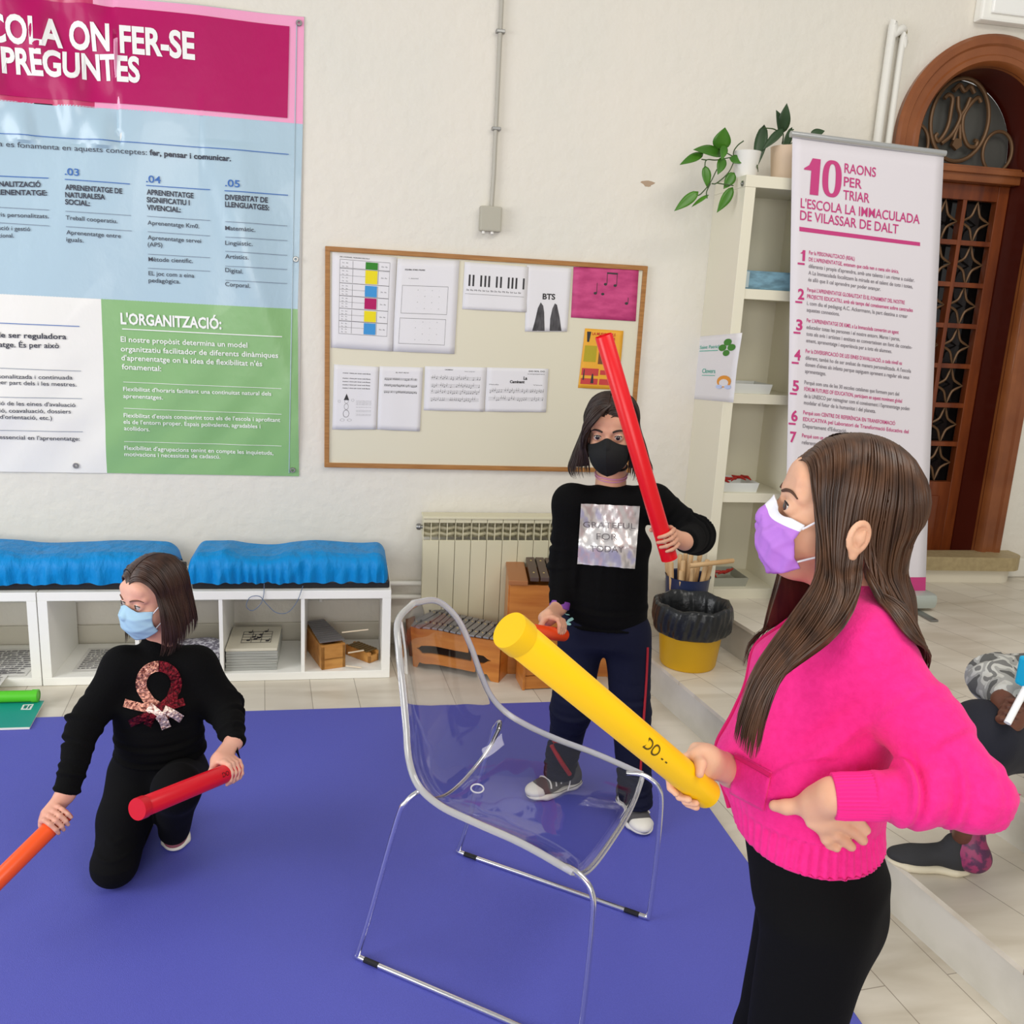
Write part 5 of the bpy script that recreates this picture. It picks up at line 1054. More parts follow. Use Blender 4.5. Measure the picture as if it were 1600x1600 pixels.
def make_hair(name, parent, sheets, m, hp=None, off=.004, N=34, seed=1, rad=.0011, base_thick=.006):
    """sheets: (guides, strands). base surface plus individual strand tubes, one mesh"""
    r_ = np.random.default_rng(seed); vs = []; fs = []; nv = 0
    for guides, ns in sheets:
        G = np.array([resamp(g, N) for g in guides])           # (g,N,3)
        ng = len(guides); U_ = 14*(ng-1)+1
        def at(t): # catmull across guides
            x = t*(ng-1); i = min(int(x), ng-2); w = x-i; p0 = G[max(i-1, 0)]; p1 = G[i]; p2 = G[i+1]; p3 = G[min(i+2, ng-1)]
            return .5*((2*p1)+(p2-p0)*w+(2*p0-5*p1+4*p2-p3)*w*w+(3*p1-p0-3*p2+p3)*w**3)
        S_ = np.array([at(k/(U_-1)) for k in range(U_)])
        if hp is not None: S_ = push_out(hp, S_.reshape(-1, 3), off, False, 5).reshape(S_.shape)
        nn = np.cross(np.gradient(S_, axis=0), np.gradient(S_, axis=1)); nn /= np.linalg.norm(nn, axis=2)[..., None]+1e-9
        cen = G.reshape(-1, 3).mean(0) if hp is None else HC[0]
        sg = np.sign(((S_-cen)*nn).sum(2).mean()); nn *= sg if sg else 1
        amp = np.abs(np.sin(np.arange(U_)*1.9+seed))*.0022+r_.normal(0, .0007, U_)
        ramp = np.minimum(1, np.arange(N)/6.)
        O = S_+nn*(amp[:, None]*ramp[None])[..., None]; I = S_-nn*base_thick*(np.clip((N*.86-1-np.arange(N))/8., .02, 1)*np.minimum(1, (np.arange(N)+.15)/6.))[None, :, None]
        kb = int(N*.86)
        O2, I2 = O[:, :kb], I[:, :kb]
        for L_ in (O2, I2): vs.append(L_.reshape(-1, 3))
        b0, b1 = nv, nv+U_*kb; nv += 2*U_*kb; idx = np.arange(U_*kb).reshape(U_, kb)
        q = np.stack([idx[:-1, :-1], idx[:-1, 1:], idx[1:, 1:], idx[1:, :-1]], -1).reshape(-1, 4); fs += [q+b0, q[:, ::-1]+b1]
        ed = []
        for e_ in (idx[0], idx[-1]): ed.append(np.stack([e_[:-1]+b0, e_[:-1]+b1, e_[1:]+b1, e_[1:]+b0], -1))
        for e_ in (idx[:, 0], idx[:, -1]): ed.append(np.stack([e_[:-1]+b0, e_[:-1]+b1, e_[1:]+b1, e_[1:]+b0], -1))
        fs += ed
        for k in range(ns):
            t = r_.uniform(0, 1); x = t*(U_-1); i = min(int(x), U_-2); w = x-i; c = O[i]*(1-w)+O[i+1]*w; nr = nn[i]
            j = r_.uniform(0, .0028)+ (r_.random() < .06)*r_.uniform(0, .004); wav = r_.uniform(-1, 1)*.005; ph = r_.uniform(0, 6)
            s_ = np.linspace(0, 1, N)[:, None]; sd = np.gradient(S_, axis=0)[i]; sd = sd/(np.linalg.norm(sd, axis=1)[:, None]+1e-9)
            c = c+nr*(j*np.minimum(1, s_*5))+sd*(wav*np.sin(s_*5+ph)*s_)
            e = int(N*(1-abs(r_.normal(0, .09)))); e = min(N, max(int(N*.72), e)); c = c[:e]
            tg = np.gradient(c, axis=0); tg /= np.linalg.norm(tg, axis=1)[:, None]+1e-9; a = np.cross(tg, nr[:e]); a /= np.linalg.norm(a, axis=1)[:, None]+1e-9; b = np.cross(tg, a)
            rr = rad*r_.uniform(.6, 1.5)*np.minimum(1, (np.arange(e)[::-1]+.3)/6.)[:, None]
            ring = np.stack([c+a*rr*1.3, c+b*rr, c-a*rr*1.3, c-b*rr], 1).reshape(-1, 3); vs.append(ring); id_ = np.arange(e*4).reshape(e, 4)
            q = np.stack([id_[:-1], np.roll(id_, -1, 1)[:-1], np.roll(id_, -1, 1)[1:], id_[1:]], -1).reshape(-1, 4)+nv; fs.append(q); nv += e*4
    return mesh_np(name, np.concatenate(vs), np.concatenate(fs), m, parent, True)
HC = [None]
def grip(c, a, n, fdir, wrist, R_=.021, S=1., thumb=True, spread=1., ts=None):
    """hand closed round a tube: palm on side n, fingers wrapping towards fdir"""
    a = nz(a); n = nz(np.asarray(n)-a*(a@np.asarray(n))); t = np.cross(a, n)
    if t@np.asarray(fdir) < 0: a = -a; t = -t
    P = []; q = R_+.0075*S
    def at(th, o, rr=q): return c+a*o*S+rr*(math.cos(th)*n+math.sin(th)*t)
    kn = []
    for i in range(4):
        o = (i-1.5)*.0175*spread; ln = [.92, 1., .96, .82][i]; r0 = .0082*S*[1, 1, 1, .9][i]
        ths = [.35, .95, 1.75*ln+.02, 2.55*ln, 3.15*ln]; pts = [at(x, o, q+(.003*S if k == 1 else 0)) for k, x in enumerate(ths)]; kn.append(pts[0])
        for k in range(4): P.append(rc(pts[k], pts[k+1], r0*(1-.06*k), r0*(1-.06*(k+1)), .0035*S))
    pc = c+n*(R_+.014*S)-t*.012*S; w = np.asarray(wrist, float)
    P.append(ec(pc-t*.014*S-n*.0*S, (kn[1]+kn[2])/2+n*.002*S, a, .033*S, .0125*S, .034*S, .0105*S, .012*S, 'u', .012*S))
    P.append(rc(w, pc-t*.016*S, .0225*S, .0235*S, .02*S)); P.append(ec(w, pc, a, .022*S, .018*S, .030*S, .014*S, .02*S, 'u', .012*S))
    if thumb:
        s_ = 1 if (w-c)@a > 0 else 1
        sg = -1 if (ts is None or a@np.asarray(ts) < 0) else 1
        b0 = pc-t*.014*S+sg*a*.018*S; tp = [b0, at(-.6, sg*.030, q+.005*S), at(-1.2, sg*.036, q+.002*S), at(-1.75, sg*.040, q)]
        for k in range(3): P.append(rc(tp[k], tp[k+1], [.0125, .0098, .0088][k]*S, [.0098, .0088, .0075][k]*S, .008*S))
    return P
def chain(pts, rs, k): return [rc(pts[i], pts[i+1], rs[i], rs[i+1], k) for i in range(len(pts)-1)]
def build_body(name, blocks, m, label, h=(.0024, .0024, .007)):
    """blocks: lists of prims meshed at their own fineness and joined into one mesh"""
    V_, Q_ = [], []; n = 0
    for pr, hh in blocks:
        P, Q = sdf_mesh(pr, hh); P = relax(P, Q, 1, .35); V_.append(P); Q_.append(Q+n); n += len(P)
    o = mesh_np(name, np.concatenate(V_), np.concatenate(Q_), m, None, True); return tag(o, label, 'person')
def cloth(name, pr, m, parent, h=.005, folds=None, it=2, noise=.0022, ns=26, seed=1):
    P, Q = sdf_mesh(pr, h); P = relax(P, Q, it, .5); N_ = normals(P, Q)
    d = noise*pnoise(P, ns, seed)+noise*.5*pnoise(P, ns*2.3, seed+5)
    if folds is not None: d = d+folds(P)*(np.abs(N_[:, 2]) < .93)
    o = mesh_np(name, P+N_*d[:, None], Q, m, parent, True); return o
def patch(name, pr, org, ux, uy, view, m, parent, off=.0022, nu=24, nv=24, fn=None, smooth=True):
    """patch of fabric print: a grid laid on the garment by projecting along 'view'"""
    pts = np.array([org+ux*(i/nu)+uy*(j/nv) for j in range(nv+1) for i in range(nu+1)]); pts = drape(pr, pts, view, off); n = nu+1
    return MB().add(pts, [(j*n+i, j*n+i+1, (j+1)*n+i+1, (j+1)*n+i) for j in range(nv) for i in range(nu)]).build(name, m, parent, smooth)
def drape(pr, pts, view, off):
    P = np.array(pts, float); v = nz(view)
    P = P-v*.25
    for _ in range(60):
        d = sdf_eval(pr, P)-off
        if np.abs(d).max() < 2e-4: break
        P = P+v*np.clip(d, -.02, .02)[:, None]*.8
    return P
def foldfn(items):
    """items: (centre, axis, half length, radius, n ridges, amp, phase) ring folds round a limb"""
    def f(P):
        d = np.zeros(len(P))
        for c, ax, L_, R_, n_, amp, ph, side in items:
            ax = nz(ax); q = P-c; w = q@ax; rr = np.linalg.norm(q-w[:, None]*ax, axis=1); s_ = nz(side); an = (q@s_)/(rr+1e-6)
            g = np.exp(-(w/L_)**2)*np.clip(1-(rr-R_)/(.6*R_), 0, 1)*(.35+.65*(an > 0)*an)
            d += amp*g*np.sin(n_*w/L_*PI+ph+2.2*an+1.3*np.sin(9*w/L_+an))
        return d
    return f
m_tb = {}
def tube_instr(name, a, b, r, col, label, bands=(), cap=None, txt=None):
    o = thing(name, (a+b)/2, label, 'tube', 'coloured percussion tubes in the children\'s hands'); d = nz(b-a); L_ = np.linalg.norm(b-a)
    m = mat('plastic_%d_%d_%d' % col, col, .32, spec=.5, sss=0)
    MB().lathe([(r-.0018, .0), (r, .0), (r, .004), (r, L_-.002), (r-.0018, L_), (r-.0018, L_*.5), (r-.0018, 0)], a, d, 36).build('tube_body', m, o, True)
    if cap: MB().lathe([(0, -.004), (r*1.06, -.004), (r*1.09, 0), (r*1.09, .018), (r*1.0, .020)] if cap == 1 else [(0, L_+.004), (r*1.06, L_+.004), (r*1.09, L_), (r*1.09, L_-.018), (r*1.0, L_-.02)], a, d, 36).build('end_cap', mat('plastic_cap_%d' % col[1], tuple(int(c*.95) for c in col), .35), o, True)
    view = nz(CC-(a+b)/2)
    for t, s_, sz in (txt or []):
        vs, fs, w0, w1 = text_mesh(s_, .01); c = a+d*(L_*t); dt = d if d@CR > 0 else -d; n_ = nz(view-d*(d@view)); t_ = np.cross(n_, dt)
        P = []
        for v in vs: an = (v[1]*sz)/r-.3; P.append(c+dt*((v[0]-w0)*sz)+(r+.0006)*(math.cos(an)*n_+math.sin(an)*t_))
        MB().add(P, fs).build('printed_mark', mat('print_dark_%d' % col[0], tuple(int(q*.35) for q in col), .5), o)
    return o
def pxdrape(pr, pxs, off, d0):
    o = np.array([od(x, y, d0) for x, y in pxs]); v = np.array([nz(ray(x, y)) for x, y in pxs]); P = o.copy()
    for _ in range(80):
        d = sdf_eval(pr, P)-off
        if np.abs(d).max() < 2e-4: break
        P = P+v*np.clip(d, -.02, .02)[:, None]*.8
    return P
def pxpatch(name, pr, q, m, parent, off, d0, nu=16, nv=16, fn=None):   # q TL TR BR BL pixels
    q = [V(*t) for t in q]; pts = []
    for j in range(nv+1):
        for i in range(nu+1):
            u, v = i/nu, j/nv; pts.append((q[0]*(1-u)+q[1]*u)*(1-v)+(q[3]*(1-u)+q[2]*u)*v)
    P = pxdrape(pr, pts, off, d0); n = nu+1
    if fn is not None: P = P+fn(P, np.array(pts))
    return MB().add(P, [(j*n+i, j*n+i+1, (j+1)*n+i+1, (j+1)*n+i) for j in range(nv) for i in range(nu)]).build(name, m, parent, True)
def shoe(parent, ankle, toe, mu, ms, S=1., laces=None, cap=None, name='shoe', h=.004):
    """canvas shoe standing under an ankle; toe = ground point of the toe tip"""
    g = toe[2]; a0 = V(ankle[0], ankle[1], g); d = nz((toe-a0)*V(1, 1, 0)); sd = V(-d[1], d[0], 0); Z_ = V(0, 0, 1); L_ = .215*S; heel = toe-d*L_
    def p(x, y, z): return heel+d*(x*L_)+sd*(y*S)+Z_*(z*S)
    sole = [el(p(.17, 0, .013), V(.040, .031, .014)*S, [d, sd, Z_], k=.02), el(p(.72, .002, .013), V(.062, .042, .014)*S, [d, sd, Z_], k=.02), ec(p(.2, 0, .013), p(.75, .002, .013), sd, .030*S, .0135*S, .040*S, .0135*S, .02, 'u', .01), cut((0, 0, 1), p(0, 0, .024)), cut((0, 0, -1), p(0, 0, .0005))]
    up = [el(p(.17, 0, .035), V(.036, .028, .032)*S, [d, sd, Z_], k=.02), el(p(.74, 0, .026), V(.056, .037, .024)*S, [d, sd, Z_], k=.02), rc(p(.25, 0, .055), p(.66, 0, .032), .031*S, .027*S, .03), rc(p(.2, 0, .06), p(.22, 0, .085), .03*S, .029*S, .02), cut((0, 0, -1), p(0, 0, .012))]
    P, Q = sdf_mesh(up, h*S); o = mesh_np(name, relax(P, Q, 1), Q, mu, parent, True)
    P, Q = sdf_mesh(sole, h*S); mesh_np('sole', relax(P, Q, 1), Q, ms, o, True)
    if cap is not None:
        cp = [el(p(.76, 0, .0255), V(.0565, .0385, .0245)*S, [d, sd, Z_], k=.01), cut(-d, p(.80, 0, 0))]; P, Q = sdf_mesh(cp+[cut((0, 0, -1), p(0, 0, .01))], h*S); mesh_np('toe_cap', relax(P, Q, 1), Q, cap, o, True)
        ring_ = push_out(sole[:3], [p(.5+.52*math.cos(t), .040*math.sin(t), .019) for t in np.linspace(0, 2*PI, 60)[:-1]], .0005, True); MB().tube(list(ring_), .0011*S, 6, True).build('sole_stripe', mat('shoe_line', (40, 40, 44), .5), o, True)
    if laces is not None:
        mb = MB()
        for k in range(4):
            x = .36+.10*k; pts = [p(x, -.030, .048-.004*k), p(x+.02, -.012, .072-.008*k), p(x+.0, .012, .072-.008*k), p(x+.03, .030, .048-.004*k)]; mb.tube(list(push_out(up[:4], smooth_path(pts, 5), .002, True)), .0026*S, 6)
        for s_ in (-1, 1): mb.tube(smooth_path([p(.36, 0, .082), p(.42, s_*.025, .09), p(.50, s_*.045, .07), p(.42, s_*.04, .065), p(.36, 0, .082)], 6), .0022*S, 6); mb.tube(smooth_path([p(.36, 0, .082), p(.33, s_*.03, .075), p(.36, s_*.042, .045), p(.40, s_*.044, .02)], 6), .0022*S, 6)
        mb.build('laces', laces, o, True)
    return o
m_lace = mat('white_lace', (232, 228, 220), .7); m_rub = mat('white_rubber', (226, 222, 212), .5); m_canvas = mat('grey_canvas', (78, 76, 78), .8, bump=(200, .3, .001, U1))
m_bk = mat('black_sweat', (5, 5, 6), .95, spec=.2, bump=(160, .5, .002, U1)); m_leg = mat('black_leggings', (6, 6, 8), .9, spec=.2, bump=(240, .3, .001, U1)); m_navy = mat('navy_track', (16, 19, 42), .85, spec=.25, bump=(200, .3, .001, U1))
# ------------------------------------------------------------------ girl in pink
def girl_pink():
    sk = skinmat('skin_light', (226, 178, 148), (216, 160, 130)); hr = hairmat('hair_brown_long', (88, 58, 38), (52, 34, 24))
    F = nz(V(-.915, .39, .14)); H = od(1312, 806, 1.36); S = 1.04
    hp, p, fr = head_prims(H, F, (0.02, 0, 1), S); f, l, u = fr; HC[0] = H+.02*u
    LB = nz(V(-.45, -.89, 0)); FB = V(-LB[1], LB[0], 0)*1.0; FB = nz(np.cross(LB, V(0, 0, 1)))
    T = [od(1338, 958, 1.38), od(1292, 1062, 1.38), od(1250, 1195, 1.38), od(1270, 1322, 1.385)]
    neck = od(1335, 925, 1.375); shL = od(1357, 1012, 1.275); shR = od(1335, 960, 1.50)
    elb = od(1525, 1243, 1.18); wr = od(1302, 1244, 1.205); elR = od(1255, 1165, 1.62); hub = None
    ta, tb_ = od(1104, 1240, 1.27), od(799, 987, 1.0); hub = ta+(tb_-ta)*.085
    # body
    head = hp+[rc(p(-.03, 0, -.06), neck-V(0, 0, .05), .047, .052, .03)]
    wrR = od(1142, 1203, 1.36)
    gR = grip(hub, tb_-ta, wrR-hub, (hub-CC), wrR, .021, .82, ts=tb_-ta)+[rc(elR, wrR, .034, .022, .02)]
    tor = [ec(T[0]+V(0, 0, -.01), T[1], LB, .105, .066, .132, .104, .04, 'u', .045), ec(T[1], T[2], LB, .132, .104, .124, .121, .05, 'u', .05), ec(T[2], T[3], LB, .124, .121, .137, .108, .05, 'u', .05),
           rc(shL, shR, .042, .045, .05), rc(neck-V(0, 0, .035), T[0]-V(0, 0, .05), .06, .09, .04)]
    tips = [[(1296, 1262), (1320, 1271), (1340, 1283), (1353, 1297)], [(1291, 1276), (1314, 1287), (1334, 1299), (1348, 1313)], [(1286, 1285), (1303, 1301), (1318, 1313), (1330, 1323)], [(1280, 1291), (1289, 1309), (1297, 1319), (1307, 1325)]]
    gL = []
    for i, t in enumerate(tips):
        r0 = [.0088, .0090, .0086, .0076][i]; q = pxdrape(tor, t, .009, 1.0); q[0] -= CW*.010; q[1] -= CW*.006; gL += chain(q, [r0*1.05, r0, r0*.94, r0*.8], .003)
    th_ = pxdrape(tor, [(1272, 1252), (1250, 1259), (1229, 1261), (1210, 1259)], .010, 1.0); th_[0] -= CW*.008; gL += chain(th_, [.0135, .0105, .0095, .008], .008)
    pq = pxdrape(tor, [(1282, 1252), (1288, 1282)], .019, 1.0); gL += [ec(pq[0], pq[1], CR, .023, .012, .026, .011, .014, 'u', .012), rc(wr, pq[0], .0205, .021, .02), rc(elb, wr, .036, .022, .02)]
    hipc = od(1275, 1390, 1.385); zf = .012
    hl = hipc+LB*.075; hr_ = hipc-LB*.075
    kl, kr = V(hl[0], hl[1], .47)+LB*.01+FB*.02, V(hr_[0], hr_[1], .47)+FB*.03; al, ar = V(kl[0], kl[1], .09)-FB*.03, V(kr[0], kr[1], .09)-FB*.02
    trunk = [ec(T[0], T[1], LB, .11, .07, .11, .09, .03), ec(T[1], T[2], LB, .11, .09, .105, .09, .03), ec(T[2], hipc, LB, .105, .09, .12, .095, .03), rc(hl, kl, .075, .048, .03), rc(hr_, kr, .075, .048, .03), rc(kl, al, .046, .030, .02), rc(kr, ar, .046, .030, .02), rc(shL, elb, .04, .034, .03), rc(shR, elR, .04, .034, .03), rc(neck, neck-V(0, 0, .06), .045, .05, .03)]
    body = build_body('person', [(head, .0024), (gR, .0026), (gL, .0024), (trunk, .009)], sk, 'girl in a pink cardigan and lilac mask standing in profile, hand on hip')
    make_eyes(body, p, fr, S, f*.93+l*.32-u*.10)
    brows(body, p, S, mat('brow_dark', (84, 58, 44), .8), hp, .0024)
    make_mask(body, p, S, hp, mat('mask_lilac', (184, 122, 216), .75, bump=(40, .4, .003, U1)), mat('mask_white', (232, 232, 238), .7), 'crumple', True, mat('mask_white', (232, 232, 238), .7))
    # cardigan
    m_pink = mat('pink_wool', (240, 38, 138), .95, sheen=.08, noise=(90, (230, 30, 128), .3, .7, U1), bump=(260, .6, .002, U1))
    dcu = nz(elb-wr); armL = [rc(shL, shL*.45+elb*.55, .050, .048, .04), rc(shL*.45+elb*.55, elb, .049, .043, .03), rc(elb, elb*.55+wr*.45, .042, .037, .025), rc(elb*.55+wr*.45, wr+dcu*.065, .037, .0315, .02)]
    armR = [rc(shR, elR, .055, .05, .04), rc(elR, wrR+(elR-wrR)*.12, .045, .032, .03)]
    zc = od(1270, 1368, 1.262)[2]-.004; hemc = T[3]
    cutw = cut(wr-elb, wr+nz(elb-wr)*.012)
    def fl(P):
        d = foldfn([(elb*.5+wr*.5, wr-elb, .075, .042, 5, .0075, 0, V(0, 0, 1)-CW*.6), (elb*.9+shL*.1, V(0, 0, 1), .05, .05, 3, .0015, 1, -FB), (shL*.55+elb*.45, elb-shL, .1, .055, 3, .003, 2, -CW)])(P)
        z = P[:, 2]; q = P-hemc; an = np.arctan2(q@LB, q@FB); band = 1/(1+np.exp((z-(zc+.072))/.004)); farm = 1/(1+np.exp((np.linalg.norm(P-wr, axis=1)-.16)/.01))
        d = d+(band*(1-farm*(z > zc+.05)))*(.0019*np.sin(an*58)-.003)
        w_ = (P-wr)@nz(elb-wr); rr = np.linalg.norm(P-wr-w_[:, None]*nz(elb-wr), axis=1)
        # drag folds running from the hip hand up to the armpit
        g1 = (P-od(1300, 1170, 1.25)); dd = nz(od(1380, 1075, 1.27)-od(1235, 1225, 1.25)); s1 = g1-(g1@dd)[:, None]*dd; h_ = s1@np.cross(dd, CW); d = d+.007*np.exp(-(h_/.012)**2)*np.exp(-((g1@dd)/.10)**2)*(rr > .06)-.005*np.exp(-((h_-.022)/.012)**2)*np.exp(-((g1@dd)/.09)**2)*(rr > .06)
        return d
    full = tor+armL+armR
    # sleeve end: cut only around the wrist by subtracting a ball beyond it
    full_c = full+[cut((0, 0, -1), V(0, 0, zc))]
    cl = cloth('cardigan', full_c, m_pink, body, .0036, fl, 2, .002, 20, 4)
    mcu = mat('pink_rib', (238, 36, 136), .95, sheen=.05)
    ax1 = nz(np.cross(dcu, V(0, 0, 1))); ax2 = np.cross(dcu, ax1); vs = []; pr_ = [(.0265, -.001), (.0300, .0), (.0312, .012), (.0312, .035), (.0325, .052), (.033, .062), (.031, .07), (.026, .075)]; nn_ = 192
    for r_, z_ in pr_:
        for k in range(nn_): t_ = 2*PI*k/nn_; rr_ = r_+(.0009*math.sin(t_*36) if .0 <= z_ < .06 else 0); vs.append(wr+dcu*z_+rr_*(math.cos(t_)*ax1+math.sin(t_)*ax2))
    MB().add(vs, [(i*nn_+k, i*nn_+(k+1) % nn_, (i+1)*nn_+(k+1) % nn_, (i+1)*nn_+k) for i in range(len(pr_)-1) for k in range(nn_)]).build('ribbed_cuff', mcu, body, True)
    # placket and pocket, emblem
    zs = np.linspace(T[0][2]-.02, zc+.012, 16); cen_ = np.array([[np.interp(-z, [-t[2] for t in T], [t[i] for t in T]) for i in range(2)]+[z] for z in zs]); pw = drape(tor, cen_+FB*.30+LB*.004, -FB, .0015)
    MB().tube(smooth_path(list(pw), 4), .0042, 8).build('front_placket', mat('pink_edge', (206, 16, 100), .9), body, True)
    pk = pxpatch('pocket', tor, [(1148, 1176), (1204, 1206), (1192, 1268), (1140, 1240)], m_pink, body, .005, 1.0, 14, 14); solid(pk, .004, -1)
    e_ = pxdrape(tor, [(1150, 1182), (1175, 1196), (1203, 1212)], .008, 1.0); MB().tube(smooth_path(list(e_), 5), .0035, 8).build('pocket_edge', mat('pink_edge', (206, 16, 100), .9), pk, True)
    mb = MB()
    for dx, dy, rx, ry in ((0, 0, 2.6, 4), (-3.5, 2, 3, 1.8), (3, 2.5, 3, 1.8), (1, -4, 2.5, 2), (-2, 6, 1.8, 2), (3, 6.5, 1.6, 2)):
        q = pxdrape(full, [(1230+dx+rx*math.cos(t), 1042+dy+ry*math.sin(t)) for t in np.linspace(0, 2*PI, 10)[:-1]], .003, 1.0); mb.poly(list(q))
    mb.build('chest_emblem', mat('emblem_white', (236, 206, 222), .7), body)
    # leggings
    tr = [ec(T[2], hipc+V(0, 0, .02), LB, .11, .095, .128, .102, .03, 'u', .03), rc(hl, kl, .080, .058, .04), rc(hr_, kr, .080, .058, .04), rc(kl, al, .058, .040, .03), rc(kr, ar, .058, .040, .03), el(hipc-FB*.035-V(0, 0, .03), (.075, .075, .08), k=.05), cut((0, 0, 1), V(0, 0, zc+.03))]
    cloth('leggings', tr, m_leg, body, .006, foldfn([(kl, V(0, 0, 1), .08, .055, 4, .003, 0, -CW)]), 2, .002, 16, 6)
    for a_, kk in ((al, 0), (ar, 1)): shoe(body, a_, V(a_[0], a_[1], zf)+FB*.13, m_canvas, m_rub, 1.05, m_lace, m_rub)
    # hair
    E0 = V(-.012, 0, .034); ER = V(.095, .080, .091)
    def scalp(x0, x1, phi, s, lift=0.):
        x = x0+(x1-x0)*min(1, phi/(PI/2)); rho = math.sqrt(max(.0, 1-((x-E0[0])/ER[0])**2)); return p(x, s*(ER[1]*rho+lift)*math.sin(phi), E0[2]+(ER[2]*rho+lift)*math.cos(phi))
    def side(x0, x1, s, hang, phe=1.75, n=7): return [scalp(x0, x1, .02+phe*k/(n-1), s) for k in range(n)]+hang
    def W_(*a): return [od(*q) for q in a]
    near = [side(.083, .052, 1, W_((1277, 850, 1.285), (1272, 905, 1.27), (1238, 960, 1.25), (1186, 1040, 1.24), (1158, 1105, 1.24), (1145, 1165, 1.25)), 1.55),
            side(.060, .036, 1, W_((1290, 870, 1.283), (1288, 920, 1.265), (1256, 980, 1.24), (1197, 1055, 1.23), (1167, 1120, 1.235), (1152, 1180, 1.245)), 1.6),
            side(.035, .018, 1, W_((1302, 880, 1.285), (1304, 930, 1.262), (1272, 990, 1.235), (1206, 1060, 1.228), (1176, 1125, 1.232), (1162, 1190, 1.243)), 1.62),
            side(.010, .000, 1, W_((1315, 890, 1.287), (1320, 938, 1.26), (1290, 995, 1.23), (1216, 1062, 1.226), (1186, 1125, 1.23), (1172, 1200, 1.243)), 1.62),
            side(-.008, -.018, 1, W_((1345, 880, 1.288), (1342, 925, 1.26), (1308, 985, 1.225), (1226, 1056, 1.224), (1196, 1118, 1.23), (1184, 1188, 1.243)), 1.62)]
    back = [side(-.006, -.018, 1, W_((1352, 882, 1.292), (1372, 928, 1.265), (1398, 985, 1.235), (1418, 1030, 1.245), (1430, 1065, 1.27)), 1.62),
            side(-.025, -.045, 1, W_((1372, 890, 1.30), (1392, 935, 1.29), (1412, 990, 1.29), (1425, 1050, 1.31), (1415, 1110, 1.36), (1396, 1170, 1.38), (1388, 1206, 1.39)), 1.65),
            side(-.045, -.070, 1, W_((1392, 890, 1.325), (1408, 940, 1.325), (1420, 1000, 1.33), (1425, 1060, 1.35), (1412, 1120, 1.39), (1396, 1175, 1.41), (1386, 1212, 1.42)), 1.6),
            side(-.065, -.092, 1, W_((1412, 890, 1.36), (1422, 945, 1.37), (1428, 1000, 1.38), (1424, 1060, 1.40), (1408, 1120, 1.42), (1392, 1175, 1.43), (1380, 1215, 1.44)), 1.5),
            [p(-.05, 0, .118), p(-.078, 0, .100), p(-.096, 0, .066), p(-.104, 0, .02), p(-.102, 0, -.05)]+W_((1424, 930, 1.43), (1424, 1000, 1.45), (1418, 1060, 1.45), (1402, 1120, 1.45), (1386, 1175, 1.45), (1372, 1215, 1.45)),
            side(-.065, -.092, -1, W_((1400, 890, 1.47), (1405, 950, 1.49), (1400, 1000, 1.50), (1395, 1060, 1.50), (1385, 1120, 1.50), (1372, 1190, 1.48)), 1.5),
            side(-.03, -.05, -1, W_((1365, 880, 1.48), (1370, 935, 1.50), (1368, 1000, 1.53), (1370, 1060, 1.53), (1370, 1110, 1.52), (1365, 1180, 1.50)), 1.6)]
    far = [side(.083, .060, -1, W_((1228, 850, 1.44), (1216, 905, 1.44), (1203, 955, 1.43), (1192, 1000, 1.42), (1184, 1035, 1.41)), 1.55), side(.05, .03, -1, W_((1248, 870, 1.45), (1236, 915, 1.45), (1222, 965, 1.44), (1206, 1010, 1.42), (1194, 1045, 1.41)), 1.6),
           side(.02, .0, -1, W_((1270, 880, 1.46), (1258, 925, 1.46), (1240, 975, 1.45), (1222, 1020, 1.43), (1206, 1055, 1.41)), 1.6), side(-.02, -.04, -1, W_((1330, 880, 1.47), (1325, 925, 1.49), (1320, 960, 1.52), (1315, 1010, 1.55)), 1.6)]
    hskull = [e for e in hp[:6]]+tor[:4]+[armL[0]]
    make_hair('hair', body, [(near, 420), (back, 520), (far, 260)], hr, hskull, .007, 40, 3, .0010)
    tube_instr('yellow_tube', ta, tb_, .0212, (246, 196, 4), 'long yellow plastic percussion tube held out by the girl in pink', cap=2, txt=[(.42, 'DO', .022), (.33, '- -', .018)])
    return body
P1 = girl_pink()
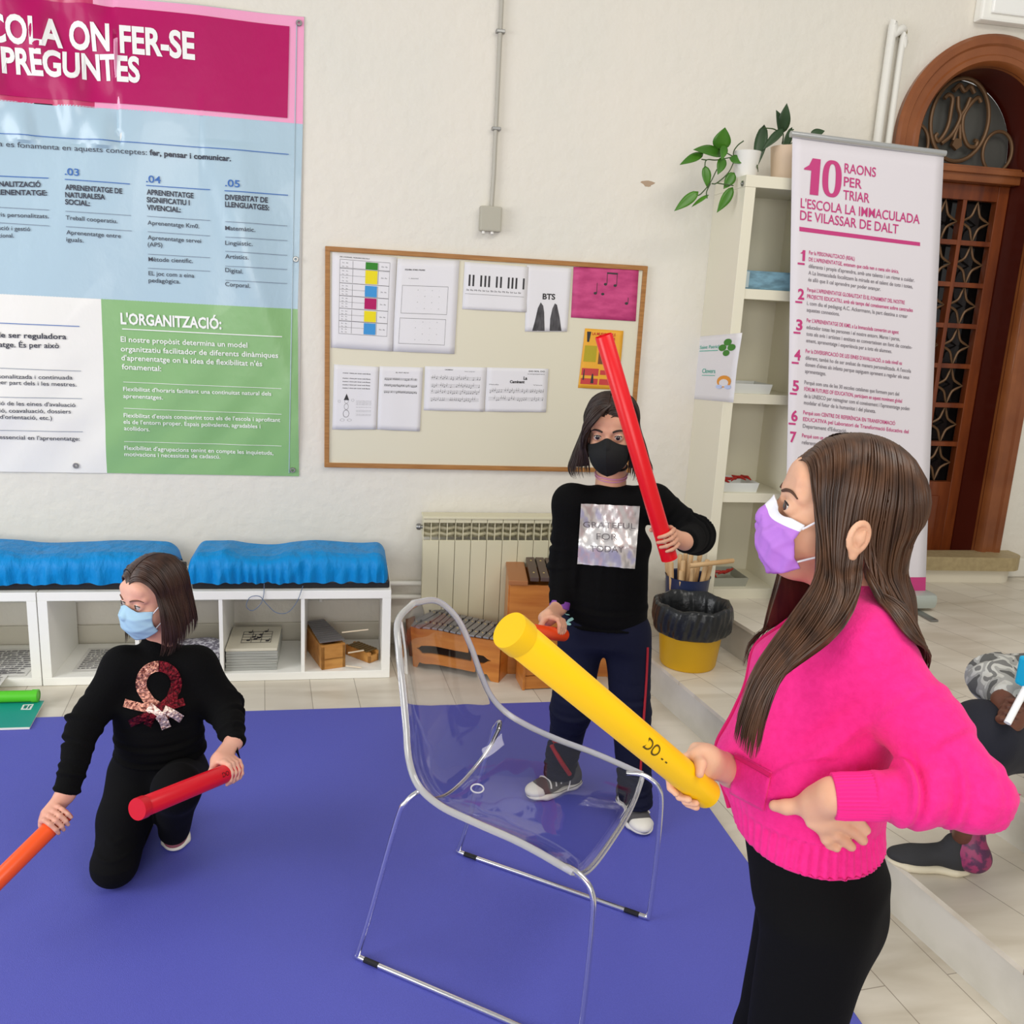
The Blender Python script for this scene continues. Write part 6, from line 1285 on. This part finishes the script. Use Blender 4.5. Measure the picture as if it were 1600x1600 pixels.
# ------------------------------------------------------------------ standing girl with the black mask
def girl_standing():
    sk = skinmat('skin_warm', (214, 164, 136), (202, 146, 120)); hr = hairmat('hair_dark', (54, 38, 30), (34, 24, 20))
    Y0 = -1.62; S = 1.0
    H = oy(955, 676, Y0); F = nz((CC-H)*V(1, 1, 0)); F = nz(F+V(-.12, 0, -.10)); hp, p, fr = head_prims(H, F, (-.05, 0, 1), S, .45); f, l, u = fr; HC[0] = H+.02*u
    neck = oy(955, 752, Y0+.03); FB = nz((CC-H)*V(1, 1, 0)); LB = np.cross(V(0, 0, 1), FB)     # LB = viewer's right
    sR, sL = oy(892, 785, Y0), oy(1022, 785, Y0); eR, eL = oy(884, 880, Y0+.02), oy(1088, 838, Y0-.01); hubR, hubL = oy(866, 980, Y0-.12), oy(1038, 844, -1.86)
    wR, wL = oy(874, 948, Y0-.03), oy(1070, 846, Y0-.17)
    rt0, rt1 = oy(1046, 873, -1.86), oy(943, 524, -1.86); ot0, ot1 = oy(880, 992, -1.70), oy(788, 980, -2.02)
    head = hp+[rc(p(-.03, 0, -.06), neck-V(0, 0, .03), .045, .05, .03)]
    gl = grip(hubL, rt1-rt0, (wL-hubL)+FB*.01, FB, wL, .0255, .90, ts=rt1-rt0)+[rc(eL, wL, .034, .022, .02)]
    gr = grip(hubR, ot1-ot0, (wR-hubR)+V(0, .02, .03), FB, wR, .021, .90, ts=ot1-ot0)+[rc(eR, wR, .034, .022, .02)]
    pel = oy(945, 985, Y0); hl, hr_ = pel+LB*.075, pel-LB*.075; kL, kR = oy(985, 1112, Y0-.02), oy(893, 1108, Y0+.03); aL, aR = oz(994, 1250, .09), oz(872, 1208, .09)
    ch = oy(950, 850, Y0)
    trunk = [ec(neck-V(0, 0, .05), ch, LB, .10, .06, .11, .08, .03), ec(ch, pel, LB, .11, .08, .11, .08, .03), rc(hl, kL, .065, .045, .03), rc(hr_, kR, .065, .045, .03), rc(kL, aL, .045, .032, .02), rc(kR, aR, .045, .032, .02), rc(sL, eL, .038, .032, .03), rc(sR, eR, .038, .032, .03), rc(neck, neck-V(0, 0, .06), .04, .05, .03)]
    body = build_body('person', [(head, .003), (gl, .003), (gr, .003), (trunk, .009)], sk, 'standing girl in black with silver print and black mask raising a red tube')
    make_eyes(body, p, fr, S, f*.97-u*.08, (44, 28, 22)); brows(body, p, S, mat('brow_black', (44, 30, 24), .7), hp, .0030)
    mk = make_mask(body, p, S, hp, mat('mask_black', (10, 11, 11), .8), None, 'cup', True)
    # chokers
    for dz, mm, r_ in ((.012, mat('choker_black', (20, 18, 20), .5), .0035), (-.014, mat('choker_pink', (206, 140, 170), .5), .003), (-.022, mat('choker_pink', (206, 140, 170), .5), .0022)):
        c = neck*.35+p(-.02, 0, -.085)*.65+V(0, 0, dz-.012); pts = [c+.055*(math.cos(t)*LB+math.sin(t)*FB)-V(0, 0, .010)*math.sin(t) for t in np.linspace(0, 2*PI, 40)[:-1]]; pts = push_out(head, pts, r_*.6, True, 8); MB().tube(list(pts), r_, 6, True).build('choker', mm, body, True)
    # sweatshirt
    ht = oy(945, 1000, Y0); tor = [ec(neck-V(0, 0, .055), ch, LB, .085, .06, .128, .092, .04, 'u', .035), ec(ch, ht, LB, .128, .092, .142, .10, .04, 'u', .03), rc(sR, sL, .046, .046, .05)]
    arms = [rc(sL, eL, .056, .054, .04), rc(eL, wL+(eL-wL)*.12, .054, .038, .03), rc(sR, eR, .054, .052, .04), rc(eR, wR+(eR-wR)*.10, .050, .034, .03)]
    full = tor+arms; zc = oy(945, 992, Y0-.1)[2]
    fl = foldfn([(eL, wL-eL, .07, .055, 4, .006, 0, V(0, 0, 1)), (eR, V(0, 0, 1), .10, .05, 4, .006, 1, -LB), (sL*.4+eL*.6, eL-sL, .08, .055, 3, .005, 2, FB), (ht+V(0, 0, .07), V(0, 0, 1), .09, .14, 3, .005, 2, FB), (ch-LB*.08-V(0, 0, .1), LB, .10, .12, 2, .004, 1, FB)])
    cloth('sweatshirt', full+[cut((0, 0, -1), V(0, 0, zc))], m_bk, body, .0055, fl, 2, .003, 17, 9)
    m_foil = mat('silver_foil', (226, 223, 222), .3, metal=.62, bump=(22, .5, .008, (1, .5, .45)))
    def crink(P, px): 
        a = (px[:, 0]*.9-px[:, 1]*.35); return FB[None]*(.0022*np.sin(a*.28)+.0014*np.sin(px[:, 0]*.5+px[:, 1]*.31)+.0008*np.sin(px[:, 1]*.9))[:, None]
    q = [(908, 787), (1000, 791), (992, 889), (902, 881)]; pt = pxpatch('silver_print', full, q, m_foil, body, .005, 2.2, 26, 26, crink)
    mb = MB()
    for s_, x0, x1, y, hh in (('GRATEFUL', 911, 993, 824, 9), ('FOR', 932, 965, 843, 10), ('TODAY', 922, 975, 862, 10)):
        vs, fs, w0, w1 = text_mesh(s_, .0); px = np.array([(x0+(x1-x0)*(v[0]-w0)/(w1-w0), y-v[1]*hh/.7+(x1-x0)*.03*(v[0]-w0)/(w1-w0)) for v in vs]); P = pxdrape(full, px, .0105, 2.2); mb.add(P, fs)
    mb.build('printed_words', mat('foil_words', (120, 116, 120), .4, metal=.5), pt)
    # track trousers
    tr = [ec(pel+V(0, 0, .06), pel-V(0, 0, .03), LB, .12, .088, .125, .09, .03, 'u', .03), rc(hl, kL, .076, .066, .035), rc(hr_, kR, .076, .066, .035), rc(kL, aL-V(0, 0, .02), .062, .057, .03), rc(kR, aR-V(0, 0, .02), .062, .054, .03), cut((0, 0, -1), V(0, 0, .078)), cut((0, 0, 1), V(0, 0, zc+.06))]
    tc = cloth('track_trousers', tr, m_navy, body, .006, foldfn([(kL, V(0, 0, 1), .10, .06, 4, .005, 0, FB), (kR, V(0, 0, 1), .1, .06, 4, .005, 1, FB), (aL+V(0, 0, .05), V(0, 0, 1), .06, .06, 4, .006, 1, FB), (aR+V(0, 0, .05), V(0, 0, 1), .06, .06, 4, .006, 1, FB)]), 2, .003, 15, 3)
    m_rs = mat('red_piping', (168, 26, 40), .7)
    for pts in ([(1012, 1012), (1010, 1060), (1006, 1120), (1002, 1180), (1000, 1226)],):
        w_ = pxdrape(tr, pts, .002, 2.4); MB().tube(smooth_path(list(w_), 5), .0042, 6).build('side_piping', m_rs, tc, True)
    w_ = [kR-LB*.0+FB*.058, aR+FB*.055+V(0, 0, .05)]
    st = pxdrape(tr, [(862, 1165), (876, 1190), (890, 1212)], .003, 2.4); MB().tube(smooth_path(list(st), 5), .008, 8).build('side_piping', m_rs, tc, True)
    mb = MB()
    for dx, dy, a_ in ((-3, -8, .4), (4, 2, -.5), (-2, 8, .3), (7, -5, 1)): q_ = pxdrape(tr, [(888+dx+7*math.cos(t)*math.cos(a_)-2.5*math.sin(t)*math.sin(a_), 966+dy+7*math.cos(t)*math.sin(a_)+2.5*math.sin(t)*math.cos(a_)) for t in np.linspace(0, 2*PI, 10)[:-1]], .004, 2.3); mb.poly(list(q_))
    mb.build('printed_motif', mat('pale_mint', (150, 200, 190), .7), tc)
    shoe(body, aL, oz(1007, 1309, .012), m_canvas, m_rub, 1.08, m_lace, m_rub, h=.0032); shoe(body, aR, oz(823, 1254, .012), m_canvas, m_rub, 1.08, m_lace, m_rub, h=.0032)
    c = wR+(eR-wR)*.04; MB().lathe([(.026, -.014), (.032, -.012), (.034, .010), (.03, .012)], c, eR-wR, 28).build('wristband', mat('purple_band', (120, 62, 150), .5), body, True)
    # hair, parted off-centre, hanging to the shoulders
    E0 = V(-.014, 0, .034); ER = V(.098, .082, .092)
    def sc(x0, x1, ph, s, y0=0.): x = x0+(x1-x0)*min(1, ph/(PI/2)); rho = math.sqrt(max(.02, 1-((x-E0[0])/ER[0])**2)); return p(x, y0*(1-min(1, ph))+s*ER[1]*rho*math.sin(ph), E0[2]+ER[2]*rho*math.cos(ph))
    def side(x0, x1, s, hang, phe=1.7, n=7): return [sc(x0, x1, .02+phe*k/(n-1), s) for k in range(n)]+[p(*h_) for h_ in hang]
    def sheet(s, sw=1.): return [side(.084, .060, s, [(.062, s*.070, -.02), (.056, s*.064, -.06), (.046, s*.060, -.10), (.044, s*.058, -.14)], 1.45), side(.062, .040, s, [(.048, s*.086, -.03), (.044, s*.094*sw, -.08), (.044, s*.100*sw, -.115), (.05, s*.088*sw, -.15)]), side(.035, .015, s, [(.020, s*.096, -.03), (.014, s*.114*sw, -.08), (.012, s*.126*sw, -.115), (.022, s*.110*sw, -.155)]),
        side(.005, -.015, s, [(-.015, s*.098, -.03), (-.015, s*.118*sw, -.08), (-.012, s*.130*sw, -.12), (-.01, s*.115*sw, -.155)]), side(-.03, -.05, s, [(-.055, s*.080, -.04), (-.055, s*.085, -.09), (-.055, s*.09, -.14)]), side(-.055, -.08, s, [(-.09, s*.055, -.04), (-.09, s*.055, -.09), (-.085, s*.055, -.14)]), [p(-.05, 0, .12), p(-.082, 0, .10), p(-.104, 0, .066), p(-.110, 0, .02), p(-.108, 0, -.05), p(-.098, 0, -.10), p(-.09, 0, -.14)]]
    fr_ = [[p(.078, -.0, .098), p(.095, .012, .085), p(.102, .030, .062), p(.094, .052, .035), p(.075, .066, .00), p(.058, .076, -.04)], [p(.076, -.012, .098), p(.094, -.006, .085), p(.104, .010, .060), p(.104, .030, .040), p(.096, .046, .020)]]
    fr2 = [[p(.076, .006, .100), p(.098, -.012, .080), p(.105, -.034, .054), p(.097, -.056, .028), p(.080, -.071, .0), p(.062, -.078, -.05)], [p(.074, .006, .102), p(.094, -.024, .088), p(.099, -.046, .064), p(.090, -.064, .034), p(.074, -.075, .0), p(.058, -.081, -.05)], [p(.072, .004, .104), p(.084, -.036, .094), p(.086, -.058, .070), p(.078, -.073, .036), p(.066, -.079, .0), p(.054, -.084, -.05)]]
    make_hair('hair', body, [(sheet(1, .95), 300), (sheet(-1, 1.0), 300), (fr2, 160)], hr, hp[:6], .004, 30, 5, .0012)
    for t, s_ in ((rt0, 0),): tube_instr('red_tube', rt0, rt1, .0245, (222, 6, 22), 'red plastic tube raised upright in front of the standing girl')
    tube_instr('orange_tube', ot0, ot1, .0205, (240, 74, 22), 'orange red tube held low by the standing girl behind the yellow tube')
    return body
P2 = girl_standing()
# ------------------------------------------------------------------ kneeling girl
def girl_kneeling():
    sk = skinmat('skin_rosy', (224, 172, 150), (212, 150, 130)); hr = hairmat('hair_brown_short', (66, 42, 30), (44, 28, 22))
    S = .97; H = oy(240, 932, -1.70); TC = nz((CC-H)*V(1, 1, 0)); RT = np.cross(V(0, 0, 1), TC)   # RT: viewer's right
    F = nz(TC*.60-RT*.80+V(0, 0, -.10)); hp, p, fr = head_prims(H, F, (.02, 0, 1), S, .45); f, l, u = fr; HC[0] = H+.02*u
    FB = nz(TC-RT*.12); LB = np.cross(V(0, 0, 1), FB)
    neck = oy(248, 1010, -1.68); sR, sL = oy(190, 1040, -1.72), oy(308, 1040, -1.68); eR, eL = oy(132, 1130, -1.78), oy(350, 1105, -1.70)
    wR, wL = oy(103, 1240, -1.92), oy(366, 1158, -1.84); hubR, hubL = oy(90, 1283, -1.98), oy(356, 1206, -1.93)
    ot0, ot1 = hubR+nz(oy(0, 1372, -2.10)-hubR)*-.03, oy(-60, 1432, -2.18); rt0, rt1 = oy(366, 1203, -1.92), oy(216, 1264, -2.22)
    g1 = grip(hubR, ot1-ot0, (wR-hubR), RT*.3+TC*.2-V(0, 0, .0)+(-RT), wR, .0225, .86, ts=ot1-ot0)+[rc(eR, wR, .03, .021, .02)]
    g2 = grip(hubL, rt1-rt0, (wL-hubL)+RT*.02, TC, wL, .025, .86, ts=rt1-rt0)+[rc(eL, wL, .03, .021, .02)]
    ch = oy(246, 1095, -1.70); pel = oy(250, 1205, -1.66); hR, hL = oy(208, 1210, -1.68), oy(288, 1212, -1.66)
    kR = oy(180, 1368, -1.86); kR[2] = max(kR[2], .075); aR = V(kR[0]+.02, -1.52, .06); kL = oy(276, 1232, -1.90); aL = oy(272, 1296, -1.70)
    trunk = [ec(neck-V(0, 0, .05), ch, LB, .10, .06, .11, .08, .03), ec(ch, pel, LB, .11, .08, .11, .08, .03), rc(sL, eL, .036, .03, .03), rc(sR, eR, .036, .03, .03), rc(hR, kR, .06, .045, .03), rc(hL, kL, .06, .045, .03), rc(kL, aL, .04, .03, .02), rc(kR, aR, .045, .03, .02), rc(neck, neck-V(0, 0, .06), .04, .05, .03)]
    head = hp+[rc(p(-.03, 0, -.06), neck-V(0, 0, .03), .043, .048, .03)]
    body = build_body('person', [(head, .003), (g1, .003), (g2, .003), (trunk, .009)], sk, 'kneeling girl in a black sweatshirt with sequin logo and light blue mask')
    make_eyes(body, p, fr, S, f*.94-l*.26-u*.04, (60, 40, 30)); brows(body, p, S, mat('brow_mid', (104, 70, 54), .7), hp, .0024)
    make_mask(body, p, S, hp, mat('mask_blue', (164, 200, 222), .75, bump=(40, .3, .002, U1)), None, 'pleat', True, mat('mask_white', (232, 232, 238), .7), 2)
    ht = oy(252, 1192, -1.68); tor = [ec(neck-V(0, 0, .045), ch, LB, .085, .06, .120, .09, .04, 'u', .035), ec(ch, ht, LB, .120, .09, .132, .105, .04, 'u', .03), rc(sR, sL, .046, .046, .05), rc(neck-V(0, 0, .02), neck+V(0, 0, .012), .052, .047, .02)]
    arms = [rc(sL, eL, .052, .050, .04), rc(eL, wL+(eL-wL)*.10, .050, .036, .03), rc(sR, eR, .047, .045, .04), rc(eR, wR+(eR-wR)*.10, .046, .035, .03)]
    full = tor+arms
    zc = oy(252, 1207, -1.80)[2]; fl = foldfn([(eL, wL-eL, .08, .05, 4, .007, 0, RT), (eR, wR-eR, .10, .05, 4, .007, 1, -RT), (wR+(eR-wR)*.25, eR-wR, .05, .04, 3, .006, 1, TC), (wL+(eL-wL)*.25, eL-wL, .05, .04, 3, .006, 1, TC), (ht+V(0, 0, .05), V(0, 0, 1), .08, .14, 3, .007, 2, FB)])
    cloth('sweatshirt', full+[cut((0, 0, -1), V(0, 0, zc))], m_bk, body, .0055, fl, 2, .003, 17, 19)
    # sequin logo: a loop crossing over into knotted ribbon ends
    m_cop = mat('copper_sequins', (222, 160, 138), .25, metal=.75, bump=(110, 1., .008, U1), noise=(130, (120, 66, 58), .4, .6, U1)); m_red = mat('dark_red_sequins', (128, 20, 36), .3, metal=.7, bump=(110, 1., .008, U1), noise=(130, (60, 8, 16), .4, .6, U1)); m_sil = mat('pale_sequins', (250, 226, 212), .22, metal=.7, bump=(110, 1., .008, U1), noise=(130, (150, 90, 80), .5, .65, U1))  # darker colour noise paints in the light and dark sparkle of the sequins
    def band(name, path, w, m, off):
        path = [V(*q, 0) for q in path]; P = np.array(smooth_path(path, 6))[:, :2]; t = np.gradient(P, axis=0); t /= np.linalg.norm(t, axis=1)[:, None]; n_ = np.stack([-t[:, 1], t[:, 0]], 1); k = 5
        px = np.concatenate([P+n_*w*(j/(k-1)-.5) for j in range(k)]); n = len(P); D = pxdrape(full, px, off, 1.6); return MB().add(D, [(j*n+i, j*n+i+1, (j+1)*n+i+1, (j+1)*n+i) for j in range(k-1) for i in range(n-1)]).build(name, m, body, True)
    cx, cy = 248, 1068
    L_ = [(cx+26*math.cos(a)*1.06, cy-27*math.sin(a)) for a in np.linspace(PI/2, PI*1.18, 12)]; R_ = [(cx+26*math.cos(a)*1.06, cy-27*math.sin(a)) for a in np.linspace(PI/2, -PI*.18, 12)]
    band('sequin_loop', L_+[(236, 1098), (252, 1108), (264, 1122)], 17, m_cop, .005); band('sequin_loop', R_+[(268, 1092), (256, 1104), (246, 1110)], 17, m_red, .0062)
    band('sequin_ribbon', [(194, 1098), (212, 1103), (232, 1107)], 13, m_cop, .0075); band('sequin_ribbon', [(288, 1096), (268, 1103), (246, 1112), (222, 1122), (202, 1131)], 12, m_red, .0085); band('sequin_ribbon', [(232, 1104), (244, 1114), (254, 1124), (260, 1138)], 15, m_sil, .0095); band('sequin_ribbon', [(256, 1108), (270, 1115), (284, 1124)], 13, m_sil, .0088); band('sequin_ribbon', [(240, 1116), (234, 1126), (230, 1134)], 12, m_red, .0105)
    tr = [ec(pel+V(0, 0, .12), pel-V(0, 0, .02), LB, .118, .09, .12, .09, .03, 'u', .03), rc(hR, kR*.5+hR*.5, .074, .070, .04), rc(kR*.5+hR*.5, kR, .070, .060, .03), rc(kR, aR, .058, .040, .03), rc(hL, kL, .072, .062, .04), rc(kL, aL, .060, .046, .03), cut((0, 0, -1), V(0, 0, .0145))]
    cloth('leggings', tr, m_leg, body, .006, foldfn([(kR+V(0, 0, .05), V(0, 0, 1), .05, .06, 3, .003, 1, TC)]), 2, .002, 15, 8)
    m_ps = mat('pink_trainer', (150, 84, 96), .6)
    shoe(body, aL, oz(272, 1334, .012), m_ps, m_rub, .95, None, None)
    shoe(body, V(aR[0], aR[1]-.02, .012), V(aR[0]+.02, aR[1]+.11, .012), m_ps, m_rub, .95, None, None)
    E0 = V(-.014, 0, .034); ER = V(.098, .082, .092)
    def sc(x0, x1, ph, s): x = x0+(x1-x0)*min(1, ph/(PI/2)); rho = math.sqrt(max(.02, 1-((x-E0[0])/ER[0])**2)); return p(x, s*ER[1]*rho*math.sin(ph), E0[2]+ER[2]*rho*math.cos(ph))
    def side(x0, x1, s, hang, phe=1.7, n=7): return [sc(x0, x1, .02+phe*k/(n-1), s) for k in range(n)]+[p(*h_) for h_ in hang]
    def sheet(s): return [side(.082, .040, s, [(.044, s*.084, -.02), (.044, s*.086, -.07), (.048, s*.082, -.12), (.060, s*.074, -.16)], 1.6), side(.06, .025, s, [(.026, s*.094, -.03), (.024, s*.100, -.08), (.026, s*.096, -.125), (.04, s*.088, -.16)]), side(.03, .005, s, [(.002, s*.098, -.04), (.0, s*.104, -.09), (.004, s*.098, -.15)]),
        side(.0, -.02, s, [(-.022, s*.090, -.04), (-.024, s*.092, -.09), (-.02, s*.088, -.14)]), side(-.03, -.05, s, [(-.06, s*.080, -.04), (-.065, s*.08, -.09), (-.06, s*.075, -.13)]), side(-.055, -.08, s, [(-.095, s*.050, -.04), (-.10, s*.05, -.09), (-.09, s*.045, -.125)]), [p(-.05, 0, .12), p(-.082, 0, .10), p(-.104, 0, .066), p(-.112, 0, .02), p(-.116, 0, -.05), p(-.112, 0, -.09), p(-.10, 0, -.12)]]
    make_hair('hair', body, [(sheet(1), 300), (sheet(-1), 300)], hr, hp[:6], .004, 30, 7, .0012)
    tube_instr('orange_tube', ot0, ot1, .0225, (240, 84, 26), 'orange tube in the kneeling girl\'s lowered hand at the left picture edge')
    tube_instr('red_tube', rt0, rt1, .025, (214, 14, 36), 'short red tube with end cap swung by the kneeling girl over her knee', cap=2, txt=[(.22, 'DO', .018)])
    return body
P3 = girl_kneeling()
# ------------------------------------------------------------------ child sitting on the platform, cut by the right edge
def child_sitting():
    sk = skinmat('skin_dark', (112, 70, 52), (92, 56, 42))
    FB = nz(V(-.88, -.30, 0)); LB = np.cross(V(0, 0, 1), FB)     # faces the mat
    pel = V(2.45, -2.10, Z2+.11); ch = pel+V(-.03, -.02, .27); neck = pel+V(-.06, -.02, .44); sR, sL = neck-V(0, 0, .06)-LB*.13, neck-V(0, 0, .06)+LB*.13
    an = oz(1500, 1318, Z1+.07); kL = od(1535, 1150, 2.0); kR = pel+FB*.36+V(0, .28, .13)
    hand = od(1583, 1116, 1.93); eL = od(1552, 1060, 2.12); wr = od(1570, 1094, 1.985); wrR = hand+V(.34, .10, .02); eR = wrR-FB*.15+V(0, .06, -.02)
    H = neck+FB*.02+V(0, 0, .145); hp, p, fr = head_prims(H, nz(FB+V(0, 0, -.25)), (0, 0, 1), 1.); f, l, u = fr; HC[0] = H
    mk0, mk1 = od(1574, 1130, 1.90), od(1612, 1058, 1.93)
    g = grip(hand, mk1-mk0, (wr-hand), (CC-hand), wr, .010, .9, ts=mk1-mk0)+[rc(eL, wr, .032, .022, .02)]
    g2 = grip(wrR+FB*.05, mk1-mk0, -FB, (CC-hand), wrR, .012, .9)+[rc(eR, wrR, .032, .022, .02)]
    trunk = [ec(neck-V(0, 0, .05), ch, LB, .10, .06, .11, .08, .03), ec(ch, pel, LB, .11, .08, .11, .08, .03), rc(sL, eL, .036, .03, .03), rc(sR, eR, .036, .03, .03), rc(pel+LB*.07, kL, .06, .045, .03), rc(kL, an, .035, .025, .02), rc(pel-LB*.07, kR, .06, .045, .03), rc(kR, kR+V(.02, 0, -.2), .04, .03, .02)]
    body = build_body('person', [(hp+[rc(p(-.03, 0, -.06), neck, .045, .05, .03)], .004), (g, .003), (g2, .004), (trunk, .01)], sk, 'child in grey camouflage sleeves sitting on the platform at the right picture edge')
    make_eyes(body, p, fr, 1., f, (50, 32, 24)); brows(body, p, 1., mat('brow_black', (44, 30, 24), .7), hp, .003)
    m_camo = mat('grey_camouflage', (150, 150, 146), .9, bump=(120, .4, .002, U1)); nt = m_camo.node_tree; n = nt.nodes.new('ShaderNodeTexNoise'); n.inputs['Scale'].default_value = 16; n.inputs['Detail'].default_value = 1.2; n.inputs['Distortion'].default_value = .9; cr = nt.nodes.new('ShaderNodeValToRGB'); cr.color_ramp.interpolation = 'CONSTANT'
    tcn = nt.nodes.new('ShaderNodeTexCoord'); nt.links.new(tcn.outputs['Object'], n.inputs[0])
    e = cr.color_ramp.elements; e[0].color = rgb(86, 86, 84); e[0].position = 0; e[1].color = rgb(150, 150, 146); e[1].position = .44; x = e.new(.53); x.color = rgb(184, 184, 178); x = e.new(.62); x.color = rgb(112, 112, 110); nt.links.new(n.outputs[0], cr.inputs[0]); nt.links.new(cr.outputs[0], nt.nodes['Principled BSDF'].inputs['Base Color'])
    top = [ec(neck-V(0, 0, .055), ch, LB, .085, .06, .125, .092, .04, 'u', .035), ec(ch, pel+V(0, 0, .0), LB, .125, .092, .135, .11, .04, 'u', .03), rc(sR, sL, .046, .046, .05), rc(sL, eL, .052, .052, .04), rc(eL, wr-FB*.015, .052, .038, .03), rc(sR, eR, .052, .052, .04), rc(eR, wrR-FB*.02, .05, .036, .03), cut((0, 0, -1), V(0, 0, Z2+.004))]
    cloth('camouflage_jacket', top, m_camo, body, .006, foldfn([(eL, eL-wr, .09, .05, 4, .008, 0, V(0, 0, 1)), (wr*.7+eL*.3, eL-wr, .05, .045, 3, .006, 0, V(0, 0, 1))]), 2, .003, 17, 29)
    tr = [ec(pel+V(0, 0, .02), pel-V(0, 0, .02), LB, .12, .11, .12, .11, .03, 'u', .03), rc(pel+LB*.07, kL, .085, .075, .04), rc(kL, an+V(0, 0, .10), .07, .056, .03), rc(pel-LB*.07, kR, .085, .07, .04), rc(kR, kR+V(.05, 0, -.14), .068, .05, .03), cut((0, 0, -1), V(0, 0, Z2+.004))]
    tr1 = [q for q in tr[:-1]]
    cloth('dark_trousers', tr1, mat('navy_denim', (18, 20, 32), .85, bump=(200, .3, .001, U1)), body, .007, None, 2, .003, 15, 31)
    toe, heel = oz(1383, 1345, Z1), oz(1548, 1372, Z1); sh = shoe(body, V(*((heel*.8+toe*.2)[:2]), Z1), toe, mat('dark_shoe', (46, 46, 48), .8, bump=(120, .4, .002, U1)), mat('cream_sole', (214, 204, 178), .6), 1.05, None, None, h=.003)
    so = [rc(heel*.84+toe*.16+V(0, 0, .06), heel*.70+toe*.30+V(0, 0, .07), .040, .036, .02), rc(heel*.78+toe*.22+V(0, 0, .06), an+V(.0, 0, .09), .042, .050, .02)]; P, Q = sdf_mesh(so, .004); P = P+normals(P, Q)*(.003*pnoise(P, 60, 5))[:, None]; mesh_np('sock', P, Q, mat('magenta_sock', (150, 50, 96), .5, noise=(38, (84, 40, 76), .45, .55, U1)), body, True)
    MB().lathe([(0, .0), (.092, .005), (.10, .05), (.085, .10), (0, .115)], H+V(0, 0, .02)-f*.01, (0, 0, 1), 24).build('hair', mat('hair_black', (20, 17, 16), .7, bump=(60, .8, .01, U1)), body, True)
    m_ = thing('white_marker', (mk0+mk1)/2, 'white stick with a bright blue block held by the seated child at the right edge', 'toy'); MB().tube([mk0, mk1], .0075, 12).build('stick', mat('marker_white', (236, 236, 236), .4), m_, True)
    q = od(1617, 1052, 1.93); MB().box(q-V(.03, .02, .03), q+V(.03, .02, .035), .006).build('blue_block', mat('cyan_plastic', (10, 170, 214), .35), m_)
    return body
P4 = child_sitting()
